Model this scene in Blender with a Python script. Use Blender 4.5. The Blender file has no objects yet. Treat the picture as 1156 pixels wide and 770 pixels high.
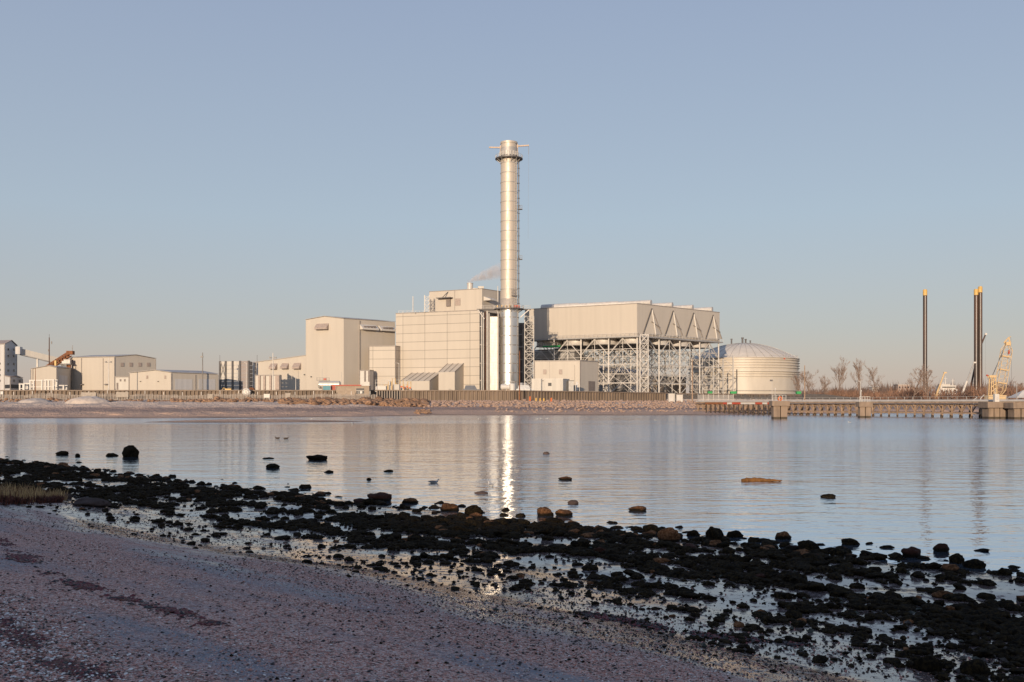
import bpy, bmesh, math, random
import numpy as np
from mathutils import Vector, Matrix, noise

R = math.radians
random.seed(11)
rng = np.random.default_rng(11)
sc = bpy.context.scene
COL = sc.collection

# ------------------------------------------------------------------ camera
F, PX, PY, EYE = 1124.0, 578.0, 455.0, 3.0     # focal length and principal point in photo pixels, eye height in metres
cam_d = bpy.data.cameras.new('camera')
cam_d.sensor_width = 36.0
cam_d.lens = F / 1156 * 36.0
cam_d.shift_y = (PY - 385.0) / 1156
cam_d.clip_start, cam_d.clip_end = 0.2, 30000
cam = bpy.data.objects.new('camera', cam_d)
cam.location = (0, 0, EYE)
cam.rotation_euler = (R(90), 0, 0)
COL.objects.link(cam)
sc.camera = cam

# ------------------------------------------------------------------ sky, sun, exposure
SUN_EL, SUN_AZ = R(8.5), R(15.5)               # azimuth: how far left of straight behind the camera
TO_SUN = Vector((-math.sin(SUN_AZ) * math.cos(SUN_EL), -math.cos(SUN_AZ) * math.cos(SUN_EL), math.sin(SUN_EL)))
w = bpy.data.worlds.new('World')
sc.world = w
w.use_nodes = True
nt = w.node_tree
bg = nt.nodes['Background']
sky = nt.nodes.new('ShaderNodeTexSky')
sky.sky_type = 'NISHITA'
sky.sun_disc = False
sky.sun_elevation = SUN_EL
sky.sun_rotation = math.pi + SUN_AZ
sky.altitude = 0
sky.air_density = 1.0
sky.dust_density = 1.0
sky.ozone_density = 2.0
# the air opposite a low winter sun: pinkish near the horizon, grey blue above
tc = nt.nodes.new('ShaderNodeTexCoord')
sz = nt.nodes.new('ShaderNodeSeparateXYZ')
nt.links.new(tc.outputs['Generated'], sz.inputs[0])
rp = nt.nodes.new('ShaderNodeValToRGB')
el = rp.color_ramp.elements
SKY_STOPS = [(0.0, (0.47, 0.375, 0.345)), (0.03, (0.435, 0.365, 0.352)), (0.07, (0.39, 0.37, 0.38)), (0.18, (0.355, 0.405, 0.47)),
             (0.37, (0.29, 0.34, 0.45)), (1.0, (0.13, 0.20, 0.37))]
el[0].position, el[0].color = SKY_STOPS[0][0], (*SKY_STOPS[0][1], 1)
el[1].position, el[1].color = SKY_STOPS[-1][0], (*SKY_STOPS[-1][1], 1)
for p_, c_ in SKY_STOPS[1:-1]:
    e_ = el.new(p_); e_.color = (*c_, 1)
nt.links.new(sz.outputs['Z'], rp.inputs[0])
gain = nt.nodes.new('ShaderNodeVectorMath'); gain.operation = 'SCALE'
gain.inputs['Scale'].default_value = 1 / 0.15
nt.links.new(rp.outputs[0], gain.inputs[0])
mx = nt.nodes.new('ShaderNodeMix'); mx.data_type = 'RGBA'
mx.inputs[0].default_value = 0.8
nt.links.new(sky.outputs[0], mx.inputs[6])
nt.links.new(gain.outputs[0], mx.inputs[7])
nt.links.new(mx.outputs[2], bg.inputs[0])
bg.inputs[1].default_value = 0.15
sun_d = bpy.data.lights.new('sun', 'SUN')
sun_d.energy = 3.5
sun_d.angle = R(0.5)
sun_d.color = (1.0, 0.79, 0.57)
sun = bpy.data.objects.new('sun', sun_d)
sun.rotation_euler = TO_SUN.to_track_quat('Z', 'Y').to_euler()
sun.location = (-60, -120, 60)
COL.objects.link(sun)
sc.view_settings.view_transform = 'Standard'
sc.view_settings.look = 'None'
sc.view_settings.exposure = 0.25
sc.view_settings.gamma = 1.0
sc.view_settings.use_curve_mapping = False
sc.cycles.use_denoising = True
sc.cycles.max_bounces = 6
sc.cycles.volume_bounces = 2
sc.cycles.caustics_reflective = False
sc.cycles.caustics_refractive = False

# ------------------------------------------------------------------ helpers
def W(px, py, d):
    return Vector(((px - PX) / F * d, d, EYE + (PY - py) / F * d))

def P2(px, d):
    return Vector(((px - PX) / F * d, d))

def zof(py, d):
    return EYE + (PY - py) / F * d

class MB:
    def __init__(s):
        s.v, s.f, s.m, s.mi = [], [], [], 0
    def add(s, vs, fs):
        o = len(s.v)
        s.v += [tuple(p) for p in vs]
        s.f += [tuple(i + o for i in f) for f in fs]
        s.m += [s.mi] * len(fs)
        return s
    def hexa(s, p):
        return s.add(p, [(3, 2, 1, 0), (4, 5, 6, 7), (0, 1, 5, 4), (1, 2, 6, 5), (2, 3, 7, 6), (3, 0, 4, 7)])
    def box(s, c, size, rz=0.0):
        x, y, z = size[0] / 2, size[1] / 2, size[2] / 2
        ca, sa = math.cos(rz), math.sin(rz)
        pts = []
        for zz in (-z, z):
            for (a, b) in ((-x, -y), (x, -y), (x, y), (-x, y)):
                pts.append((c[0] + a * ca - b * sa, c[1] + a * sa + b * ca, c[2] + zz))
        return s.hexa(pts)
    def prism(s, poly, z0, z1):
        n = len(poly)
        vs = [(p[0], p[1], z0) for p in poly] + [(p[0], p[1], (z1[i] if isinstance(z1, (list, tuple)) else z1)) for i, p in enumerate(poly)]
        fs = [tuple(range(n - 1, -1, -1)), tuple(range(n, 2 * n))]
        for i in range(n):
            j = (i + 1) % n
            fs.append((i, j, n + j, n + i))
        return s.add(vs, fs)
    def tube(s, pts, r, n=6, cap=True):
        pts = [Vector(p) for p in pts]
        rs = r if isinstance(r, (list, tuple)) else [r] * len(pts)
        vs, fs = [], []
        up = None
        for i, p in enumerate(pts):
            t = (pts[min(i + 1, len(pts) - 1)] - pts[max(i - 1, 0)]).normalized()
            if up is None:
                up = Vector((0, 0, 1)) if abs(t.z) < 0.9 else Vector((1, 0, 0))
            a = t.cross(up)
            if a.length < 1e-4:
                a = t.cross(Vector((0.3, 1, 0.2)))
            a.normalize()
            b = a.cross(t).normalized()
            up = b
            for k in range(n):
                q = 2 * math.pi * k / n + math.pi / n
                vs.append(p + (a * math.cos(q) + b * math.sin(q)) * rs[i])
        for i in range(len(pts) - 1):
            for k in range(n):
                k2 = (k + 1) % n
                fs.append((i * n + k, i * n + k2, (i + 1) * n + k2, (i + 1) * n + k))
        if cap:
            fs.append(tuple(range(n - 1, -1, -1)))
            fs.append(tuple(range((len(pts) - 1) * n, len(pts) * n)))
        return s.add(vs, fs)
    def bar(s, p, q, w):
        return s.tube([p, q], w * 0.7071, 4)
    def lathe(s, prof, c, n=40):
        vs, fs = [], []
        for (r, z) in prof:
            for k in range(n):
                a = 2 * math.pi * k / n
                vs.append((c[0] + r * math.cos(a), c[1] + r * math.sin(a), z))
        for i in range(len(prof) - 1):
            for k in range(n):
                k2 = (k + 1) % n
                fs.append((i * n + k, i * n + k2, (i + 1) * n + k2, (i + 1) * n + k))
        return s.add(vs, fs)
    def torus(s, c, axis, r, t, n=20, m=5):
        axis = Vector(axis).normalized()
        a = axis.orthogonal().normalized(); b = axis.cross(a)
        c = Vector(c)
        vs, fs = [], []
        for k in range(n):
            q = 2 * math.pi * k / n
            dr = a * math.cos(q) + b * math.sin(q)
            for j in range(m):
                u = 2 * math.pi * j / m
                vs.append(c + dr * (r + t * math.cos(u)) + axis * t * math.sin(u))
        for k in range(n):
            for j in range(m):
                fs.append((k * m + j, ((k + 1) % n) * m + j, ((k + 1) % n) * m + (j + 1) % m, k * m + (j + 1) % m))
        return s.add(vs, fs)
    def build(s, name, mat, parent=None, smooth=False, origin=None):
        me = bpy.data.meshes.new(name)
        o = bpy.data.objects.new(name, me)
        COL.objects.link(o)
        off = Vector((0, 0, 0))
        if parent is not None:
            root = parent
            while root.parent:
                root = root.parent
            off = root.location.copy()
            o.parent = parent
            if parent.parent is None and parent.type == 'EMPTY':
                pass
        elif origin is not None:
            off = Vector(origin)
            o.location = off
        me.from_pydata([(a - off.x, b - off.y, c - off.z) for (a, b, c) in s.v], [], s.f)
        for mm in (mat if isinstance(mat, (list, tuple)) else [mat]):
            me.materials.append(mm)
        if any(s.m):
            me.polygons.foreach_set('material_index', s.m)
        me.polygons.foreach_set('use_smooth', [bool(smooth)] * len(me.polygons))
        bm = bmesh.new(); bm.from_mesh(me)
        bmesh.ops.recalc_face_normals(bm, faces=bm.faces)
        bm.to_mesh(me); bm.free()
        if smooth:
            try:
                me.set_sharp_from_angle(angle=R(38))
            except Exception:
                pass
        me.update()
        return o

def tag(o, label, cat, group=None, kind=None):
    o['label'] = label
    o['category'] = cat
    if group: o['group'] = group
    if kind: o['kind'] = kind
    return o

def thing(name, label, cat, loc, group=None):
    o = bpy.data.objects.new(name, None)
    o.empty_display_size = 0.5
    COL.objects.link(o)
    o.location = (loc[0], loc[1], loc[2])
    return tag(o, label, cat, group)

def dup(root, loc, rz=0.0, label=None, scale=None):
    r = root.copy(); COL.objects.link(r); r.location = loc
    r.rotation_euler = (0, 0, rz)
    if scale: r.scale = (scale,) * 3
    if label: r['label'] = label
    for ch in list(root.children):
        c = ch.copy(); COL.objects.link(c); c.parent = r
        for g in list(ch.children):
            d = g.copy(); COL.objects.link(d); d.parent = c
    return r

def struct(o):
    o['kind'] = 'structure'
    return o

# ------------------------------------------------------------------ materials
def newmat(name):
    m = bpy.data.materials.new(name)
    m.use_nodes = True
    t = m.node_tree
    return m, t, t.nodes['Principled BSDF']

def N(t, typ, **kw):
    n = t.nodes.new(typ)
    for k, v in kw.items():
        setattr(n, k, v)
    return n

def math_(t, op, a, b=None, c=None, clamp=False):
    n = N(t, 'ShaderNodeMath', operation=op, use_clamp=clamp)
    for i, x in enumerate((a, b, c)):
        if x is None: continue
        if isinstance(x, (int, float)): n.inputs[i].default_value = x
        else: t.links.new(x, n.inputs[i])
    return n.outputs[0]

def vmath(t, op, a, b=None):
    n = N(t, 'ShaderNodeVectorMath', operation=op)
    for i, x in enumerate((a, b)):
        if x is None: continue
        if isinstance(x, (tuple, list)): n.inputs[i].default_value = x
        else: t.links.new(x, n.inputs[i])
    return n.outputs['Value'] if op in ('DOT_PRODUCT', 'LENGTH') else n.outputs[0]

def mixc(t, fac, a, b):
    n = N(t, 'ShaderNodeMix', data_type='RGBA')
    for i, x in ((0, fac), (6, a), (7, b)):
        if isinstance(x, (int, float)): n.inputs[i].default_value = x
        elif isinstance(x, (tuple, list)): n.inputs[i].default_value = (*x[:3], 1)
        else: t.links.new(x, n.inputs[i])
    return n.outputs[2]

def noise_(t, vec, scale, detail=4, rough=0.55):
    n = N(t, 'ShaderNodeTexNoise')
    n.inputs['Scale'].default_value = scale
    n.inputs['Detail'].default_value = detail
    n.inputs['Roughness'].default_value = rough
    if vec is not None: t.links.new(vec, n.inputs['Vector'])
    return n.outputs['Fac']

def ramp(t, fac, stops):
    n = N(t, 'ShaderNodeValToRGB')
    e = n.color_ramp.elements
    while len(e) > 1: e.remove(e[-1])
    e[0].position, e[0].color = stops[0][0], (*stops[0][1], 1)
    for p, c in stops[1:]:
        x = e.new(p); x.color = (*c, 1)
    t.links.new(fac, n.inputs[0])
    return n.outputs[0]

def maprange(t, v, a, b, c=0.0, d=1.0):
    n = N(t, 'ShaderNodeMapRange')
    t.links.new(v, n.inputs[0])
    for i, x in enumerate((a, b, c, d)): n.inputs[i + 1].default_value = x
    return n.outputs[0]

def plain(name, col, rough=0.6, metal=0.0, var=0.25, scale=1.5, bump=0.0, bscale=6.0, col2=None, stretch=None):
    """a surface with weathering: noise between the colour and a darker or second colour"""
    m, t, b = newmat(name)
    pos = N(t, 'ShaderNodeNewGeometry').outputs['Position']
    v = pos
    if stretch:
        v = vmath(t, 'MULTIPLY', pos, stretch)
    n1 = noise_(t, v, scale)
    f = maprange(t, n1, 0.35, 0.7)
    c2 = col2 if col2 else tuple(x * (1 - var) for x in col)
    t.links.new(mixc(t, f, col, c2), b.inputs['Base Color'])
    b.inputs['Roughness'].default_value = rough
    b.inputs['Metallic'].default_value = metal
    if bump:
        bn = N(t, 'ShaderNodeBump')
        bn.inputs['Strength'].default_value = bump
        bn.inputs['Distance'].default_value = 0.05
        t.links.new(noise_(t, pos, bscale), bn.inputs['Height'])
        t.links.new(bn.outputs[0], b.inputs['Normal'])
    return m

def cladding(name, col, pw=1.0, ph=50.0, var=0.06, joint=None, vjoint=None, rough=0.55, jcol=0.45):
    """profiled steel sheeting: faint ribs, small tone differences between sheets, optional dark panel joints"""
    m, t, b = newmat(name)
    g = N(t, 'ShaderNodeNewGeometry')
    tang = vmath(t, 'NORMALIZE', vmath(t, 'CROSS_PRODUCT', g.outputs['True Normal'], (0, 0, 1)))
    u = vmath(t, 'DOT_PRODUCT', g.outputs['Position'], tang)
    z = vmath(t, 'DOT_PRODUCT', g.outputs['Position'], (0, 0, 1))
    fu = math_(t, 'FLOOR', math_(t, 'DIVIDE', u, pw))
    fz = math_(t, 'FLOOR', math_(t, 'DIVIDE', z, ph))
    cv = N(t, 'ShaderNodeCombineXYZ')
    t.links.new(fu, cv.inputs[0]); t.links.new(fz, cv.inputs[1])
    wn = N(t, 'ShaderNodeTexWhiteNoise', noise_dimensions='2D')
    t.links.new(cv.outputs[0], wn.inputs['Vector'])
    tone = maprange(t, wn.outputs['Value'], 0, 1, 1 - var, 1 + var)
    st = noise_(t, vmath(t, 'MULTIPLY', g.outputs['Position'], (0.5, 0.5, 0.06)), 1.0, 5)
    tone = math_(t, 'MULTIPLY', tone, maprange(t, st, 0.3, 0.7, 1.02, 0.965))
    rib = math_(t, 'SINE', math_(t, 'MULTIPLY', u, 2 * math.pi / 0.6))
    tone = math_(t, 'MULTIPLY', tone, maprange(t, rib, -1, 1, 0.985, 1.015))
    for per, coord in ((joint, z), (vjoint, u)):
        if per:
            fr = math_(t, 'FRACT', math_(t, 'DIVIDE', coord, per))
            on = math_(t, 'LESS_THAN', fr, 0.2 / per)
            tone = math_(t, 'MULTIPLY', tone, math_(t, 'SUBTRACT', 1.0, math_(t, 'MULTIPLY', on, jcol)))
    sc_ = N(t, 'ShaderNodeVectorMath', operation='SCALE')
    sc_.inputs[0].default_value = col
    t.links.new(tone, sc_.inputs['Scale'])
    t.links.new(sc_.outputs[0], b.inputs['Base Color'])
    b.inputs['Roughness'].default_value = rough
    b.inputs['Specular IOR Level'].default_value = 0.3
    return m

CREAM = (0.55, 0.492, 0.422)
M = {}
M['clad'] = cladding('cream_sheeting', CREAM, 1.0, var=0.022)
M['clad_panel'] = cladding('cream_panels', CREAM, 9.6, 3.3, 0.022, joint=3.3, vjoint=9.6)
M['clad_grey'] = cladding('grey_sheeting', (0.56, 0.54, 0.53), 1.0, var=0.08)
M['clad_white'] = cladding('white_sheeting', (0.57, 0.53, 0.475), 1.2)
M['roof_metal'] = plain('roof_metal', (0.46, 0.42, 0.39), 0.5, 0.0, 0.2, 0.4)
M['roof_pink'] = plain('faded_roof', (0.45, 0.36, 0.31), 0.7)
M['trim'] = plain('flashing', (0.34, 0.30, 0.27), 0.5)
M['vent'] = plain('vent_louvre', (0.24, 0.20, 0.18), 0.6)
M['mauve_panel'] = cladding('mauve_panel', (0.36, 0.31, 0.29), 2.0)
M['dark'] = plain('dark_opening', (0.03, 0.03, 0.035), 0.5)
M['glass'] = plain('window_glass', (0.03, 0.035, 0.045), 0.12)
M['steel'] = plain('galvanised_steel', (0.46, 0.44, 0.42), 0.5, 0.2, 0.25, 0.8)
M['steel_pale'] = plain('pale_painted_steel', (0.62, 0.58, 0.54), 0.5, 0.1, 0.2, 0.8)
M['steel_dark'] = plain('dark_steel', (0.16, 0.15, 0.15), 0.5, 0.3, 0.3, 0.8)
M['white'] = plain('white_paint', (0.66, 0.62, 0.57), 0.5, 0.0, 0.1)
M['rust'] = plain('rusty_steel', (0.30, 0.115, 0.045), 0.8, 0.0, 0.5, 2.0)
M['rust_dark'] = plain('dark_rust', (0.13, 0.06, 0.035), 0.8, 0.0, 0.4, 2.0)
M['yellow'] = plain('yellow_paint', (0.68, 0.43, 0.13), 0.5, 0.0, 0.2)
M['orange'] = plain('orange_paint', (0.68, 0.16, 0.035), 0.5, 0.0, 0.2)
M['red'] = plain('red_paint', (0.50, 0.085, 0.045), 0.55, 0.0, 0.25)
M['green'] = plain('green_paint', (0.03, 0.36, 0.10), 0.55, 0.0, 0.2)
M['blue'] = plain('blue_paint', (0.12, 0.33, 0.40), 0.6, 0.0, 0.2)
M['craneyellow'] = plain('faded_crane_paint', (0.70, 0.50, 0.27), 0.6, 0.0, 0.25, 3.0)
M['concrete'] = plain('concrete', (0.34, 0.25, 0.185), 0.85, 0.0, 0.35, 0.9, 0.3, 4.0, stretch=(1, 1, 0.35))
M['concrete_dark'] = plain('tide_stained_concrete', (0.10, 0.075, 0.05), 0.8, 0.0, 0.4, 1.2)
M['timber'] = plain('weathered_timber', (0.42, 0.29, 0.20), 0.85, 0.0, 0.45, 1.2)
M['timber_dark'] = plain('wet_timber', (0.075, 0.05, 0.035), 0.7, 0.0, 0.4, 1.2)
M['brown_hut'] = plain('tan_hut_wall', (0.42, 0.33, 0.25), 0.8)

# foil-bright stainless stack skin
def metal_skin(name, col, rough, var):
    m, t, b = newmat(name)
    pos = N(t, 'ShaderNodeNewGeometry').outputs['Position']
    n1 = noise_(t, vmath(t, 'MULTIPLY', pos, (1, 1, 0.25)), 1.6, 5)
    t.links.new(mixc(t, maprange(t, n1, 0.3, 0.7), col, tuple(x * (1 - var) for x in col)), b.inputs['Base Color'])
    b.inputs['Metallic'].default_value = 0.9
    t.links.new(maprange(t, n1, 0.3, 0.7, rough * 0.8, rough * 1.2), b.inputs['Roughness'])
    bn = N(t, 'ShaderNodeBump'); bn.inputs['Strength'].default_value = 0.12; bn.inputs['Distance'].default_value = 0.05
    t.links.new(noise_(t, vmath(t, 'MULTIPLY', pos, (1, 1, 0.5)), 0.9, 3), bn.inputs['Height'])
    t.links.new(bn.outputs[0], b.inputs['Normal'])
    return m
M['foil'] = metal_skin('bright_stainless_skin', (0.82, 0.78, 0.72), 0.37, 0.10)
M['foil'].node_tree.nodes['Bump'].inputs['Strength'].default_value = .04
M['stack'] = metal_skin('dull_stainless_skin', (0.60, 0.525, 0.44), 0.5, 0.06)
M['stack'].node_tree.nodes['Principled BSDF'].inputs['Metallic'].default_value = 0.3
M['duct_skin'] = metal_skin('ribbed_duct_skin', (.62, .58, .52), .45, .08)
M['duct_skin'].node_tree.nodes['Principled BSDF'].inputs['Metallic'].default_value = .3
M['duct_skin'].node_tree.nodes['Bump'].inputs['Strength'].default_value = .02
M['tank'] = plain('tank_paint', (0.58, 0.52, 0.445), 0.45, 0.0, 0.12, 0.35, stretch=(1, 1, 0.3))
M['tank_roof'] = plain('tank_roof_lit_paint', (0.74, 0.66, 0.56), 0.6, 0.0, 0.15, 0.3)  # paler than the shell, makes up for weak grazing sun on the dome
# ------------------------------------------------------------------ terrain
def vnoise(x, y, sc_, seed=0, octs=4):
    """vectorised value noise, 0..1"""
    tot = np.zeros_like(x, dtype=float); amp, nrm = 1.0, 0.0
    for o in range(octs):
        fx, fy = x * sc_ + 17.3 * seed + 5.1 * o, y * sc_ - 9.7 * seed + 3.3 * o
        ix, iy = np.floor(fx).astype(np.int64), np.floor(fy).astype(np.int64)
        tx, ty = fx - ix, fy - iy
        tx = tx * tx * (3 - 2 * tx); ty = ty * ty * (3 - 2 * ty)
        def h(a, b):
            n = (a * 374761393 + b * 668265263 + seed * 1442695 + o * 97531) & 0x7fffffff
            n = ((n ^ (n >> 13)) * 1274126177) & 0x7fffffff
            return ((n ^ (n >> 16)) & 0xffff) / 65535.0
        v = (h(ix, iy) * (1 - tx) + h(ix + 1, iy) * tx) * (1 - ty) + (h(ix, iy + 1) * (1 - tx) + h(ix + 1, iy + 1) * tx) * ty
        tot += v * amp; nrm += amp; amp *= 0.5; sc_ *= 2.03
    return tot / nrm

SHORE = 26.0
def s_of(x, y):
    """metres inland from the near waterline"""
    return (SHORE - x - y) / 1.41421

def h_near(x, y):
    x = np.asarray(x, float); y = np.asarray(y, float)
    t = (x - y) / 1.41421
    s = s_of(x, y) + (vnoise(t, t * 0 + 3.1, 0.12, 3, 2) - 0.5) * 1.6
    z = np.interp(s, [-60, -20, -4, -0.5, 1.0, 6.5, 9.0, 12.0, 18.0, 30.0, 60.0],
                     [-5, -2.2, -0.45, -0.05, 0.02, 0.10, 0.26, 0.72, 1.42, 2.4, 3.6])
    band = np.clip(1 - np.abs(s - 3.5) / 6.0, 0, 1)
    z = z + (vnoise(x, y, 0.9, 5, 3) - 0.44) * 0.12 * band
    z = z + (vnoise(s, t * 0.25, 0.5, 6, 3) - 0.5) * 0.06 * np.clip((s - 5) / 4, 0, 1)
    # low grass berm at the left
    z = z + 0.15 * np.exp(-(((x + 13) / 4.5) ** 2 + ((y - 25.0) / 3.0) ** 2))
    return z

def grid_mesh(name, xs, ys, hfun, mat, mask=None):
    X, Y = np.meshgrid(xs, ys)
    Z = hfun(X, Y)
    v = np.stack([X.ravel(), Y.ravel(), Z.ravel()], 1)
    nx, ny = len(xs), len(ys)
    i = np.arange(nx * ny).reshape(ny, nx)
    f = np.stack([i[:-1, :-1].ravel(), i[:-1, 1:].ravel(), i[1:, 1:].ravel(), i[1:, :-1].ravel()], 1)
    return np_mesh(name, v, f, mat, smooth=True)

def np_mesh(name, v, f, mats, smooth=False, mi=None):
    me = bpy.data.meshes.new(name)
    k = f.shape[1]
    me.vertices.add(len(v)); me.vertices.foreach_set('co', np.ascontiguousarray(v, dtype=np.float32).ravel())
    me.loops.add(f.size); me.loops.foreach_set('vertex_index', np.ascontiguousarray(f, dtype=np.int32).ravel())
    me.polygons.add(len(f)); me.polygons.foreach_set('loop_start', np.arange(0, f.size, k, dtype=np.int32))
    me.polygons.foreach_set('loop_total', np.full(len(f), k, dtype=np.int32))
    for m in (mats if isinstance(mats, (list, tuple)) else [mats]): me.materials.append(m)
    if mi is not None: me.polygons.foreach_set('material_index', np.ascontiguousarray(mi, dtype=np.int32))
    me.polygons.foreach_set('use_smooth', np.full(len(f), smooth))
    me.update(calc_edges=True); me.validate()
    o = bpy.data.objects.new(name, me); COL.objects.link(o)
    return o

# --- near beach: grey sand, bands of pink shell grit, wet shine low down
def beach_material():
    m, t, b = newmat('beach_sand')
    g = N(t, 'ShaderNodeNewGeometry')
    pos = g.outputs['Position']
    sx = N(t, 'ShaderNodeSeparateXYZ'); t.links.new(pos, sx.inputs[0])
    x, y, z = sx.outputs
    s = math_(t, 'MULTIPLY', math_(t, 'SUBTRACT', SHORE, math_(t, 'ADD', x, y)), 0.70711)
    al = math_(t, 'MULTIPLY', math_(t, 'SUBTRACT', x, y), 0.70711)
    cv = N(t, 'ShaderNodeCombineXYZ'); t.links.new(s, cv.inputs[0]); t.links.new(math_(t, 'MULTIPLY', al, 0.28), cv.inputs[1])
    bandn = noise_(t, cv.outputs[0], 0.75, 5, 0.6)
    finen = noise_(t, pos, 6.0, 5, 0.65)
    # grit
    vo = N(t, 'ShaderNodeTexVoronoi'); vo.inputs['Scale'].default_value = 75.0; t.links.new(pos, vo.inputs['Vector'])
    vo2 = N(t, 'ShaderNodeTexVoronoi'); vo2.inputs['Scale'].default_value = 30.0; t.links.new(pos, vo2.inputs['Vector'])
    sep = N(t, 'ShaderNodeSeparateColor'); t.links.new(vo.outputs['Color'], sep.inputs[0])
    sep2 = N(t, 'ShaderNodeSeparateColor'); t.links.new(vo2.outputs['Color'], sep2.inputs[0])
    grit = ramp(t, sep.outputs[0], [(0.0, (0.07, 0.04, 0.04)), (0.25, (0.36, 0.165, 0.13)), (0.5, (0.62, 0.30, 0.235)), (0.75, (0.54, 0.41, 0.36)), (0.93, (0.66, 0.53, 0.46)), (1.0, (0.78, 0.70, 0.64))])
    big = ramp(t, sep2.outputs[0], [(0.0, (0.03, 0.022, 0.025)), (0.4, (0.20, 0.10, 0.08)), (0.8, (0.26, 0.20, 0.18)), (1.0, (0.5, 0.45, 0.42))])
    sand = mixc(t, maprange(t, finen, 0.3, 0.7), (0.20, 0.205, 0.23), (0.29, 0.29, 0.31))
    speck = math_(t, 'GREATER_THAN', sep.outputs[1], 0.78)
    sand = mixc(t, math_(t, 'MULTIPLY', speck, 0.9), sand, grit)
    pf = math_(t, 'ADD', maprange(t, bandn, 0.37, 0.54), math_(t, 'MULTIPLY', math_(t, 'SUBTRACT', finen, 0.5), 1.4), clamp=True)
    col = mixc(t, pf, sand, grit)
    bigf = math_(t, 'MULTIPLY', math_(t, 'GREATER_THAN', sep2.outputs[1], 0.86), maprange(t, bandn, 0.35, 0.55, 0.3, 1.0))
    col = mixc(t, bigf, col, big)
    # wetness: low ground, ragged edge
    wet = maprange(t, math_(t, 'ADD', z, math_(t, 'MULTIPLY', math_(t, 'SUBTRACT', bandn, 0.5), 1.3)), 0.66, 0.34)
    col = mixc(t, math_(t, 'MULTIPLY', wet, 0.82), col, (0.045, 0.042, 0.045))
    t.links.new(col, b.inputs['Base Color'])
    wn = math_(t, 'MULTIPLY', wet, maprange(t, finen, 0.70, 0.52))
    t.links.new(maprange(t, wn, 0, 1, 0.85, 0.07), b.inputs['Roughness'])
    t.links.new(maprange(t, wn, 0, 1, 0.15, 1.0), b.inputs['Specular IOR Level'])
    bn = N(t, 'ShaderNodeBump'); bn.inputs['Distance'].default_value = 0.012
    t.links.new(maprange(t, wet, 0, .35, 0.9, 0.03), bn.inputs['Strength'])
    hgt = math_(t, 'ADD', math_(t, 'MULTIPLY', vo.outputs['Distance'], -0.8), math_(t, 'MULTIPLY', finen, 1.6))
    t.links.new(hgt, bn.inputs['Height'])
    t.links.new(bn.outputs[0], b.inputs['Normal'])
    return m

xs = np.unique(np.concatenate([np.linspace(-90, -30, 60), np.linspace(-30, -10, 110), np.linspace(-10, 12, 200), np.linspace(12, 60, 80)]))
ys = np.unique(np.concatenate([np.linspace(-30, 2, 40), np.linspace(2, 14, 130), np.linspace(14, 40, 170), np.linspace(40, 90, 90)]))
beach = struct(grid_mesh('beach', xs, ys, h_near, beach_material()))

# --- unseen bank added behind the camera, crest shaped to shade the near beach
def h_shade_bank(x, y):
    crest = np.interp(x, [-260, -120, -30, -25, 40, 150], [17.4, 17.0, 16.4, 11.0, 10.7, 10.4])
    crest = crest + (vnoise(x, y * 0 + 1.0, 0.25, 9, 4) - 0.5) * 1.0
    prof = np.interp(y, [-140, -60, -48, -44, -36, -28], [0.9, 0.97, 1.0, 1.0, 0.5, 0.18])
    return crest * prof
shade_bank = struct(grid_mesh('shade_bank', np.linspace(-260, 150, 240), np.linspace(-140, -28, 60), h_shade_bank,
                        plain('shade_bank_skin', (0.07, 0.065, 0.03), 0.9, 0, 0.4, 0.5)))

# --- far shore
WLX = [-700, 0, 180, 300, 400, 470, 490, 800, 860, 960, 1160, 1900]
WLD = [195, 195, 197, 203, 216, 232, 246, 240, 262, 285, 285, 270]
WALLX = [-700, 578, 754, 941, 1000, 1900]
WALLD = [300, 300, 345, 380, 384, 430]
def h_far(x, y):
    px = PX + x / y * F
    wl = np.interp(px, WLX, WLD)
    wd = np.interp(px, WALLX, WALLD)
    t = y - wl
    top = np.interp(px, [400, 480, 800, 900], [3.3, 3.0, 3.2, 3.0])
    span = np.maximum(wd - 14 - wl, 8)
    pr = np.interp(px, [380, 480, 820, 900], [0, 1, 1, 0])
    q = np.clip(t / span, 0, 1)
    lin = q ** 0.9
    steep = np.interp(q, [0, 0.55, 1.0], [0, 0.22, 1.0])
    z = top * (lin * (1 - pr) + steep * pr)
    z = z + np.clip((y - (wd - 14)) / 12, 0, 1) * 0.45
    z = np.where(y > wd + 1.5, np.interp(px, [930, 1000], [6.4, 3.6]), z)
    z = np.where(t < 0, np.maximum(t * 0.06, -2.5), z)
    z = z + (vnoise(x, y, 0.08, 21, 3) - 0.5) * 0.25 * np.clip(t / 20, 0, 1) * (y < wd)
    rel = (vnoise(x * .5, y, 0.42, 22, 3) - 0.5) * 1.15 + (vnoise(x * .6, y, 1.1, 23, 2) - 0.5) * 0.16
    z = z + rel * np.clip(t / 12, 0, 1) * (y < wd) * np.clip(1.15 - pr, 0.3, 1)
    spit = 0.42 * (1 - ((y - 159 - 0.10 * (x + 40)) / 6.5) ** 2 - ((x + 41) / 17.0) ** 2)
    z = np.maximum(z, np.where(spit > -1.5, spit, -9))
    return z

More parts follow.
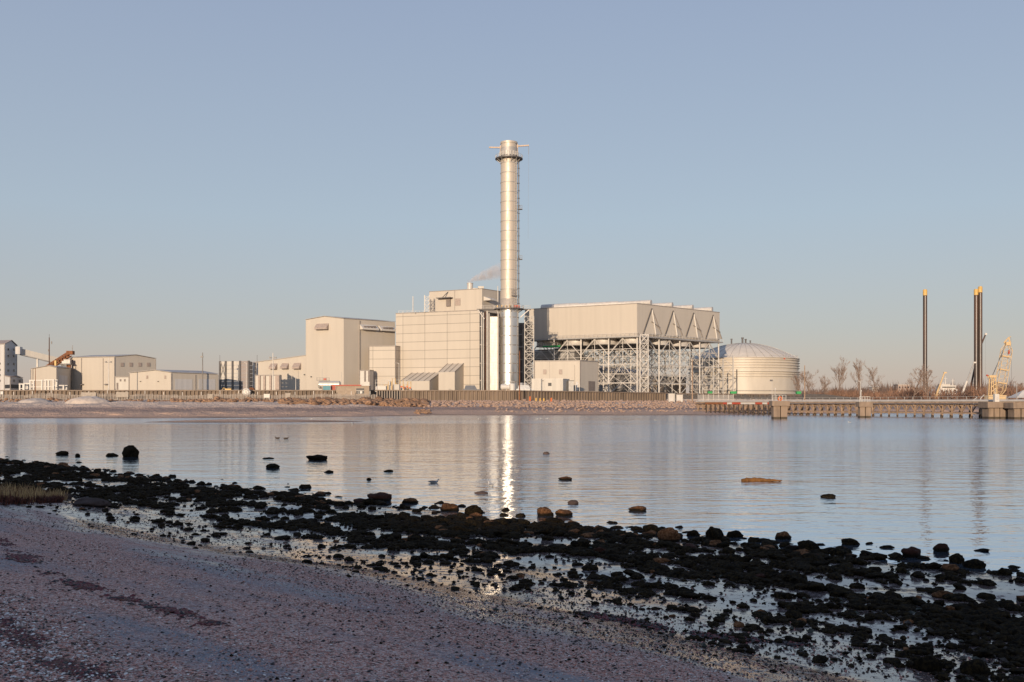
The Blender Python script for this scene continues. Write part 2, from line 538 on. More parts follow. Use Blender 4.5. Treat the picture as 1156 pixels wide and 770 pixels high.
def far_material():
    m, t, b = newmat('far_shore_sand')
    g = N(t, 'ShaderNodeNewGeometry'); pos = g.outputs['Position']
    sx = N(t, 'ShaderNodeSeparateXYZ'); t.links.new(pos, sx.inputs[0])
    n1 = noise_(t, vmath(t, 'MULTIPLY', pos, (0.25, 1.0, 1.0)), 0.22, 5, 0.6)
    n2 = noise_(t, pos, 1.8, 5, 0.6)
    zz = math_(t, 'ADD', sx.outputs[2], math_(t, 'MULTIPLY', math_(t, 'SUBTRACT', n1, 0.5), 0.9))
    dry = mixc(t, maprange(t, n2, 0.3, 0.7), (0.50, 0.39, 0.32), (0.42, 0.32, 0.26))
    damp = mixc(t, maprange(t, n2, 0.3, 0.7), (0.20, 0.145, 0.115), (0.15, 0.11, 0.09))
    col = ramp(t, maprange(t, zz, -0.1, 3.3), [(0.0, (0.22, 0.15, 0.115)), (0.10, (0.60, 0.40, 0.29)), (0.28, (0.58, 0.40, 0.30)), (0.40, (0.35, 0.255, 0.215)), (0.55, (0.36, 0.265, 0.225)), (0.64, (0.66, 0.49, 0.385)), (0.85, (0.66, 0.52, 0.42)), (1.0, (0.62, 0.51, 0.43))])
    col = mixc(t, maprange(t, n2, 0.5, 0.75, 0.0, 0.45), col, damp)
    gravel = mixc(t, n2, (0.20, 0.17, 0.145), (0.15, 0.13, 0.11))
    col = mixc(t, math_(t, 'GREATER_THAN', sx.outputs[2], 4.4), col, gravel)
    t.links.new(col, b.inputs['Base Color'])
    b.inputs['Roughness'].default_value = 0.85
    b.inputs['Specular IOR Level'].default_value = 0.2
    bn = N(t, 'ShaderNodeBump'); bn.inputs['Strength'].default_value = 1.0; bn.inputs['Distance'].default_value = 0.55
    t.links.new(n2, bn.inputs['Height']); t.links.new(bn.outputs[0], b.inputs['Normal'])
    return m

pxs = np.concatenate([np.linspace(-700, 0, 50), np.linspace(4, 1156, 290), np.linspace(1170, 1900, 50)])
ds = np.unique(np.concatenate([np.linspace(140, 180, 50), np.linspace(180, 305, 330), np.linspace(305, 400, 70), np.geomspace(400, 14000, 60)]))
PXg, Dg = np.meshgrid(pxs, ds)
Xg = (PXg - PX) / F * Dg
Zg = h_far(Xg, Dg)
iv = np.arange(Xg.size).reshape(Xg.shape)
fq = np.stack([iv[:-1, :-1].ravel(), iv[:-1, 1:].ravel(), iv[1:, 1:].ravel(), iv[1:, :-1].ravel()], 1)
ground = struct(np_mesh('ground', np.stack([Xg.ravel(), Dg.ravel(), Zg.ravel()], 1), fq, far_material(), smooth=True))

# --- water: one sheet, ripples stronger where the breeze touches it
def water_material():
    m, t, b = newmat('harbour_water')
    g = N(t, 'ShaderNodeNewGeometry'); pos = g.outputs['Position']
    sx = N(t, 'ShaderNodeSeparateXYZ'); t.links.new(pos, sx.inputs[0])
    x, y, z = sx.outputs
    b.inputs['Base Color'].default_value = (0.09, 0.125, 0.17, 1)
    b.inputs['IOR'].default_value = 1.6
    # wind patches: right-hand side and beyond about 70 m
    pn = noise_(t, vmath(t, 'MULTIPLY', pos, (0.35, 1.0, 1.0)), 0.03, 3)
    pxw = math_(t, 'DIVIDE', x, math_(t, 'MAXIMUM', y, 1.0))
    side = maprange(t, pxw, -0.09, 0.10)
    far = maprange(t, y, 22.0, 80.0)
    leftstrip = maprange(t, y, 135.0, 150.0)
    wind = math_(t, 'MAXIMUM', math_(t, 'MULTIPLY', math_(t, 'MULTIPLY', side, far), maprange(t, pn, 0.3, 0.6, 0.5, 1.0)), math_(t, 'MULTIPLY', leftstrip, maprange(t, pn, 0.25, 0.6, 0.5, 0.9)))
    t.links.new(maprange(t, wind, 0, 1, 0.03, 0.16), b.inputs['Roughness'])
    w1 = noise_(t, vmath(t, 'MULTIPLY', pos, (0.55, 1.25, 1.0)), 1.1, 3, 0.5)
    w2 = noise_(t, vmath(t, 'MULTIPLY', pos, (0.8, 1.2, 1.0)), 5.0, 2, 0.5)
    w3 = noise_(t, vmath(t, 'MULTIPLY', pos, (0.25, 0.9, 1.0)), 0.35, 2, 0.5)
    hgt = math_(t, 'ADD', math_(t, 'ADD', math_(t, 'MULTIPLY', w1, 0.045), math_(t, 'MULTIPLY', w3, 0.06)),
                math_(t, 'MULTIPLY', w2, 0.008))
    bn = N(t, 'ShaderNodeBump'); bn.inputs['Distance'].default_value = 1.0
    t.links.new(maprange(t, wind, 0, 1, 0.8, 2.8), bn.inputs['Strength'])
    t.links.new(hgt, bn.inputs['Height'])
    t.links.new(bn.outputs[0], b.inputs['Normal'])
    # added bluish mirror layer lifts and cools the reflections over the murky body colour
    gl = N(t, 'ShaderNodeBsdfAnisotropic')
    gl.inputs['Color'].default_value = (.84, .91, 1.0, 1)
    t.links.new(maprange(t, wind, 0, 1, 0.03, 0.16), gl.inputs['Roughness'])
    t.links.new(bn.outputs[0], gl.inputs['Normal'])
    ms = N(t, 'ShaderNodeMixShader'); ms.inputs[0].default_value = .66
    t.links.new(b.outputs[0], ms.inputs[1]); t.links.new(gl.outputs[0], ms.inputs[2])
    t.links.new(ms.outputs[0], t.nodes['Material Output'].inputs['Surface'])
    return m
wm = MB().add([(-9000, -25, 0), (9000, -25, 0), (9000, 14000, 0), (-9000, 14000, 0)], [(0, 1, 2, 3)])
water = struct(wm.build('water', water_material()))
# ------------------------------------------------------------------ far shore: the works
G = 6.4          # level of the works yard behind the sheet piling

def foot(pxL, pxC, pxR, d0, rL, rR):
    L, C, Rr = P2(pxL, d0 * rL), P2(pxC, d0), P2(pxR, d0 * rR)
    return L, C, Rr, L + Rr - C

def ray(A, B, px):
    """distance at which the sight line through photo column px meets the vertical plane through A and B"""
    k = (px - PX) / F
    e = B - A
    # A + s*e = d*(k,1)
    det = e.x * 1 - e.y * k
    s = (k * A.y - A.x) / det
    return A.y + s * e.y

def onface(A, B, px, py, out=0.0):
    d = ray(A, B, px)
    n = Vector(((B - A).y, -(B - A).x)).normalized()
    if n.dot(-A) < 0: n = -n
    p = P2(px, d) + n * out
    return Vector((p.x, p.y, zof(py, d)))

def facebox(mb, A, B, px0, px1, py0, py1, out=0.15, inn=0.08):
    """a box lying on a wall, given by the wall's ends and the photo columns/rows it spans"""
    d = ray(A, B, (px0 + px1) / 2)
    z1, z0 = zof(py0, d), zof(py1, d)
    pts = []
    for z in (z0, z1):
        for (px, o) in ((px0, out), (px1, out), (px1, -inn), (px0, -inn)):
            q = onface(A, B, px, py0, o)
            pts.append((q.x, q.y, z))
    mb.hexa(pts)
    return z0, z1

def facehood(mb, A, B, px0, px1, py0, py1, out=1.6):
    """weather hood: its face slopes from the wall outwards to the lower edge"""
    d = ray(A, B, (px0 + px1) / 2)
    z1, z0 = zof(py0, d), zof(py1, d)
    a0, a1 = onface(A, B, px0, py0, 0.0), onface(A, B, px1, py0, 0.0)
    b0, b1 = onface(A, B, px0, py0, out), onface(A, B, px1, py0, out)
    zl = z0 + (z1 - z0) * 0.3
    v = [(a0.x, a0.y, z0), (a1.x, a1.y, z0), (a1.x, a1.y, z1), (a0.x, a0.y, z1), (b0.x, b0.y, z0), (b1.x, b1.y, z0), (b1.x, b1.y, zl), (b0.x, b0.y, zl)]
    mb.add(v, [(0, 3, 2, 1), (0, 1, 5, 4), (4, 5, 6, 7), (7, 6, 2, 3), (0, 4, 7, 3), (1, 2, 6, 5)])

def walls(mb, fp, ztop, roof='flat', rise=0.0, ridge=0.5, zb=G - 0.3):
    """closed body with a flat or gabled top; returns the roof outline quads"""
    L, C, Rr, B = fp
    if roof == 'flat':
        mb.prism([L, C, Rr, B], zb, ztop)
        return None
    zs = list(ztop) if isinstance(ztop, (list, tuple)) else [ztop] * 4      # L, C, R, B
    if roof == 'gableF':       # gable triangle on the front (L-C) face
        m1, m2 = L + (C - L) * ridge, B + (Rr - B) * ridge
        zr = zs[0] * (1 - ridge) + zs[1] * ridge + rise
        ring = [(L, zs[0]), (m1, zr), (C, zs[1]), (Rr, zs[2]), (m2, zr), (B, zs[3])]
        v = [(p.x, p.y, zb) for p, _ in ring] + [(p.x, p.y, z) for p, z in ring]
        f = [(0, 1, 7, 6), (1, 2, 8, 7), (2, 3, 9, 8), (3, 4, 10, 9), (4, 5, 11, 10), (5, 0, 6, 11), (5, 4, 3, 2, 1, 0)]
        mb.add(v, f + [(6, 7, 10, 11), (7, 8, 9, 10)])
        return [((L, zs[0]), (m1, zr), (m2, zr), (B, zs[3])), ((m1, zr), (C, zs[1]), (Rr, zs[2]), (m2, zr))]
    m1, m2 = C + (Rr - C) * ridge, L + (B - L) * ridge                      # gableR: triangle on the C-R face
    zr = zs[1] * (1 - ridge) + zs[2] * ridge + rise
    ring = [(L, zs[0]), (C, zs[1]), (m1, zr), (Rr, zs[2]), (B, zs[3]), (m2, zr)]
    v = [(p.x, p.y, zb) for p, _ in ring] + [(p.x, p.y, z) for p, z in ring]
    f = [(0, 1, 7, 6), (1, 2, 8, 7), (2, 3, 9, 8), (3, 4, 10, 9), (4, 5, 11, 10), (5, 0, 6, 11), (5, 4, 3, 2, 1, 0)]
    mb.add(v, f + [(6, 7, 8, 11), (11, 8, 9, 10)])
    return [((L, zs[0]), (C, zs[1]), (m1, zr), (m2, zr)), ((m2, zr), (m1, zr), (Rr, zs[2]), (B, zs[3]))]

def roofmesh(quads, lift=0.12, over=0.3, thick=0.18):
    mb = MB()
    allp = [Vector((p.x, p.y, z)) for q in quads for p, z in q]
    cen = sum(allp, Vector()) / len(allp)
    for q in quads:
        lo, hi = [], []
        for p, z in q:
            d = Vector((p.x - cen.x, p.y - cen.y, 0))
            e = d.normalized() * over if d.length > 0.1 else Vector()
            lo.append((p.x + e.x, p.y + e.y, z + lift)); hi.append((p.x + e.x, p.y + e.y, z + lift + thick))
        mb.hexa(lo + hi)
    return mb

def flat_cap(fp, z, over=0.12, h=0.35):
    L, C, Rr, B = fp
    cen = (L + C + Rr + B) / 4
    mb = MB()
    q = [p + (p - cen).normalized() * over for p in fp]
    mb.prism(q, z - h + 0.02, z + 0.05)
    return mb

def corner_trim(fp, z0, ztops, t, w=0.22):
    for p, z in zip(fp[:3], ztops):
        mb = MB(); mb.box((p.x, p.y - 0.02, (z0 + z) / 2), (w, w, z - z0 - 0.05), R(40))
        mb.build('corner_trim', M['trim'], t)

def simple_building(name, label, fp, ztop, mat, roof='flat', rise=0, ridge=0.5, roofmat=None, group=None):
    t = thing(name, label, 'building', (fp[1].x, fp[1].y, G), group)
    mb = MB()
    q = walls(mb, fp, ztop, roof, rise, ridge)
    wl = mb.build('wall', mat, t)
    zt = ztop if isinstance(ztop, (list, tuple)) else [ztop] * 4
    if q: roofmesh(q).build('roof', roofmat or M['roof_metal'], t)
    else: flat_cap(fp, zt[0]).build('roof', roofmat or M['trim'], t)
    corner_trim(fp, G, [zz - 0.1 for zz in zt[:3]], t)
    return t, wl

def part_box(t, name, fp, face, px0, px1, py0, py1, mat, out=0.15, inn=0.08):
    A, B = (fp[0], fp[1]) if face == 'F' else (fp[1], fp[2])
    mb = MB(); facebox(mb, A, B, px0, px1, py0, py1, out, inn)
    return mb.build(name, mat, t)

def framed(t, name, fp, face, px0, px1, py0, py1, mat, fmat, fw=0.4):
    A, B = (fp[0], fp[1]) if face == 'F' else (fp[1], fp[2])
    mb = MB(); facebox(mb, A, B, px0 - fw, px1 + fw, py0 - fw, py1 + fw, 0.10, 0.05)
    fr = mb.build(name, fmat, t)
    mb = MB(); facebox(mb, A, B, px0, px1, py0, py1, 0.16, 0.02)
    mb.build('pane' if name == 'window' else 'slats', mat, fr)
    return fr

# --- grey tower with gallery at the far left
fp = foot(-34, 5.3, 19.0, 345, 1.015, 1.03)
zt = zof(388.8, 345)
tw, _ = simple_building('tower_building', 'tall grey gabled tower with small windows, where the inclined gallery starts', fp,
                        zt, M['clad_grey'], 'gableR', 1.6, 0.54, M['roof_pink'])
for c in (9.2, 15.6):
    for r in (394.6, 401.8, 411.0, 418.2):
        framed(tw, 'window', fp, 'R', c - 0.55, c + 0.55, r - 1.0, r + 1.0, M['glass'], M['trim'], 0.25)
for r in (410.5, 417.5, 423.5, 430):
    framed(tw, 'window', fp, 'F', -0.9, 0.5, r - 0.9, r + 0.9, M['glass'], M['trim'], 0.25)
af = foot(5.0, 11.6, 25.5, 341, 1.01, 1.03)
t, _ = simple_building('annex_building', 'low grey annex with pinkish lean-to roof and two windows, against the grey tower', af,
                       [zof(424.2, 341), zof(426.2, 341), zof(427.2, 350), zof(424.2, 350)], M['clad_grey'], 'gableR', 0.4, 0.4, M['roof_pink'])
for c in (15.8, 22.3):
    framed(t, 'window', af, 'R', c - 0.8, c + 0.8, 428.6, 431.0, M['glass'], M['trim'], 0.25)
part_box(t, 'doorway', af, 'R', 12.4, 24.6, 434.3, 438.5, M['dark'], 0.06, 0.05)
part_box(t, 'doorway', af, 'F', 5.6, 11.2, 434.3, 438.5, M['dark'], 0.06, 0.05)

# inclined gallery: a long box from the tower down behind the sheds
t = thing('conveyor_gallery', 'long pale inclined box gallery descending from the grey tower behind the sheds', 'conveyor gallery', W(40, 440, 350))
a0, a1 = W(22.5, 396.6, 352), W(79.3, 410.4, 360)
ax = (a1 - a0).normalized(); side = ax.cross(Vector((0, 0, 1))).normalized() * 1.3; upv = Vector((0, 0, 1.02))
mb = MB(); mb.hexa([a0 - side - upv, a1 - side - upv, a1 + side - upv, a0 + side - upv, a0 - side + upv, a1 - side + upv, a1 + side + upv, a0 + side + upv])
mb.build('casing', M['clad_white'], t)
mb = MB()
for s_ in (-1, 1):
    mb.bar(a0 + side * s_ * 1.05 - upv * 1.12, a1 + side * s_ * 1.05 - upv * 1.12, 0.3)
mb.build('floor_beam', M['steel'], t)
for q in (0.34, 0.72):
    p = a0.lerp(a1, q)
    mb = MB()
    for s_ in (-1, 1): mb.bar(p + side * s_ - upv, Vector((p.x, p.y, G)) + side * s_ * 1.5, 0.35)
    mb.build('trestle', M['steel'], t)
mb = MB(); c_ = W(21.4, 395.8, 350.5); mb.box(c_, (1.5, 3.0, 2.6), R(10)); mb.build('junction_box', M['clad_grey'], t)

# mast behind the low shed
def mast(name, label, px, ytop, ybase, d, r, mat, group=None, zb=G, n=8):
    t = thing(name, label, 'mast', (P2(px, d).x, d, zb), group)
    zt = zof(ytop, d)
    mb = MB(); mb.tube([(P2(px, d).x, d, zb - 0.3), (P2(px, d).x, d, zt)], [r, r * 0.6], n)
    mb.build('pole', mat, t)
    return t, P2(px, d), zt
t, p, zt = mast('antenna_mast', 'tall brown mast with small antennas rising behind the rusty conveyor', 55.6, 381, 440, 346.5, 0.24, M['rust_dark'])
mb = MB(); mb.tube([(p.x, p.y, zt), (p.x, p.y, zt + 1.2)], 0.06, 5)
mb.build('aerial_rod', M['steel_dark'], t)
for dx_, dz_, h_ in ((.8, -1.8, .9), (-.3, -4.5, .7)):
    mb = MB(); mb.box((p.x + dx_, p.y, zt + dz_), (.28, .28, h_)); mb.build('antenna', M['steel_dark'], t)

# rusty conveyor boom
t = thing('rusty_conveyor', 'rusty orange truss conveyor rising behind the low gabled shed', 'conveyor', W(66, 440, 372))
a0, a1 = W(50, 418, 350), W(78.6, 399.6, 350.5)
ax = (a1 - a0).normalized(); sd = ax.cross(Vector((0, 0, 1))).normalized() * 0.8; u_ = sd.cross(ax).normalized() * 0.75
mb = MB()
for s_ in (-1, 1):
    for v_ in (-1, 1): mb.bar(a0 + sd * s_ + u_ * v_, a1 + sd * s_ + u_ * v_, 0.30)
    for k in range(9):
        p, q = a0.lerp(a1, k / 9), a0.lerp(a1, (k + 1) / 9)
        mb.bar(p + sd * s_ - u_, q + sd * s_ + u_, 0.2); mb.bar(p + sd * s_ - u_, p + sd * s_ + u_, 0.18)
mb.build('truss', M['rust'], t)
mb = MB(); mb.hexa([a0 - sd * .8 - u_ * .3, a1 - sd * .8 - u_ * .3, a1 + sd * .8 - u_ * .3, a0 + sd * .8 - u_ * .3, a0 - sd * .8 + u_ * .2, a1 - sd * .8 + u_ * .2, a1 + sd * .8 + u_ * .2, a0 + sd * .8 + u_ * .2])
mb.build('belt', M['rust_dark'], t)
mb = MB(); mb.box(a1 + Vector((0.3, 0, 0.4)), (2.2, 1.8, 1.3)); mb.box(a1 + Vector((0, 0, -3.4)), (1.0, 1.0, 3.2)); mb.build('head_chute', M['rust'], t)
mb = MB(); h_ = a1 + Vector((1.0, 0, 1)); mb.bar(h_, h_ + Vector((0, 0, 2.1)), 0.12); mb.bar(h_ + Vector((-.5, 0, 1.1)), h_ + Vector((.3, 0, 1.1)), .1); 
mb.build('handrail', M['steel_dark'], t)
for q in (0.35, 0.8):
    p = a0.lerp(a1, q); mb = MB(); mb.bar((p.x - .8, p.y, p.z - .7), (p.x - 1.2, p.y, G), .3); mb.bar((p.x + .8, p.y, p.z - .7), (p.x + 1.2, p.y, G), .3); mb.build('trestle', M['rust'], t)
mb = MB(); p = W(62.8, 413, 347); mb.box((p.x, p.y, G + (zof(407, 347) - G) / 2), (0.6, 0.6, zof(407, 347) - G)); mb.build('guide_post', M['yellow'], t)
t = thing('machine_platform', 'small grey platform of machinery beside the rusty conveyor head', 'platform', W(77, 440, 368))
c_ = W(75.6, 411, 349)
mb = MB(); mb.box((c_.x, c_.y, c_.z), (3.6, 2, .3)); mb.build('deck', M['steel_dark'], t)
mb = MB(); mb.box((c_.x + .2, c_.y, c_.z + .9), (2.2, 1.3, 1.4)); mb.box((c_.x - 1.3, c_.y, c_.z + .6), (.7, .8, .9)); mb.build('motor_housing', M['steel'], t)
mb = MB()
for sx_ in (-1.6, 1.6): mb.bar((c_.x + sx_, c_.y, c_.z), (c_.x + sx_, c_.y, G), .25)
mb.build('leg_frame', M['steel_dark'], t)

# low gabled shed
fp = foot(35, 63.9, 80.6, 338, 1.02, 1.035)
t, _ = simple_building('storage_shed', 'small cream shed with curved-looking low gable beside the rusty conveyor', fp,
                       [zof(416.0, 338), zof(415.3, 338), zof(416.3, 349), zof(416.0, 349)], M['clad'], 'gableF', 0.75, 0.72)
part_box(t, 'door', fp, 'R', 66.5, 76, 424, 440, M['clad_grey'], 0.08)
part_box(t, 'downpipe', fp, 'F', 37.2, 37.7, 415.5, 440, M['trim'], 0.2)

# big shed with four square vents
fp = foot(80, 129.4, 175.8, 345, 1.02, 1.034)
bigfp = fp
t, _ = simple_building('warehouse', 'large plain cream warehouse with four square vents in its shaded gable', fp,
                       [zof(404.0, 352), zof(403.1, 345), zof(405.2, 356.7), zof(404.5, 362)], M['clad'], 'gableR', 1.0, 0.5)
for c in (138, 147.8, 158, 167.5):
    framed(t, 'vent', fp, 'R', c - 1.6, c + 1.6, 409.8, 413.6, M['roof_pink'], M['trim'], 0.3)
for c in (92.2, 116.6):
    part_box(t, 'downpipe', fp, 'F', c - .3, c + .3, 404.3, 440, M['trim'], 0.16)
for c in (93.5, 120.5):
    mb = MB(); facehood(mb, fp[0], fp[1], c - 1.6, c + 1.6, 433.2, 434.6, 1.0); mb.build('door_canopy', M['trim'], t)
# small lit annex in front of its gable
fp = foot(129.9, 145.6, 150, 330, 1.004, 1.02)
t, _ = simple_building('annex_building', 'small cream flat-roofed annex with two round vents, between the two vented warehouses', fp, zof(424.8, 330), M['clad_white'])
for c in (136.2, 141):
    framed(t, 'vent', fp, 'F', c - .7, c + .7, 428.2, 430.4, M['vent'], M['trim'], 0.2)
part_box(t, 'door', fp, 'F', 131.7, 133.6, 432.2, 440, M['vent'], 0.08)

# low shed with open-looking shaded long side
fp = foot(146.0, 193.5, 246.3, 325, 1.015, 1.04)
t, _ = simple_building('low_shed', 'long low cream shed with shallow gable, right of the big warehouse with four vents', fp,
                       [zof(421.4, 330), zof(421.0, 325), zof(422.9, 338), zof(423.0, 343)], M['clad'], 'gableF', 0.85, 0.62)
for c in (166.3, 186.6):
    framed(t, 'vent', fp, 'F', c - .8, c + .8, 424.2, 427.4, M['roof_pink'], M['trim'], 0.25)
for c in (159, 179):
    part_box(t, 'wall_light', fp, 'F', c - .6, c + .6, 430.3, 430.9, M['dark'], 0.4)
part_box(t, 'downpipe', fp, 'R', 220.3, 220.9, 423.0, 440, M['trim'], 0.14)
for (a, b_) in ((197.5, 217), (224, 243)):
    part_box(t, 'roller_door', fp, 'R', a, b_, 428, 440, M['clad_grey'], 0.05)

# panelled frame structure
fp = foot(248.0, 281.0, 290.5, 352, 1.012, 1.045)
t = thing('panelled_enclosure', 'open steel-post frame with pale ribbed panels right of the long low shed', 'enclosure', (fp[1].x, fp[1].y, G))
L, C, Rr, B = fp
zt = zof(407.6, 352)
def bays(A, B_, edges, kinds, inset):
    for i in range(len(edges) - 1):
        mb = MB()
        a, b_ = edges[i], edges[i + 1]
        d = ray(A, B_, (a + b_) / 2)
        nrow = 8
        for r in range(nrow):
            z0 = G + (zt - G) * r / nrow; z1 = G + (zt - G) * (r + 1) / nrow
            p0, p1 = onface(A, B_, a + .5, 430, -inset), onface(A, B_, b_ - .5, 430, -inset)
            q0, q1 = onface(A, B_, a + .5, 430, -inset - .15), onface(A, B_, b_ - .5, 430, -inset - .15)
            mb.hexa([(p0.x, p0.y, z0 + .12), (p1.x, p1.y, z0 + .12), (q1.x, q1.y, z0 + .12), (q0.x, q0.y, z0 + .12),
                     (p0.x, p0.y, z1), (p1.x, p1.y, z1), (q1.x, q1.y, z1), (q0.x, q0.y, z1)])
        mb.build('panel', M[('mauve_panel', 'clad_white', 'steel_dark')[kinds[i]]], t)
E1 = [248.4, 254.8, 262.6, 271.0, 280.8]
bays(L, C, E1, [1, 1, 1, 0], 0.1)
E2 = [281.0, 286.4, 290.3]
bays(C, Rr, E2, [2, 2], 0.25)
for c in E1:
    q = onface(L, C, c, 430); mb = MB(); mb.box((q.x, q.y, (G + zt) / 2), (.75, .3, zt - G + .3), R(-25)); mb.build('column', M['steel_dark'], t)
for c in E2[1:]:
    q = onface(C, Rr, c, 430); mb = MB(); mb.box((q.x, q.y, (G + zt) / 2), (.5, .5, zt - G + .3), R(45)); mb.build('column', M['steel_pale'], t)
mb = MB()
for k in range(2):
    z0, z1 = G + (zt - G) * k / 2, G + (zt - G) * (k + 1) / 2
    p0, p1 = onface(L, C, 248.9, 430, .02), onface(L, C, 254.4, 430, .02)
    mb.bar((p0.x, p0.y, z0), (p1.x, p1.y, z1), .16); mb.bar((p0.x, p0.y - .2, z1), (p1.x, p1.y - .2, z0), .16)
mb.build('cross_brace', M['steel_dark'], t)
for c in (248.2, 290.3):
    q = P2(c, 358); mb = MB(); mb.tube([(q.x, q.y, zt - 1), (q.x, q.y, zt + 2.4)], .06, 5); mb.build('lightning_rod', M['steel_dark'], t)

# --- turbine hall: tall block and long low wing in one plane
fp = foot(345.2, 388, 446.0, 380, 1.018, 1.047)
hallfp = fp
t = thing('turbine_hall', 'tall cream hall with long low wing, hooded louvres under its eaves', 'building', (fp[1].x, fp[1].y, G))
mb = MB()
q = walls(mb, fp, [zof(361.3, 386.8), zof(359.9, 380), zof(363.8, 397.9), zof(363.5, 404)], 'gableF', 1.1, 0.5)
mb.build('wall', M['clad'], t)
roofmesh(q).build('roof', M['roof_metal'], t)
L, C, Rr, B = fp
d1 = ray(L, C, 288.6)
Lw = P2(288.6, d1)
dep = (Rr - C) * 0.8
mb = MB()
zl, zr_ = zof(409.2, d1), zof(401.6, L.y)
n_ = Vector(((C - L).y, -(C - L).x)).normalized() * 0.02
mb.prism([Lw, L - (C - L) * 0.001, L + dep, Lw + dep], G - .3, [zl, zr_, zr_, zl])
mb.build('low_wing', M['clad'], t)
mb = MB()
mb.hexa([(Lw.x - .3, Lw.y - .2, zl + .06), (L.x - .05, L.y - .2, zr_ + .06), (L.x - .05 + dep.x, L.y + dep.y, zr_ + .06), (Lw.x - .3 + dep.x, Lw.y + dep.y, zl + .06),
         (Lw.x - .3, Lw.y - .2, zl + .3), (L.x - .05, L.y - .2, zr_ + .3), (L.x - .05 + dep.x, L.y + dep.y, zr_ + .3), (Lw.x - .3 + dep.x, Lw.y + dep.y, zl + .3)])
mb.build('wing_roof', M['roof_metal'], t)
for (a, b_, y0, y1) in ((357.2, 371.2, 365.3, 372.0), (305.8, 313.2, 410.2, 416.6), (318.6, 326.2, 410.0, 416.2), (332.0, 340.0, 409.6, 416.4)):
    A_, B_ = Lw, C
    hm = MB(); facehood(hm, A_, B_, a, b_, y0, y1, 1.5); h0 = hm.build('louvre_hood', M['roof_pink'], t)
    lm = MB(); facebox(lm, A_, B_, a + .5, b_ - .3, y1, y1 + .9, .5, .05); lm.build('louvre', M['vent'], h0)
for (a, b_, y0, y1) in ((406, 424.5, 366.6, 372.6), (427.5, 443.5, 368.2, 374.0), (444.6, 446, 369.5, 374.3)):
    hm = MB(); facehood(hm, C, Rr, a, b_, y0, y1, 1.9); h0 = hm.build('louvre_hood', M['white'], t)
    nl = 4 if b_ - a > 5 else 1
    for k in range(nl):
        lm = MB(); c0 = a + 2.2 + (b_ - a - 4) * k / max(nl, 1)
        facebox(lm, C, Rr, c0, c0 + (b_ - a - 4) / nl * .55 + .3, y1 - 4.2, y1 - .4, 1.75, 0); lm.build('louvre', M['vent'], h0)
part_box(t, 'downpipe', fp, 'R', 405.5, 406.1, 362, 440, M['trim'], 0.25)
for (c, r) in ((344, 423), (351.6, 425.3)):
    d_ = ray(L, C, c); mb = MB(); qq = onface(Lw, C, c, r, .25); mb.box(qq, (.5, .5, .4)); mb.build('wall_light', M['dark'], t)
# ribbed annex at the foot of the wing
af = foot(288.0, 315.8, 317.5, 338, 1.006, 1.01)
t, _ = simple_building('ribbed_annex', 'low cream annex with vertical grey ribs at the foot of the turbine hall wing', af, zof(423.2, 338), M['clad_white'])
for c in (293.2, 299.0, 305.8, 313.6):
    part_box(t, 'rib', af, 'F', c - (1.1 if c < 313 else 2.2), c + (1.1 if c < 313 else 2.2), 424, 440, M['roof_pink'], 0.5)

# middle block with panel joints
fp = foot(416.6, 446.3, 460, 381, 1.006, 1.03)
t, _ = simple_building('panelled_block', 'mid-height cream block with horizontal joints, between turbine hall and boiler house', fp, zof(390.2, 381), M['clad_panel'])
vf = foot(406.2, 417.5, 421.8, 376, 1.004, 1.012)
t, _ = simple_building('ventilation_unit', 'small white upright ventilation box with dark slots at the middle block corner', vf, zof(417.6, 376), M['white'])
for (a, b_) in ((411.2, 413.2), (415.6, 417.2)):
    part_box(t, 'slot', vf, 'F', a, b_, 418.6, 431, M['vent'], 0.05)

# --- boiler house
t = thing('boiler_house', 'largest cream panelled block with stepped top, hooded lean-tos and roof vents, left of the stack', 'building', (P2(541, 372).x, 372, G))
fb = foot(464.6, 541.3, 566, 372, 1.031, 1.06)
mb = MB(); zb_ = zof(349.8, 372); mb.prism(list(fb), G - .3, zb_); mb.build('wall', M['clad_panel'], t)
flat_cap(fb, zb_, .1, .3).build('roof', M['trim'], t)
L, C, Rr, B = fb
da = ray(L, C, 446.8); La = P2(446.8, da)
dep = (Rr - C) * .7
mb = MB(); za = zof(353.6, da); mb.prism([La, L - (C - L) * .0005, L + dep, La + dep], G - .3, za); mb.build('side_wing', M['clad_panel'], t)
flat_cap((La, L - (C - L) * .004, L + dep, La + dep), za, .05, .3).build('wing_roof', M['trim'], t)
fu = foot(484.7, 544.2, 584, 377, 1.028, 1.05)  # right end stretched behind the chimney so it shades the condenser
zu = zof(325.6, 377)
mb = MB(); mb.prism([fu[0], fu[1], fu[2], fu[3]], zb_ - .2, zu); mb.build('upper_wall', M['clad'], t)
flat_cap(fu, zu, .08, .25).build('upper_roof', M['trim'], t)
mb = MB(); p = fu[0]; 
for c in (513.4,): facebox(mb, fu[0], fu[1], c - .25, c + .25, 327.2, 350.5, .08)
mb.build('panel_joint', M['trim'], t)
framed(t, 'vent', fu, 'F', 514.2, 519.6, 337.2, 344.8, M['roof_pink'], M['trim'], .2)
mb = MB(); facebox(mb, fu[0], fu[1], 504.5, 509, 337.3, 346, .6); dr = mb.build('hoist_door', M['vent'], t)
mb = MB(); facebox(mb, fu[0], fu[1], 495.8, 511.5, 336.3, 337.1, 2.4); a_ = onface(fu[0], fu[1], 506, 329.5, .1); b_ = onface(fu[0], fu[1], 503, 336.2, 2.2); mb.bar(a_, b_, .22); mb.build('hoist_beam', M['steel_dark'], t)
hm = MB(); facehood(hm, fu[1], fu[2], 546.2, 553, 335.2, 339.8, 3.2); hm.build('louvre_hood', M['white'], t)
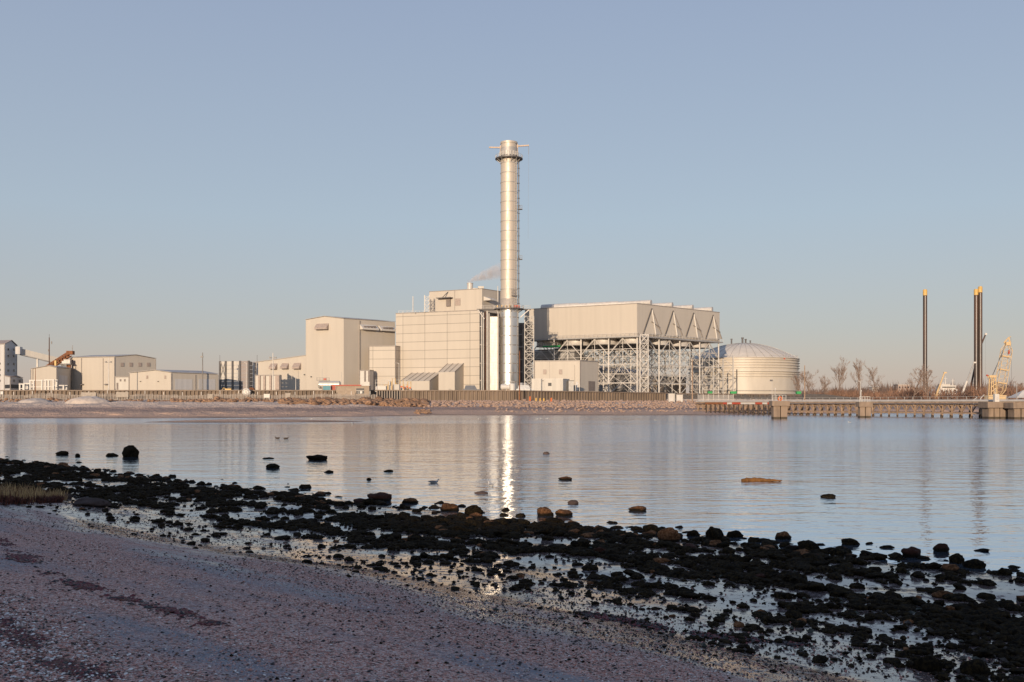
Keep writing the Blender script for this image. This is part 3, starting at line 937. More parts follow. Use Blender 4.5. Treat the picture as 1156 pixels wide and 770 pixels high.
# lean-tos
def lean_to(pxa, pxb, ytop, yeave, out):
    A, B_ = L, C
    a0, a1 = onface(A, B_, pxa, ytop, 0), onface(A, B_, pxb, ytop, 0)
    b0, b1 = onface(A, B_, pxa, yeave, out), onface(A, B_, pxb, yeave, out)
    zt_, ze = zof(ytop, a0.y), zof(yeave, b0.y)
    mb = MB()
    mb.add([(a0.x, a0.y, G - .3), (a1.x, a1.y, G - .3), (b1.x, b1.y, G - .3), (b0.x, b0.y, G - .3), (a0.x, a0.y, zt_), (a1.x, a1.y, zt_), (b1.x, b1.y, ze), (b0.x, b0.y, ze)],
           [(0, 1, 2, 3), (4, 7, 6, 5), (3, 2, 6, 7), (2, 1, 5, 6), (1, 0, 4, 5), (0, 3, 7, 4)])
    o = mb.build('lean_to', M['clad'], t)
    n = max(3, int((pxb - pxa) / 5.5))
    sm = MB()
    for k in range(n + 1):
        f_ = k / n
        p = Vector((a0.x, a0.y, zt_ + .08)).lerp(Vector((a1.x, a1.y, zt_ + .08)), f_); q = Vector((b0.x, b0.y, ze + .08)).lerp(Vector((b1.x, b1.y, ze + .08)), f_)
        sm.bar(p, q, .2)
    sm.build('roof_seam', M['trim'], o)
lean_to(465.4, 497.5, 421.0, 430.4, 9.0)
lean_to(505.5, 523.5, 410.6, 420.2, 7.5)
# dark sheet stands in for the shade of the side recess, with floors
mb = MB(); mb.hexa([onface(C, Rr, 542, 440, .12), onface(C, Rr, 560, 440, .12), onface(C, Rr, 560, 440, -.1), onface(C, Rr, 542, 440, -.1),
                    onface(C, Rr, 542, 352.5, .12), onface(C, Rr, 560, 352.5, .12), onface(C, Rr, 560, 352.5, -.1), onface(C, Rr, 542, 352.5, -.1)])
mb.build('side_recess_shade', M['steel_dark'], t)
for y in (370.5, 390.6, 411, 430):
    mb = MB(); facebox(mb, C, Rr, 541.7, 560, y - .35, y + .35, .8); mb.build('floor_edge', M['steel_pale'], t)
# roof clutter
p = P2(530.6, 385); mb = MB(); mb.lathe([(0, zu - .1), (1.15, zu - .1), (1.15, zof(320.2, 385)), (1.3, zof(320.2, 385)), (1.3, zof(319.6, 385)), (.9, zof(319.6, 385)), (.9, zu)], p, 20); mb.build('roof_vent', M['steel_pale'], t, smooth=True)
p = P2(543.0, 384)
mb = MB(); mb.box((p.x, p.y, zu + .75), (2.2, 2, 1.6)); mb.box((p.x - 2, p.y, zu + .4), (2.4, 2, .9)); mb.build('roof_box', M['clad_white'], t)
for (px, y0, r_, dd) in ((466.2, 334.5, .16, 380), (562, 323, .15, 384)):
    p = P2(px, dd); mb = MB(); mb.tube([(p.x, p.y, zb_ - .2), (p.x, p.y, zof(y0, dd))], r_, 6); mb.build('antenna', M['steel_pale'], t)
mb = MB(); p = P2(482.0, 381)
for (sx_, sy_) in ((-.9, -.7), (.9, -.7), (.9, .7), (-.9, .7)): mb.bar((p.x + sx_, p.y + sy_, zb_), (p.x + sx_, p.y + sy_, zof(333.2, 381)), .2)
for k in range(4):
    z0 = zb_ + k * 1.45; mb.bar((p.x - .9, p.y - .7, z0), (p.x + .9, p.y - .7, z0 + 1.4), .16); mb.bar((p.x - .9, p.y - .7, z0 + 1.4), (p.x + .9, p.y - .7, z0 + 1.4), .16); mb.bar((p.x + .9, p.y - .7, z0), (p.x - .9, p.y - .7, z0 + 1.4), .12)
mb.build('roof_ladder_frame', M['steel'], t)
mb = MB()
for k in range(9):
    f_ = k / 8; q = Vector((La.x, La.y, 0)).lerp(Vector((fu[0].x, fu[0].y, 0)), f_) + Vector((1.0, 1.2, 0)); zz = max(za, zb_)
    mb.bar((q.x, q.y, zz), (q.x, q.y, zz + 1.1), .09)
q0 = Vector((La.x + 1, La.y + 1.2, 0)); q1 = Vector((fu[0].x + 1, fu[0].y + 1.2, 0))
for h_ in (.55, 1.1): mb.bar((q0.x, q0.y, zb_ + h_), (q1.x, q1.y, zb_ + h_), .08)
mb.build('roof_railing', M['steel_pale'], t)

# steam drifting from the roof vent
def steam():
    m = bpy.data.materials.new('steam'); m.use_nodes = True; tt = m.node_tree
    for n in list(tt.nodes): tt.nodes.remove(n)
    out = N(tt, 'ShaderNodeOutputMaterial'); v = N(tt, 'ShaderNodeVolumePrincipled')
    v.inputs['Color'].default_value = (.97, .92, .89, 1)
    tcn = N(tt, 'ShaderNodeTexCoord')
    o = tcn.outputs['Object']
    sx = N(tt, 'ShaderNodeSeparateXYZ'); tt.links.new(o, sx.inputs[0])
    nz = noise_(tt, o, .42, 4, .6)
    # the plume leans over: its centre line rises with x
    u = maprange(tt, sx.outputs[0], 0.0, 11.0)
    cz = math_(tt, 'ADD', math_(tt, 'MULTIPLY', math_(tt, 'POWER', u, .65), 4.2), .4)
    rad = math_(tt, 'ADD', math_(tt, 'MULTIPLY', u, 2.7), .9)
    dz = math_(tt, 'DIVIDE', math_(tt, 'SUBTRACT', sx.outputs[2], cz), rad)
    dy = math_(tt, 'DIVIDE', sx.outputs[1], rad)
    rr = math_(tt, 'ADD', math_(tt, 'MULTIPLY', dz, dz), math_(tt, 'MULTIPLY', dy, dy))
    core = math_(tt, 'SUBTRACT', 1.0, rr, clamp=True)
    den = math_(tt, 'MULTIPLY', math_(tt, 'MULTIPLY', core, maprange(tt, nz, .33, .62)), maprange(tt, u, 1.0, .25, 0.35, 1.4))
    tt.links.new(math_(tt, 'MULTIPLY', den, 1.0), v.inputs['Density'])
    tt.links.new(v.outputs[0], out.inputs['Volume'])
    return m
p = P2(530.6, 385); zs = zof(319.6, 385)
mb = MB(); mb.hexa([(p.x - 1, p.y - 3, zs), (p.x + 13, p.y - 3, zs), (p.x + 13, p.y + 3, zs), (p.x - 1, p.y + 3, zs),
                    (p.x - 1, p.y - 3, zs + 8), (p.x + 13, p.y - 3, zs + 8), (p.x + 13, p.y + 3, zs + 8), (p.x - 1, p.y + 3, zs + 8)])
st_ = mb.build('steam_plume', steam(), origin=(p.x, p.y, zs))
tag(st_, 'thin wisp of steam drifting from the boiler house roof vent', 'steam', kind='stuff')

# --- the stack
SD = 365.0
sp = P2(574.6, SD)
t = thing('chimney_stack', 'very tall banded steel chimney with mirror-bright lower casing and ringed top', 'chimney', (sp.x, sp.y, G))
stack_root = t
zp = zof(349.0, SD)
RB, RU = 3.5, 3.05
prof = [(RB, G - .3)]
z = G + 1.0
step = (zp - 3.0 - z) / 8
for k in range(8):
    zz = z + step * k
    prof += [(RB, zz + .05), (RB, zz + step - .30), (RB - .12, zz + step - .28), (RB - .12, zz + step - .02)]
prof += [(RB, zp - 3.0), (RB, zp - .2)]
mb = MB(); mb.lathe(prof, sp, 72); mb.build('lower_casing', M['foil'], t, smooth=True)
mb = MB()
for k in range(9):
    zz = z + step * k - .16
    for a in range(10):
        # short straps each side of the seams, interrupted in front
        a0 = R(36 * a + 6); a1 = R(36 * a + 26)
        pts = [(sp.x + (RB + .05) * math.cos(a0 + (a1 - a0) * j / 4), sp.y + (RB + .05) * math.sin(a0 + (a1 - a0) * j / 4), zz) for j in range(5)]
        mb.tube(pts, .2, 4)
mb.build('casing_strap', M['trim'], t)
zt = zof(177.6, SD)
mb = MB(); mb.lathe([(RU, zp - .2), (RU, zt), (RU * .9, zt)], sp, 72); mb.build('shaft', M['stack'], t, smooth=True)
mb = MB()
k = 0
zz = zof(338, SD)
while zz < zt - 1:
    mb.lathe([(RU - .01, zz - .14), (RU + .13, zz - .12), (RU + .13, zz + .12), (RU - .01, zz + .14)], sp, 48)
    zz += 3.55
mb.build('flange_ring', M['steel'], t, smooth=False)
# dark plinth ring above the platform
mb = MB(); mb.lathe([(RU + .06, zp + .1), (RU + .06, zof(338.5, SD)), (RU, zof(338.5, SD))], sp, 48); mb.build('base_band', plain('weathered_band', (.44, .40, .37), .6), t, smooth=True)
# lower platform
def ring_platform(zc, r0, r1, name, rail=True):
    mb = MB(); mb.lathe([(r0, zc - .22), (r1, zc - .22), (r1, zc + .12), (r0, zc + .12), (r0, zc - .22)], sp, 48); o = mb.build(name, M['steel_dark'], t)
    if rail:
        mb = MB()
        n = 28
        for h_ in (.6, 1.2):
            pts = [(sp.x + (r1 - .1) * math.cos(2 * math.pi * j / n), sp.y + (r1 - .1) * math.sin(2 * math.pi * j / n), zc + h_) for j in range(n + 1)]
            mb.tube(pts, .06, 4, cap=False)
        for j in range(n):
            a = 2 * math.pi * j / n
            mb.bar((sp.x + (r1 - .1) * math.cos(a), sp.y + (r1 - .1) * math.sin(a), zc), (sp.x + (r1 - .1) * math.cos(a), sp.y + (r1 - .1) * math.sin(a), zc + 1.2), .09)
        mb.build('railing', M['steel'], o)
    mb = MB()
    for j in range(14):
        a = 2 * math.pi * j / 14
        mb.bar((sp.x + (r1 - .3) * math.cos(a), sp.y + (r1 - .3) * math.sin(a), zc - .2), (sp.x + (r0 + .05) * math.cos(a), sp.y + (r0 + .05) * math.sin(a), zc - 1.6), .16)
    mb.build('bracket', M['steel'], o)
    return o
ring_platform(zp, RU - .05, RB + 2.0, 'platform')
ring_platform(zof(179.4, SD), RU - .05, RU + 2.0, 'top_platform')
# walkway wings from the platform: left to the boiler house, right to the duct
mb = MB(); mb.box((sp.x - 8.3, sp.y + 1.0, zp - .05), (7.0, 3.2, .3)); mb.box((sp.x + 6.6, sp.y + .6, zp - .05), (2.8, 2.6, .3)); wk = mb.build('walkway', M['steel_dark'], t)
mb = MB()
for x0, x1, y_ in ((-11.7, -5.4, -.5), (5.3, 8.0, -.6)):
    for h_ in (.6, 1.2): mb.bar((sp.x + x0, sp.y + y_, zp + h_), (sp.x + x1, sp.y + y_, zp + h_), .08)
    n = int((x1 - x0) / 1.2)
    for j in range(n + 1): mb.bar((sp.x + x0 + j * 1.2, sp.y + y_, zp), (sp.x + x0 + j * 1.2, sp.y + y_, zp + 1.2), .08)
mb.build('railing', M['steel'], wk)
mb = MB()
mb.bar((sp.x - 11.5, sp.y - .4, zp - .2), (sp.x - 9.0, sp.y - .2, zp - 3.6), .3); mb.bar((sp.x + 7.4, sp.y - .4, zp - .2), (sp.x + 4.2, sp.y - .2, zp - 3.0), .3); mb.build('knee_brace', M['steel_pale'], wk)
# coloured gear on the platform
mb = MB()
for dx in (-4.2, -2.6, -1.2, .2): mb.box((sp.x + dx, sp.y - RB - .8 + abs(dx) * .25, zp + .7), (.5, .4, .8 + .3 * math.sin(dx * 5)))
mb.build('valve_gear', M['yellow'], t)
mb = MB(); mb.box((sp.x + 2.6, sp.y - RB - .4, zp + .7), (1.5, .6, .8)); mb.box((sp.x + 3.6, sp.y - RB + .2, zp + .6), (.7, .6, .7)); mb.build('hose_box', M['red'], t)
# upper ring details: dark mouth, rim, instruments
z0, z1 = zof(177.6, SD), zof(167.5, SD)
mb = MB(); mb.lathe([(RU + .12, z0), (RU + .12, z1), (RU - .1, z1)], sp, 60); mb.build('silencer_band', M['steel'], t, smooth=True)
mb = MB(); zc0, zc1 = z1, zof(160.8, SD)
mb.lathe([(RU - .1, zc0), (RU - .1, zc1 - .7), (RU + .1, zc1 - .7), (RU + .1, zc1), (RU - .35, zc1), (RU - .35, zc0)], sp, 60); mb.build('rim', M['stack'], t, smooth=True)
mb = MB()
for j in range(16):
    a = R(22.5 * j + 8); r_ = RU + .25
    mb.box((sp.x + r_ * math.cos(a), sp.y + r_ * math.sin(a), z0 + 1.0), (.5, .5, 1.5), a)
mb.build('lug', M['steel_pale'], t)
for sgn in (-1, 1):
    mb = MB(); y0 = zof(164.8 if sgn > 0 else 166.4, SD)
    mb.bar((sp.x + sgn * (RU - .3), sp.y - .4, y0 - .2), (sp.x + sgn * 7.3, sp.y - .4, y0 + (.1 if sgn > 0 else -.1)), .45)
    mb.bar((sp.x + sgn * (RU + .1), sp.y - .4, y0 - 2.4), (sp.x + sgn * (RU + .1), sp.y - .4, y0 + .6), .35)
    dv = mb.build('davit_arm', M['orange'] if False else plain('davit_paint', (.58, .44, .33), .55), t)
    if sgn > 0:
        mb = MB(); mb.tube([(sp.x + 7.2, sp.y - .4, y0), (sp.x + 7.2, sp.y - .4, y0 - 3.2)], .09, 4); mb.tube([(sp.x + 7.2, sp.y - .4, y0 - 3.2), (sp.x + 7.0, sp.y - .4, y0 - 34)], .025, 3); mb.build('hoist_rope', M['steel_dark'], dv)
# caged ladder and landings on the right
ang = R(-42)
lx, ly = sp.x + (RU + .3) * math.cos(ang), sp.y + (RU + .3) * math.sin(ang)
mb = MB()
for o_ in (-.28, .28): mb.bar((lx + o_, ly, zp), (lx + o_, ly, zof(180, SD)), .1)
zz = zp
while zz < zof(181, SD):
    mb.bar((lx - .28, ly, zz), (lx + .28, ly, zz), .06); zz += .9
mb.build('ladder', M['steel_pale'], t)
mb = MB(); r_ = RU + .55; a = R(-8)
mb.tube([(sp.x + r_ * math.cos(a), sp.y + r_ * math.sin(a), zp), (sp.x + r_ * math.cos(a), sp.y + r_ * math.sin(a), zof(182, SD))], .2, 6)
for k in range(20): 
    zz = zp + 2 + k * 2.75; mb.torus((sp.x + r_ * math.cos(a), sp.y + r_ * math.sin(a), zz), (0, 0, 1), .42, .06, 8, 4)
mb.build('cable_riser', M['steel_dark'], t)
for y_ in (236.5, 293.0):
    zz = zof(y_, SD); mb = MB(); mb.box((sp.x + RU + 1.0, sp.y - .4, zz), (1.7, 1.6, .2))
    for dx in (.3, 1.0, 1.75): mb.bar((sp.x + RU + dx, sp.y - 1.1, zz), (sp.x + RU + dx, sp.y - 1.1, zz + 1.3), .1)
    for h_ in (.65, 1.3): mb.bar((sp.x + RU + .2, sp.y - 1.1, zz + h_), (sp.x + RU + 1.8, sp.y - 1.1, zz + h_), .09)
    mb.build('landing', M['steel_dark'], t)
zz = zof(334.8, SD); mb = MB(); mb.box((sp.x + 2.0, sp.y - RU - .6, zz), (2.2, 1.3, .2))
for dx in (1.0, 1.7, 2.4, 3.0): mb.bar((sp.x + dx, sp.y - RU - 1.2, zz), (sp.x + dx, sp.y - RU - 1.2, zz + 2.4), .12)
for h_ in (1.1, 2.3): mb.bar((sp.x + .9, sp.y - RU - 1.2, zz + h_), (sp.x + 3.1, sp.y - RU - 1.2, zz + h_), .12)
mb.build('sampling_platform', M['steel_dark'], t)

# --- flue duct left of the stack
dd = 362.0
t = thing('vertical_duct', 'bright silver box duct standing between the boiler house and the chimney', 'duct', (P2(557.4, dd).x, dd, G))
p = P2(557.5, dd)
zt = zof(357.5, dd)
mb = MB(); mb.box((p.x, p.y + 1.2, (G + 1.2 + zt) / 2), (2.75, 2.4, zt - G - 1.2)); mb.build('duct_panel', M['duct_skin'], t)
mb = MB()
for k in range(24):
    zz = G + 2 + k * (zt - G - 3) / 24; mb.box((p.x, p.y + 1.2, zz), (2.85, 2.5, .08))
mb.build('stiffener', M['steel_pale'], t)
for px in (552.0, 562.4):
    q = P2(px, dd); mb = MB(); mb.box((q.x, q.y, (G + zt + 1) / 2), (.5, .5, zt + 1.4 - G)); mb.build('column', M['trim'], t)
mb = MB(); mb.box((p.x, p.y + 1.0, G + .5), (3.0, 2.4, 1.0)); mb.build('hopper', M['steel_dark'], t)
# risers
t = thing('pipe_riser', 'cluster of tall vertical pipes in the recess beside the silver duct', 'pipes', (P2(547, 366).x, 366, G))
for (px, r_, y0, mt) in ((543.6, .18, 352, 'steel_pale'), (545.6, .28, 353, 'steel'), (547.8, .22, 351.5, 'rust_dark'), (550.0, .3, 351, 'steel_pale')):
    q = P2(px, 366); mb = MB(); mb.tube([(q.x, q.y, G), (q.x, q.y, zof(y0, 366))], r_, 8); mb.build('pipe', M[mt], t, smooth=True)
for y in (372, 392, 412, 431):
    mb = MB(); q0, q1 = P2(542.4, 366.4), P2(551.5, 366.4); mb.bar((q0.x, q0.y, zof(y, 366)), (q1.x, q1.y, zof(y, 366)), .2); mb.build('pipe_support', M['steel_dark'], t)

# --- lattice tower right of the stack
def lattice(name, label, px0, px1, ytop, d, depth, mat, bay, w=.26, cat='tower'):
    a, b_ = P2(px0, d), P2(px1, d)
    t = thing(name, label, cat, ((a.x + b_.x) / 2, d, G))
    zt = zof(ytop, d)
    cs = [(a.x, d), (b_.x, d), (b_.x, d + depth), (a.x, d + depth)]
    for c in cs:
        mb = MB(); mb.bar((c[0], c[1], G - .2), (c[0], c[1], zt), w * 1.25); mb.build('post', mat, t)
    n = max(2, int(round((zt - G) / bay)))
    for side in range(4):
        mb = MB(); c0, c1 = cs[side], cs[(side + 1) % 4]
        for k in range(n):
            z0, z1 = G + (zt - G) * k / n, G + (zt - G) * (k + 1) / n
            mb.bar((*c0, z1 - .1), (*c1, z1 - .1), w * .8)
            mb.bar((*c0, z0), (*c1, z1), w * .75); mb.bar((c1[0], c1[1] + .04, z0), (c0[0], c0[1] + .04, z1), w * .75)
        mb.build('bracing', mat, t)
    return t, cs, zt
t, cs, zt = lattice('lattice_tower', 'pale steel lattice tower with crossed bracing just right of the chimney', 592.4, 602.6, 356.6, 369, 3.4, M['steel'], 2.6, .2)
mb = MB()
for (x_, r_) in ((1.0, .25), (1.9, .35), (2.6, .2)): mb.tube([(cs[0][0] + x_, cs[0][1] + 1.8, G), (cs[0][0] + x_, cs[0][1] + 1.8, zt - 2)], r_, 8)
mb.build('cable_duct', M['steel_dark'], t)
for k in range(1, 6):
    zz = G + (zt - G) * k / 6; mb = MB(); mb.box(((cs[0][0] + cs[1][0]) / 2, cs[0][1] + 1.7, zz), (3.0, 3.0, .15)); mb.build('landing', M['steel'], t)
# dark duct behind between stack and tower
t = thing('duct_casing', 'dark horizontal flue casing passing behind the chimney and its lattice tower', 'duct', (P2(592, 378).x, 378, G))
mb = MB(); q = P2(590, 378); mb.box((q.x, q.y, (zof(365, 378) + zof(432, 378)) / 2), (5.0, 4.0, zof(365, 378) - zof(432, 378))); mb.build('casing', M['steel_dark'], t)
mb = MB()
for y in (378, 392, 406, 420): mb.box((q.x, q.y - 2.1, zof(y, 378)), (5.2, .3, .4))
for px in (585.5, 590.5, 595): mb.box((P2(px, 375.8).x, 375.8, (zof(365, 378) + G) / 2), (.35, .35, zof(365, 378) - G))
mb.build('frame', M['steel'], t)
# --- air-cooled condenser on its steel table
D0 = 390.0
cC = P2(719.2, D0)
dirR = Vector((math.cos(R(44)), math.sin(R(44))))
dirL = Vector((-math.cos(R(30)), math.sin(R(30))))
def reach(dirv, px):
    k = (px - PX) / F
    return (k * cC.y - cC.x) / (dirv.x - k * dirv.y)
lenR, lenL = reach(dirR, 812.4), reach(dirL, 592.5)
cR, cL = cC + dirR * lenR, cC + dirL * lenL
cB = cR + dirL * lenL
z0, z1 = zof(379.0, D0), zof(342.2, D0)
t = thing('air_cooled_condenser', 'huge cream box with four triangular end gables raised on a braced steel frame', 'condenser', (cC.x, cC.y, G))
fpc = (cL, cC, cR, cB)
mb = MB(); mb.prism([cL, cC, cR, cB], z0, z1); mb.build('wall', M['clad'], t)
flat_cap(fpc, z1, .12, .3).build('roof', M['trim'], t)
nR = Vector((dirR.y, -dirR.x)); nL = Vector((-dirL.y, dirL.x))
if nR.dot(-cC) < 0: nR = -nR
if nL.dot(-cC) < 0: nL = -nL
def c3(u, v, z):      # u along right face 0..1, v along left face 0..1
    p = cC + dirR * (lenR * u) + dirL * (lenL * v)
    return Vector((p.x, p.y, z))
def n3(n, s_): return Vector((n.x * s_, n.y * s_, 0))
NB = 4
hz = z1 - z0
for k in range(NB):
    uc = (k + .5) / NB + .055
    du = .40 / NB
    apex = c3(uc - .02, 0, z1 - hz * .12) + n3(nR, .12)
    b0 = c3(uc - du * 1.18, 0, z0 + hz * .06) + n3(nR, .12); b1 = c3(uc + du * .95, 0, z0 + hz * .10) + n3(nR, .12)
    bm_ = c3(uc + du * .12, 0, z0 + hz * .06) + n3(nR, .75)
    mid_in = c3(uc, 0, z0 + hz * .06) - n3(nR, .1)
    mb = MB(); mb.add([apex, b0, bm_, b1, apex - n3(nR, .3), b0 - n3(nR, .3), b1 - n3(nR, .3)], [(0, 1, 2), (0, 2, 3), (1, 5, 6, 3, 2), (0, 4, 5, 1), (0, 3, 6, 4)])
    o = mb.build('end_gable', M['clad'], t)
    mb = MB(); mb.bar(apex + n3(nR, .15), b0 + n3(nR, .15), .36); mb.build('gable_shade_line', M['steel_dark'], o)  # dark bar stands in for the shaded recess along the gable edge
    mb = MB(); mb.bar(apex + n3(nR, .1), b1 + n3(nR, .1), .3)
    m0, m1 = apex.lerp(b0, .52) + n3(nR, .5), apex.lerp(b1, .72) + n3(nR, .5)
    mb.bar(apex.lerp(bm_, .5) - Vector((dirR.x, dirR.y, 0)) * 1.5 + n3(nR, .1), m1, .28); mb.build('gable_rail', M['trim'], o)
    mb = MB(); mb.bar(apex.lerp(bm_, .04) + n3(nR, .12), bm_ + n3(nR, .12), .42); mb.build('gable_lit_strip', M['white'], o)  # white bar stands in for a sunlit sliver on the gable
# steam ducts along the roof
for k in range(NB):
    u = (k + .5) / NB + .06
    mb = MB()
    pts = [c3(u, 0.02, z1 + 1.0), c3(u, .30, z1 + 1.0), c3(u, .31, z1 + 1.0), c3(u, .65, z1 + 1.0), c3(u, .66, z1 + 1.0), c3(u, 1.0, z1 + 1.0)]
    mb.tube(pts, [1.1, 1.1, 1.35, 1.35, 1.6, 1.6], 18); mb.build('steam_duct', M['steel_pale'], t, smooth=True)
# deck, edge girders, walkway railing
mb = MB(); o_ = 1.2
pp = [cL + nL * o_ - dirR * 0 , cC + nL * o_ + nR * o_, cR + nR * o_ + dirR * .8, cB + dirR * .8]
mb.prism([p for p in pp], z0 - .55, z0 - .03); mb.build('deck', M['steel'], t)
mb = MB()
for (a, b_) in ((pp[0], pp[1]), (pp[1], pp[2])):
    n = 26
    for k in range(n + 1):
        q = a.lerp(b_, k / n); mb.bar((q.x, q.y, z0), (q.x, q.y, z0 + 1.15), .09)
    for h_ in (.6, 1.15): mb.bar((a.x, a.y, z0 + h_), (b_.x, b_.y, z0 + h_), .08)
mb.build('deck_railing', M['steel_pale'], t)
# columns on a grid
US = [0.0, .25, .5, .75, 1.0]; VS = [0.0, .25, .5, .75, 1.0]
for u in US:
    for v in VS:
        c_ = c3(u * .985, v * .97, 0); mb = MB(); mb.bar((c_.x, c_.y, G - .2), (c_.x, c_.y, z0 - .5), .48 if (u == 0 or v == 0 or u == 1) else .36)
        mb.build('column', M['steel_pale'], t)
def frame_line(pts, w):
    """bracing in one row of columns: beams at two levels, crossed diagonals low, knee braces high"""
    mb = MB()
    za, zb2, zc = G + (z0 - G) * .20, G + (z0 - G) * .52, z0 - .8
    lv = [za, zb2]
    for i in range(len(pts) - 1):
        p, q = pts[i], pts[i + 1]; m = (p + q) / 2
        for z_ in lv: mb.bar((p.x, p.y, z_), (q.x, q.y, z_), w)
        mb.bar((p.x, p.y, z0 - 7.2), (m.x, m.y, zc), w); mb.bar((q.x, q.y, z0 - 7.2), (m.x, m.y, zc), w)
        if i % 2 == 0:
            mb.bar((p.x, p.y, G), (m.x, m.y, za), w * .9); mb.bar((q.x, q.y, G), (m.x, m.y, za), w * .9)
        mb.bar((p.x, p.y, za), (m.x, m.y, zb2), w * .9); mb.bar((q.x, q.y, za), (m.x, m.y, zb2), w * .9)
        mb.bar((p.x, p.y, zb2), (m.x, m.y, z0 - 5.0), w * .8); mb.bar((q.x, q.y, zb2), (m.x, m.y, z0 - 5.0), w * .8)
        mb.bar((p.x, p.y, z0 - 5.0), (q.x, q.y, z0 - 5.0), w * .8)
        for z_ in ((za + zb2) / 2, (zb2 + z0 - 5.0) / 2): mb.bar((p.x, p.y, z_), (q.x, q.y, z_), w * .55)
        zm = (za + zb2) / 2
        mb.bar((m.x, m.y, za), (p.x, p.y, zm), w * .5); mb.bar((m.x, m.y, za), (q.x, q.y, zm), w * .5); mb.bar((m.x, m.y, zb2), (m.x, m.y, z0 - 1), w * .6)
    mb.build('bracing', M['steel_pale'], t)
for u in US: frame_line([c3(u * .985, v * .97, 0) for v in VS], .30 if u == 0 else .2)
for v in VS: frame_line([c3(u * .985, v * .97, 0) for u in US], .30 if v == 0 else .2)
# fan rings hanging under the deck
for i in range(NB):
    for j in range(NB):
        c_ = c3((i + .5) / NB, (j + .5) / NB, 0); r_ = lenL / NB * .44
        mb = MB(); mb.lathe([(r_, z0 - .5), (r_, z0 - 2.2), (r_ + .5, z0 - 2.9), (r_ + .3, z0 - 2.9), (r_ - .15, z0 - 2.2), (r_ - .15, z0 - .5)], c_, 28)
        o = mb.build('fan_ring', M['steel_pale'], t, smooth=True)
        mb = MB()
        for a in range(5):
            q = R(72 * a + 13 * i + 29 * j); d_ = Vector((math.cos(q), math.sin(q), 0)); s_ = Vector((-d_.y, d_.x, 0)) * .45
            p = Vector((c_.x, c_.y, z0 - 1.7)); mb.hexa([p + d_ * .4 - s_ * .6, p + d_ * (r_ - .4) - s_, p + d_ * (r_ - .4) + s_, p + d_ * .4 + s_ * .6] + [x_ + Vector((0, 0, .12)) for x_ in (p + d_ * .4 - s_ * .6, p + d_ * (r_ - .4) - s_, p + d_ * (r_ - .4) + s_, p + d_ * .4 + s_ * .6)])
        mb.build('fan_blade', M['steel_dark'], o)
# exhaust trunk and dark plant under the left end
mb = MB(); a_, b_ = c3(.12, 1.05, z0 - 6.5), c3(.12, .62, z0 - 6.5); mb.tube([a_, b_], 2.6, 20); mb.build('exhaust_trunk', M['steel'], t, smooth=True)
for v in (.95, .74):
    p = c3(.3, v, 0); mb = MB(); mb.tube([(p.x, p.y, G), (p.x, p.y, z0 - 3)], 1.7, 16); mb.build('riser_duct', M['steel'], t, smooth=True)
mb = MB(); p = c3(-.012, .82, z0 - 3.1); q = c3(-.012, .66, z0 - 3.1); mb.bar(p, q, .5); mb.build('crane_rail', M['green'], t)

# stair tower at the near corner
t, cs, zt = lattice('stair_tower', 'slender pale steel stair tower climbing to the condenser deck at its near corner', 722.8, 731.8, 377.4, 384, 3.0, M['steel_pale'], 3.1, .2)
n = 8
for k in range(n):
    za_, zb3 = G + (zt - G) * k / n, G + (zt - G) * (k + 1) / n
    mb = MB(); x0, x1 = cs[0][0] + .3, cs[1][0] - .3
    if k % 2: x0, x1 = x1, x0
    y_ = cs[0][1] + (.8 if k % 2 else 2.0)
    mb.hexa([(x0, y_ - .4, za_), (x1, y_ - .4, zb3), (x1, y_ + .4, zb3), (x0, y_ + .4, za_), (x0, y_ - .4, za_ + .25), (x1, y_ - .4, zb3 + .25), (x1, y_ + .4, zb3 + .25), (x0, y_ + .4, za_ + .25)])
    mb.build('stair_flight', M['steel'], t)

# --- plant under and beyond the condenser
fp = foot(630, 690, 730, 450, 1.02, 1.06)
simple_building('grey_store', 'grey blue roofed store seen through the condenser legs', fp, [zof(421, 460), zof(421, 450), zof(421, 475), zof(421, 480)], M['clad_grey'], 'gableF', 3.0, .6, plain('slate_roof', (.17, .19, .24), .6))
mb = None
fp = foot(690, 742, 774, 470, 1.01, 1.05)
simple_building('dark_roofed_store', 'low tan store with dull roof seen between the far condenser legs', fp, zof(424.5, 470), M['brown_hut'])
for i, (px, yt, d_, r_, mt, lab) in enumerate(((640, 408, 425, 2.2, 'steel', 'grey upright vessel standing left of centre beneath the condenser'), (664, 402, 430, 2.6, 'steel_pale', 'tallest pale upright vessel beneath the condenser deck'), (700, 420, 415, 3.4, 'steel_dark', 'squat dark drum on the ground beneath the condenser'))):
    p = P2(px, d_); t = thing('process_vessel', lab, 'vessel', (p.x, p.y, G)); zt = zof(yt, d_)
    mb = MB(); mb.lathe([(r_, G), (r_, zt - r_ * .5), (r_ * .75, zt - r_ * .15), (0.02, zt)], p, 24); mb.build('shell', M[mt], t, smooth=True)
    mb = MB(); mb.tube([(p.x + r_ + .3, p.y, G), (p.x + r_ + .3, p.y, zt), (p.x, p.y, zt + .6)], .2, 6); mb.build('pipe', M['steel'], t)

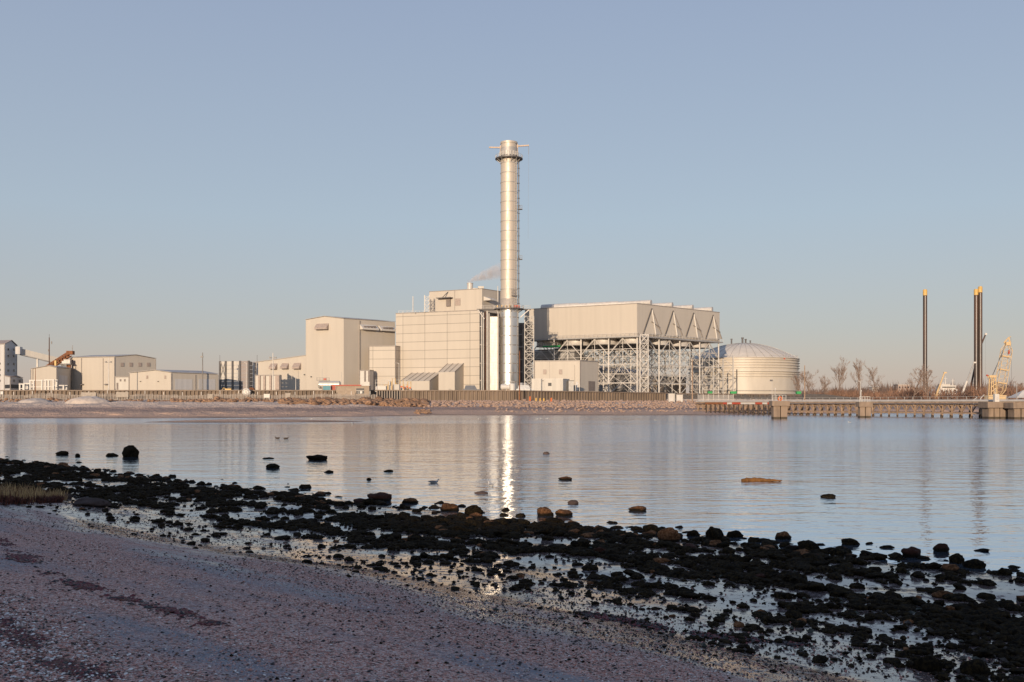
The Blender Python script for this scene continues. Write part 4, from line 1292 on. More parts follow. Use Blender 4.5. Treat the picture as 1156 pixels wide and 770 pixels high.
# --- storage tank
TD = 480.0
tp = P2(839.2, TD); TR = 25.6
t = thing('storage_tank', 'wide round cream tank with ribbed shallow dome roof and stiffening rings', 'tank', (tp.x, tp.y, G))
ze = zof(403.2, TD - TR); za = zof(387.6, TD)
mb = MB(); mb.lathe([(TR, G - .3), (TR, ze)], tp, 96); mb.build('shell', M['tank'], t, smooth=True)
prof = []
for k in range(15):
    f_ = k / 14; prof.append((TR * (1 - f_) + .02, ze + .02 + (za - ze) * (1 - (1 - f_) ** 2)))
mb = MB(); mb.lathe(prof, tp, 96); mb.build('dome_roof', M['tank_roof'], t, smooth=True)
mb = MB()
for a in range(40):
    q = 2 * math.pi * a / 40
    mb.tube([(tp.x + (r_ + .05) * math.cos(q), tp.y + (r_ + .05) * math.sin(q), z_ + .08) for (r_, z_) in prof[:13]], .08, 4)
mb.build('roof_rib', M['steel'], t)
for i, y in enumerate((403.4, 405.6, 408.6, 411.6, 414.6, 419.0, 421.6, 424.4)):
    zz = zof(y, TD - TR); mb = MB(); w_ = .6 if i not in (5,) else .8
    mb.lathe([(TR - .02, zz - .12), (TR + w_, zz - .12), (TR + w_, zz + .12), (TR - .02, zz + .12)], tp, 96); mb.build('wind_girder', M['tank'], t, smooth=False)
zz = zof(441.0, TD - TR); mb = MB(); mb.lathe([(TR - .02, zz - .2), (TR + .25, zz - .2), (TR + .25, zz + .2), (TR - .02, zz + .2)], tp, 96); mb.build('base_ring', M['trim'], t)
mb = MB()
n = 90
for h_ in (.6, 1.15):
    mb.tube([(tp.x + (TR - .3) * math.cos(2 * math.pi * j / n), tp.y + (TR - .3) * math.sin(2 * math.pi * j / n), ze + .25 + h_) for j in range(n + 1)], .05, 4, cap=False)
for j in range(n):
    a = 2 * math.pi * j / n; mb.bar((tp.x + (TR - .3) * math.cos(a), tp.y + (TR - .3) * math.sin(a), ze + .1), (tp.x + (TR - .3) * math.cos(a), tp.y + (TR - .3) * math.sin(a), ze + 1.45), .07)
mb.build('roof_railing', M['steel_pale'], t)
for (px, dd_, h_, r_) in ((825.8, 480, 2.6, .35), (838.2, 482, 3.0, .45), (841.8, 478, 2.0, .4), (847, 481, 1.6, .3)):
    p = P2(px, dd_); f_ = (p - tp).length / TR; z_ = ze + (za - ze) * (1 - f_ ** 2)
    mb = MB(); mb.tube([(p.x, p.y, z_ - .3), (p.x, p.y, z_ + h_)], r_, 8); mb.tube([(p.x, p.y, z_ + h_ * .8), (p.x, p.y, z_ + h_)], r_ * 1.4, 8); mb.build('roof_vent', M['steel_dark'], t)
for px in (875.5, 898.4):
    k = (px - PX) / F
    a = math.atan2(-1, (px - 839.2) / 60 * 1.05) if px < 890 else R(-5)
    mb = MB(); mb.box((tp.x + (TR + .2) * math.cos(a), tp.y + (TR + .2) * math.sin(a), ze - .6), (.6, .6, .8)); mb.build('lamp_box', M['red'], t)
# stairs / frame tower before the tank
t = thing('steel_trestle', 'open grey steel trestle standing in front of the left half of the cream tank', 'trestle', (P2(806, 425).x, 425, G))
xs_ = [793, 805.3, 816.2, 827.6]
tops = [402, 404, 405, 401.5]
for px, y in zip(xs_, tops):
    p = P2(px, 425); mb = MB(); mb.bar((p.x, p.y, G), (p.x, p.y, zof(y, 425)), .42); mb.build('post', M['steel'], t)
mb = MB()
for i in range(3):
    p, q = P2(xs_[i], 425), P2(xs_[i + 1], 425)
    for y in (414, 427, 440): mb.bar((p.x, p.y, zof(y, 425)), (q.x, q.y, zof(y - (2 if i == 2 else 0), 425)), .22)
    mb.bar((p.x, p.y, zof(427, 425)), (q.x, q.y, zof(414, 425)), .22); mb.bar((p.x, p.y, zof(405, 425)), (q.x, q.y, zof(414, 425)), .22)
    mb.bar((p.x, p.y, zof(440, 425)), (q.x, q.y, zof(427, 425)), .22)
mb.build('bracing', M['steel'], t)

# --- control building and trailer in front of the condenser
fp = foot(603.4, 655, 675.2, 340, 1.012, 1.026)
t, _ = simple_building('control_building', 'plain cream flat-roofed building with two small vents and a big side door, below the condenser', fp, zof(406.6, 340), M['clad'])
for (a, b_) in ((613.4, 616.8), (631.2, 634.6)):
    framed(t, 'vent', fp, 'F', a, b_, 417.3, 422.4, M['roof_pink'], M['trim'], .2)
part_box(t, 'side_door', fp, 'R', 664.2, 671.6, 430.4, 441.5, M['vent'], .08)
part_box(t, 'door', fp, 'F', 650.4, 652.6, 431, 441, M['clad_grey'], .1)
part_box(t, 'downpipe', fp, 'F', 648.6, 649.1, 412, 440, M['trim'], .15)
part_box(t, 'panel_joint', fp, 'F', 620.3, 620.6, 407.5, 440, M['trim'], .05)
fp = foot(600.2, 635.6, 642.8, 322, 1.008, 1.02)
t = thing('site_trailer', 'long low cream cabin with one dark square opening, before the control building', 'cabin', (fp[1].x, fp[1].y, G))
L, C, Rr, B = fp; zt = zof(427.6, 322)
mb = MB(); mb.prism([L, C, Rr, B], G + .55, zt); mb.build('body', M['clad_white'], t)
flat_cap(fp, zt, .1, .15).build('roof', M['white'], t)
part_box(t, 'opening', fp, 'F', 618.8, 622.6, 432.2, 435.8, M['dark'], .06)
part_box(t, 'vent', fp, 'F', 612.2, 613.6, 429.3, 430.3, M['vent'], .2)
mb = MB(); mb.prism([p_ * .6 + (L + C + Rr + B) / 4 * .4 for p_ in (L, C, Rr, B)], G - .1, G + .56); mb.build('undercarriage', M['steel_dark'], t)
q = P2(644.6, 326); t = thing('transformer_cabinet', 'grey upright cabinet with lifting frame beside the low cream cabin', 'cabinet', (q.x, q.y, G))
mb = MB(); mb.box((q.x, q.y, G + 1.9), (1.6, 1.6, 3.8)); mb.build('body', M['steel'], t)
mb = MB(); mb.box((q.x, q.y, G + 3.9), (1.9, 1.9, .2)); mb.build('lid', M['steel_dark'], t)
mb = MB(); mb.bar((q.x + 1.5, q.y, G), (q.x + 1.5, q.y, G + 3.0), .15); mb.bar((q.x + 1.5, q.y, G + 3), (q.x + 2.8, q.y, G + 3), .15); mb.bar((q.x + 2.8, q.y, G), (q.x + 2.8, q.y, G + 3.0), .15); mb.build('frame', M['steel_pale'], t)

# --- yard gear in front of the boiler house
def vessel(px, d, length, r, label, mat, name='horizontal_tank', zc=None, rz=0.0):  # zc: height of the axis
    p = P2(px, d); zc = zc if zc else G + r + .7
    t = thing(name, label, 'tank', (p.x, p.y, G))
    mb = MB(); ax = Vector((math.cos(rz), math.sin(rz), 0)); c = Vector((p.x, p.y, zc)); h = length / 2
    mb.tube([c - ax * (h + r * .28), c - ax * (h + r * .2), c - ax * h, c + ax * h, c + ax * (h + r * .2), c + ax * (h + r * .28)], [r * .35, r * .75, r, r, r * .75, r * .35], 20)
    mb.build('shell', M[mat], t, smooth=True)
    for s_ in (-.6, .6):
        mb = MB(); q = c + ax * h * s_; mb.box((q.x, q.y, (G + zc - r * .7) / 2), (.5, r * 1.6, zc - r * .7 - G), rz); mb.build('saddle', M['concrete'], t)
    return t, c
t, c = vessel(372.0, 322, 6.6, 1.25, 'long silver horizontal tank with walkway on top, before the tall cream hall', 'duct_skin', zc=8.9)
mb = MB(); mb.box((c.x - 2.0, c.y, c.z + 1.35), (4.2, 1.0, .1))
for k in range(5): mb.bar((c.x - 4 + k, c.y - .5, c.z + 1.3), (c.x - 4 + k, c.y - .5, c.z + 2.3), .08)
for h_ in (1.8, 2.3): mb.bar((c.x - 4.1, c.y - .5, c.z + h_), (c.x, c.y - .5, c.z + h_), .08)
mb.build('walkway', M['steel_dark'], t)
mb = MB(); mb.box((c.x - 1.4, c.y - .3, c.z + 1.8), (.9, .5, .6)); mb.build('valve_box', M['red'], t)
vessel(570.5, 318, 2.6, .95, 'white horizontal tank at the foot of the chimney', 'white', zc=8.1)
p = P2(578.5, 318); t = thing('upright_tank', 'stubby white upright tank at the foot of the chimney', 'tank', (p.x, p.y, G))
mb = MB(); mb.lathe([(.95, G), (.95, G + 2.4), (.7, G + 2.8), (.02, G + 3.0)], p, 20); mb.build('shell', M['white'], t, smooth=True)
mb = MB(); mb.tube([(p.x + .6, p.y - .4, G + 2.8), (p.x + .6, p.y - .4, G + 3.4), (p.x - 1.0, p.y - .4, G + 3.4)], .1, 6); mb.build('pipe', M['steel'], t)

def container(px0, px1, yt, d, mat, label, depth=2.4, zb=G, name='shipping_container'):
    a, b_ = P2(px0, d), P2(px1, d); zt = zof(yt, d)
    t = thing(name, label, 'container', ((a.x + b_.x) / 2, d, zb))
    cx, wx = (a.x + b_.x) / 2, b_.x - a.x
    mb = MB(); mb.box((cx, d + depth / 2, (zb + zt) / 2), (wx, depth, zt - zb)); mb.build('box', mat, t)
    mb = MB()
    n = int(wx / .35)
    for k in range(n): mb.box((a.x + .2 + k * .35, d - .03, (zb + zt) / 2), (.14, .06, zt - zb - .4))
    for z_ in (zb + .08, zt - .08): mb.box((cx, d - .04, z_), (wx + .05, .1, .16))
    mb.build('ribbing', mat, t)
    mb = MB()
    for x_ in (a.x + .08, b_.x - .08): mb.box((x_, d - .05, (zb + zt) / 2), (.14, .12, zt - zb + .02))
    mb.build('corner_post', M['trim'], t)
    return t
container(364.2, 373.4, 435.6, 304, M['blue'], 'faded blue container beside the red one, below the silver tank')
container(373.6, 379.3, 434.4, 305, M['red'], 'faded red container touching the left end of the red-roofed hut')
container(444.5, 451, 433.8, 312, M['clad_white'], 'white box container right of the red-roofed hut')
container(425.6, 436, 435.6, 309, M['white'], 'low white container near the yellow pipework')

# red-roofed hut in front of the sheet piling
hd = 296.0
a, b_ = P2(379.6, hd), P2(416.8, hd); zt = zof(435.6, hd); zb = h_far(np.array([a.x]), np.array([hd]))[0] - .2
t = thing('gate_hut', 'tan hut with flat red roof and one dark window, in front of the sheet piling', 'hut', ((a.x + b_.x) / 2, hd, zb))
mb = MB(); mb.box(((a.x + b_.x) / 2, hd + 1.5, (zb + zt) / 2), (b_.x - a.x, 3.0, zt - zb)); mb.build('wall', M['brown_hut'], t)
mb = MB(); x0, x1 = P2(378.8, hd).x, P2(408, hd).x; mb.box(((x0 + x1) / 2, hd + 1.4, zt + .16), (x1 - x0, 3.6, .3)); mb.build('roof', M['red'], t)
mb = MB(); x0, x1 = P2(408.2, hd).x, P2(417.5, hd).x; mb.box(((x0 + x1) / 2, hd + 1.4, zt + .12), (x1 - x0, 3.4, .22)); mb.build('roof', M['white'], t)
x0, x1 = P2(402.2, hd).x, P2(411, hd).x; z0_, z1_ = zof(444.8, hd), zof(438.4, hd)
mb = MB(); mb.box(((x0 + x1) / 2, hd - .02, (z0_ + z1_) / 2), (x1 - x0, .12, z1_ - z0_)); wdw = mb.build('window', M['dark'], t)
mb = MB()
for f_ in (.25, .5, .75): mb.box((x0 + (x1 - x0) * f_, hd - .10, z0_ + (z1_ - z0_) * .3), (.09, .06, (z1_ - z0_) * .6))
mb.box(((x0 + x1) / 2, hd - .1, z0_ + (z1_ - z0_) * .62), (x1 - x0, .06, .1)); mb.build('frame', M['steel_pale'], wdw)
mb = MB(); mb.box((x0 + (x1 - x0) * .62, hd - .12, z0_ + .5), ((x1 - x0) * .25, .05, .7)); mb.build('shutter', M['white'], wdw)

# pipework skid with yellow valves
t = thing('pipework_skid', 'cluster of white vessels with yellow pipes and rails before the panelled block', 'pipework', (P2(448, 326).x, 326, G))
for (px, h_, r_) in ((428, 2.2, 1.3), (439.5, 4.0, .5), (443, 2.6, .8), (455.5, 2.0, .9), (461, 1.6, 1.2)):
    p = P2(px, 326); mb = MB(); mb.lathe([(r_, G), (r_, G + h_ * .8), (r_ * .6, G + h_), (.02, G + h_)], p, 16); mb.build('vessel', M['white'], t, smooth=True)
for k in range(7):
    px = 434 + k * 4.4; p = P2(px, 324); h_ = 2.6 + 2.0 * ((k * 37) % 5) / 4
    mb = MB(); mb.tube([(p.x, p.y, G), (p.x, p.y, G + h_), (p.x + 1.0, p.y, G + h_), (p.x + 1.0, p.y, G + 1.0)], .11, 6); mb.build('yellow_pipe', M['yellow'], t)
mb = MB()
for k in range(5): mb.box((P2(450 + k * 3.2, 323).x, 323, G + 1.5 + .4 * (k % 2)), (.7, .4, .5))
mb.build('valve_cluster', M['orange'], t)
mb = MB(); p, q = P2(424, 328), P2(464, 328); mb.box(((p.x + q.x) / 2, 328, G + 3.2), (q.x - p.x, 1.2, .12))
for k in range(13):
    x_ = p.x + (q.x - p.x) * k / 12; mb.bar((x_, 327.4, G), (x_, 327.4, G + 4.2), .09)
mb.bar((p.x, 327.4, G + 4.2), (q.x, 327.4, G + 4.2), .08); mb.build('pipe_bridge', M['steel'], t)
# vehicles by the boiler house: roofs showing above the piling
def car(px, d, L_, label, mat, van=False):
    p = P2(px, d); t = thing('parked_car', label, 'car', (p.x, p.y, G))
    h = 1.0; H = 2.1 if van else 1.55
    mb = MB(); x0, x1 = p.x - L_ / 2, p.x + L_ / 2
    mb.add([(x0, d, G + .35), (x1, d, G + .35), (x1, d, G + h - .1), (x0 + .15, d, G + h), (x0, d + 1.8, G + .35), (x1, d + 1.8, G + .35), (x1, d + 1.8, G + h - .1), (x0 + .15, d + 1.8, G + h)],
           [(0, 1, 2, 3), (7, 6, 5, 4), (0, 4, 5, 1), (1, 5, 6, 2), (2, 6, 7, 3), (3, 7, 4, 0)])
    mb.build('body', mat, t)
    mb = MB(); a0, a1, b0, b1 = x0 + .5, x1 - .9, x0 + .9, x1 - 1.6
    mb.add([(a0, d + .05, G + h - .1), (a1, d + .05, G + h - .1), (b1, d + .25, G + H), (b0, d + .25, G + H), (a0, d + 1.75, G + h - .1), (a1, d + 1.75, G + h - .1), (b1, d + 1.55, G + H), (b0, d + 1.55, G + H)],
           [(0, 1, 2, 3), (7, 6, 5, 4), (1, 5, 6, 2), (2, 6, 7, 3), (3, 7, 4, 0)])
    cb = mb.build('cabin', mat if van else M['glass'], t)
    mb = MB(); mb.box(((b0 + b1) / 2, d + .9, G + H + .02), (b1 - b0, 1.3, .06)); mb.build('roof', mat, cb)
    for x_ in (x0 + .8, x1 - .8):
        for y_ in (d + .02, d + 1.7):
            mb = MB(); mb.tube([(x_, y_, G + .33), (x_, y_ + .2, G + .33)], .33, 14); mb.build('wheel', M['dark'], t)
car(532, 312, 5.4, 'dark blue grey vehicle parked at the foot of the boiler house', plain('car_paint', (.09, .10, .13), .3), True)
car(592.5, 310, 5.6, 'silver vehicle parked right of the white tanks at the chimney foot', plain('silver_paint', (.5, .5, .5), .3, .3), True)
# ------------------------------------------------------------------ sheet piling, fences, poles
def poly_at(pts, s_):
    acc = 0
    for i in range(len(pts) - 1):
        l = (pts[i + 1] - pts[i]).length
        if acc + l >= s_ or i == len(pts) - 2:
            return pts[i].lerp(pts[i + 1], (s_ - acc) / l), (pts[i + 1] - pts[i]).normalized()
        acc += l
def polylen(pts): return sum((pts[i + 1] - pts[i]).length for i in range(len(pts) - 1))

def sheet_wall(name, label, pts, ztop, zbot, mat, cap, period=1.25, dep=.42):
    p0 = pts[0]
    t = thing(name, label, 'retaining wall', (p0.x, p0.y, zbot(0)))
    n = int(polylen(pts) / period)
    vs, fs = [], []
    tot = polylen(pts)
    for k in range(n):
        for (f_, o_) in ((0, 0), (.38, 0), (.5, dep), (.88, dep)):
            q, e = poly_at(pts, min(tot - .01, (k + f_) * period))
            nn = Vector((e.y, -e.x))
            p = q - nn * o_
            u = (k + f_) / n
            vs += [(p.x, p.y, zbot(u)), (p.x, p.y, ztop(u))]
    for i in range(len(vs) // 2 - 1): fs.append((2 * i, 2 * i + 2, 2 * i + 3, 2 * i + 1))
    MB().add(vs, fs).build('sheet_piles', mat, t)
    mb = MB()
    for i in range(40):
        a, e = poly_at(pts, tot * i / 40 + .001); b_, _ = poly_at(pts, tot * (i + 1) / 40 - .001)
        nn = Vector((e.y, -e.x))
        za, zb = ztop(i / 40), ztop((i + 1) / 40)
        q = [a + nn * .12, b_ + nn * .12, b_ - nn * .6, a - nn * .6]
        mb.hexa([(q[0].x, q[0].y, za - .2), (q[1].x, q[1].y, zb - .2), (q[2].x, q[2].y, zb - .2), (q[3].x, q[3].y, za - .2), (q[0].x, q[0].y, za + .12), (q[1].x, q[1].y, zb + .12), (q[2].x, q[2].y, zb + .12), (q[3].x, q[3].y, za + .12)])
    mb.build('capping', cap, t)
    return t
M['piling'] = plain('sheet_pile_steel', (.25, .185, .135), .75, 0, .45, .35, stretch=(1, 1, .3))
M['piling_pale'] = plain('pale_sheet_pile', (.33, .27, .22), .75, 0, .3, .35, stretch=(1, 1, .3))
M['piling_cap'] = plain('piling_cap', (.27, .20, .15), .7, 0, .35, .5)
A_ = [Vector((-330, 300)), P2(424.5, 300)]
sheet_wall('sheet_pile_wall', 'long brown ribbed sheet pile wall behind the grey picket fence', A_, lambda u: zof(440.7, 300), lambda u: 3.0, M['piling'], M['piling_cap'])
B_ = [P2(452.5, 300), P2(580, 300), P2(754, 345)]
sheet_wall('sheet_pile_wall', 'brown ribbed sheet pile wall below the chimney and condenser', B_, lambda u: zof(440.9, 300) + (zof(443.7, 345) - zof(440.9, 300)) * max(0, (u - .3) / .7), lambda u: 3.0, M['piling'], M['piling_cap'])
C_ = [P2(764, 349), P2(941, 383)]
sheet_wall('sheet_pile_wall', 'grey brown ribbed sheet pile wall below the round cream tank', C_, lambda u: zof(444.3, 349) + (zof(446.2, 383) - zof(444.3, 349)) * u, lambda u: 2.6, plain('grey_sheet_pile', (.19, .155, .13), .75, 0, .4, .35, stretch=(1, 1, .3)), M['piling_cap'])
# soldier piles with dark gaps
a, b_ = P2(424.8, 300), P2(452.3, 300)
t = thing('soldier_pile_wall', 'short run of upright steel posts with dark gaps between, in the brown piling', 'retaining wall', ((a.x + b_.x) / 2, 300, 3.0))
mb = MB(); mb.box(((a.x + b_.x) / 2, 301, (3 + zof(440.9, 300)) / 2), (b_.x - a.x, .3, zof(440.9, 300) - 3)); mb.build('gap_dark_sheet', M['steel_dark'], t)  # dark sheet put in for the darkness of the open gaps
for k in range(10):
    x_ = a.x + (b_.x - a.x) * (k + .3) / 9.6; mb = MB(); mb.box((x_, 300.1, (3 + zof(440.6, 300)) / 2), (.32, .5, zof(440.6, 300) - 3)); mb.build('post', M['piling_pale'], t)
mb = MB(); mb.box(((a.x + b_.x) / 2, 300.4, zof(440.6, 300)), (b_.x - a.x, .9, .3)); mb.build('capping', M['piling_cap'], t)

# picket fence in front of the left-hand piling
t = thing('picket_fence', 'long weathered grey picket fence along the top of the left beach', 'fence', (P2(200, 293).x, 293, 3.3))
M['picket'] = plain('weathered_picket', (.40, .345, .30), .8, 0, .35, .8)
x0, x1 = -235.0, P2(425, 293).x
xx = np.arange(x0, x1, .46)
zg = h_far(xx, np.full_like(xx, 293.0))
mb = MB()
for x_, z_ in zip(xx, zg):
    h_ = 2.1 + random.uniform(-.12, .15)
    mb.box((x_, 293 + random.uniform(-.03, .03), z_ + h_ / 2 - .15), (.24, .06, h_))
mb.build('pickets', M['picket'], t)
mb = MB()
for h_ in (.5, 1.6):
    for i in range(0, len(xx) - 20, 20): mb.bar((xx[i], 293.08, zg[i] + h_), (xx[i + 20], 293.08, zg[i + 20] + h_), .12)
mb.build('rail', M['picket'], t)
for i in range(0, len(xx), 12):
    mb = MB(); mb.bar((xx[i], 293.1, zg[i] - .2), (xx[i], 293.1, zg[i] + 2.9), .14); mb.build('post', M['steel_pale'], t)
# chain link screen near the tank
a, b_ = P2(788, 325), P2(828, 335)
t = thing('mesh_fence', 'short run of pale mesh fence on posts in front of the tank piling', 'fence', (a.x, a.y, 3.3))
mb = MB()
for k in range(60):
    q = a.lerp(b_, k / 59); mb.box((q.x, q.y, 4.55), (.07, .04, 2.2))
for h_ in (3.5, 4.6, 5.65): mb.bar((a.x, a.y, h_), (b_.x, b_.y, h_), .07)
mb.build('mesh_panel', M['steel_pale'], t)
for k in range(8):
    q = a.lerp(b_, k / 7); mb = MB(); mb.bar((q.x, q.y, 3.0), (q.x, q.y, 5.9), .13); mb.build('post', M['steel_pale'], t)

M['picket_pale'] = plain('pale_board', (.44, .38, .32), .8, 0, .2)
# blank white boards and boxes along the fence
for (c, w_, y0, y1, lab, mt) in ((301.2, 6.8, 444.8, 449, 'blank white board on the picket fence below the turbine hall wing', 'white'),
                                 (325, 5.8, 443.8, 451, 'tall pale board on the picket fence between two lamp masts', 'picket_pale'),
                                 (100, 17, 443.0, 447.6, 'wide pale panel on the piling below the big vented warehouse', 'picket_pale'),
                                 (138, 14, 442.6, 448.4, 'pale low panel on the fence below the low shed gable', 'picket_pale'),
                                 (237.5, 5.5, 445, 449.6, 'small pale board on the fence right of the low shed', 'picket_pale'),
                                 (2, 3.2, 441.8, 445.2, 'bright cream board on the fence below the grey tower', 'yellow' if False else 'white')):
    d_ = 292.6; p = P2(c, d_); ww = w_ / F * d_; z0_, z1_ = zof(y1, d_), zof(y0, d_)
    t = thing('fence_board', lab, 'board', (p.x, p.y, z0_))
    mb = MB(); mb.box((p.x, p.y, (z0_ + z1_) / 2), (ww, .1, z1_ - z0_)); mb.build('panel', M[mt], t)
    mb = MB()
    for s_ in (-.4, .4): mb.bar((p.x + ww * s_, p.y + .12, z0_ - .8), (p.x + ww * s_, p.y + .12, z1_ + .1), .12)
    mb.build('post', M['steel'], t)
# two pale cabinets by the condenser corner
for (c, d_, lab) in ((757.8, 335, 'left of two pale cabinets on the shore below the condenser corner'), (766.8, 335, 'right, lower of two pale cabinets on the shore below the condenser corner')):
    p = P2(c, d_); zb = 3.4; zt = zof(444.8 if c < 760 else 446, d_)
    t = thing('shore_cabinet', lab, 'cabinet', (p.x, p.y, zb))
    mb = MB(); mb.box((p.x, p.y, (zb + zt) / 2), (2.1, 1.6, zt - zb)); mb.build('body', M['clad_white'], t)
    mb = MB(); mb.box((p.x, p.y, zt + .06), (2.3, 1.8, .14)); mb.build('lid', M['steel_pale'], t)
    mb = MB(); mb.box((p.x - .2, p.y - .83, (zb + zt) / 2), (1.3, .06, (zt - zb) * .8)); mb.build('door', M['steel_pale'], t)
# orange markers and yellow bollards below the control building
for (c, mt, h_, lab, nm) in ((598.4, 'orange', 1.7, 'orange marker post below the lattice tower, left of the yellow bollards', 'marker_post'), (622.4, 'orange', 1.6, 'orange marker post right of the three yellow bollards', 'marker_post'),
                         (605.2, 'yellow', 1.4, None, 'bollard'), (609.8, 'yellow', 1.4, None, 'bollard'), (614, 'yellow', 1.4, None, 'bollard')):
    d_ = 298; p = P2(c, d_); zb = float(h_far(np.array([p.x]), np.array([d_]))[0])
    mb = MB(); mb.tube([(p.x, p.y, zb - .2), (p.x, p.y, zb + h_ - .15), (p.x, p.y, zb + h_)], [.32 if mt == 'orange' else .24, .26, .1], 10)
    o = mb.build(nm, M[mt], origin=(p.x, p.y, zb), smooth=True)
    tag(o, lab or 'small yellow bollard in a row of three before the sheet piling', 'marker' if lab else 'bollard', None if lab else 'yellow bollards before the piling')

# cable reels
def reel(px, py, d, r_, wd, m1, m2, label):
    c = W(px, py, d); t = thing('cable_reel', label, 'cable reel', (c.x, c.y, c.z - r_))
    for y_ in (-wd / 2, wd / 2):
        mb = MB()
        mb.torus((c.x, c.y + y_, c.z), (0, 1, 0), r_ - .14, .14, 24, 6)
        for k in range(6):
            a = R(60 * k); mb.bar((c.x, c.y + y_, c.z), (c.x + (r_ - .14) * math.cos(a), c.y + y_, c.z + (r_ - .14) * math.sin(a)), .14)
        mb.build('flange', M[m1], t)
    mb = MB(); mb.tube([(c.x, c.y - wd / 2, c.z), (c.x, c.y + wd / 2, c.z)], r_ * .62, 18); mb.build('drum', M[m2], t, smooth=True)
reel(278.2, 442.6, 298, 1.15, 1.0, 'white', 'steel_pale', 'white spoked cable reel standing by the piling below the panelled enclosure')
reel(284.2, 441.2, 306, 1.0, 1.2, 'rust', 'rust_dark', 'rusty brown cable reel just right of the white reel')
p = P2(258, 305); t = thing('yellow_digger', 'small yellow machine half hidden behind the piling below the panelled enclosure', 'machine', (p.x, p.y, G))
mb = MB(); mb.box((p.x, p.y, G + .75), (1.9, 1.3, .5)); mb.build('body', M['yellow'], t)
mb = MB(); mb.box((p.x + .3, p.y, G + 1.25), (.8, 1.0, .5)); mb.build('cab', M['glass'], t)
mb = MB(); mb.tube([(p.x - .8, p.y, G + .9), (p.x - 1.5, p.y, G + 1.3), (p.x - 2.2, p.y, G + .3)], .1, 6); mb.build('boom', M['yellow'], t)
for y_ in (-.7, .7):
    mb = MB(); mb.box((p.x, p.y + y_, G + .25), (2.0, .35, .5)); mb.build('track', M['dark'], t)

# white portal frames before the storage shed
fr0 = None
for (x0_, x1_, y0, d_, mt, lab) in ((22.5, 27.2, 433.6, 312, 'white', 'lowest white portal frame, nearest the grey tower annex'), (28.4, 33.6, 433.0, 314, 'white', 'narrow white portal frame second from the grey tower'),
                                (34.2, 47.5, 429.4, 310, 'white', 'wide white portal frame before the storage shed'), (51.5, 60.5, 428.9, 309, 'white', 'narrow tall white portal frame before the shed corner'),
                                (60.8, 71.8, 435.2, 311, 'steel', 'low grey frame beside the white portal frames')):
    a, b_ = P2(x0_, d_), P2(x1_, d_); zt = zof(y0, d_)
    t = thing('portal_frame', lab, 'steel frame', ((a.x + b_.x) / 2, d_, G), 'frames before the storage shed')
    for p in (a, b_):
        for y_ in (0, 2.2):
            mb = MB(); mb.bar((p.x, d_ + y_, G), (p.x, d_ + y_, zt), .42); mb.build('post', M[mt], t)
    mb = MB()
    for y_ in (0, 2.2):
        mb.bar((a.x - .3, d_ + y_, zt), (b_.x + .3, d_ + y_, zt), .35); mb.bar((a.x, d_ + y_, G + (zt - G) * .45), (b_.x, d_ + y_, G + (zt - G) * .45), .22)
    mb.build('beam', M[mt], t)

# lamp masts and poles
def lamp_mast(px, ytop, d, r_, label, kind, mat='steel_pale', zb=G):
    t, p, zt = mast('lamp_mast' if kind != 'pole' else 'utility_pole', label, px, ytop, 440, d, r_, M[mat], None, zb)
    if kind == 'flood':
        mb = MB(); zz = zt - 1.6; mb.bar((p.x - .9, p.y, zz), (p.x + .9, p.y, zz), .14); arm = mb.build('crossarm', M['steel_dark'], t)
        for s_ in (-1, 1):
            mb = MB(); mb.box((p.x + s_ * .8, p.y - .2, zz + .15), (.55, .4, .45)); mb.build('floodlight', M['steel_dark'], arm)
    elif kind == 'street':
        mb = MB(); mb.tube([(p.x, p.y, zt - .3), (p.x - .3, p.y, zt), (p.x - 1.0, p.y, zt + .1)], .07, 6); mb.build('arm', M[mat], t)
        mb = MB(); mb.box((p.x - 1.1, p.y, zt + .06), (.65, .35, .18)); mb.build('lamp_head', M['steel_dark'], t)
    elif kind == 'ball':
        mb = MB(); mb.box((p.x - .25, p.y, zt - 1.4), (.8, .5, .5)); mb.build('lamp_head', M['steel_dark'], t)
    return t
lamp_mast(122.6, 403.5, 315, .17, 'pale floodlight mast in front of the big vented warehouse', 'flood')
lamp_mast(228.7, 398, 332, .2, 'dark lamp mast rising behind the long low shed roof', 'ball', 'steel_dark')
lamp_mast(308.2, 398.4, 306, .2, 'tall pale floodlight mast before the turbine hall wing', 'flood')
lamp_mast(278.2, 409.6, 308, .12, 'thin pale lamp mast in front of the panelled enclosure', 'street', 'white')
lamp_mast(333.9, 425, 305, .12, 'short street lamp below the third louvre hood of the hall wing', 'street')
lamp_mast(450.4, 410, 318, .12, 'thin street lamp against the boiler house side wing', 'street')
lamp_mast(363.6, 416, 330, .08, 'thin rod standing above the silver tank', 'pole', 'steel')
lamp_mast(385.6, 420, 318, .08, 'thin rod at the right end of the silver tank', 'pole', 'steel')
lamp_mast(40.0, 416, 296, .12, 'thin reddish pole in front of the white portal frames', 'pole', 'rust')
lamp_mast(586.5, 396, 297, .2, 'rusty brown pole standing before the sheet piling right of the chimney', 'pole', 'rust', 3.4)
lamp_mast(781.6, 405.5, 330, .24, 'pale brown utility pole at the left edge of the tank', 'pole', 'timber', 3.2)
lamp_mast(908.4, 412.5, 335, .22, 'pale brown utility pole right of the tank', 'pole', 'timber', 3.0)
lamp_mast(871.6, 424.6, 320, .1, 'thin lamp pole in front of the tank above the left pier dolphin', 'ball', 'steel_pale', 3.0)
lamp_mast(971.3, 430.5, 260, .12, 'thin lamp pole beside the small concrete dolphin', 'street', 'steel_pale', 2.6)
lamp_mast(1147.8, 435, 230, .12, 'short pole at the far right end of the pier', 'street', 'steel', 2.6)
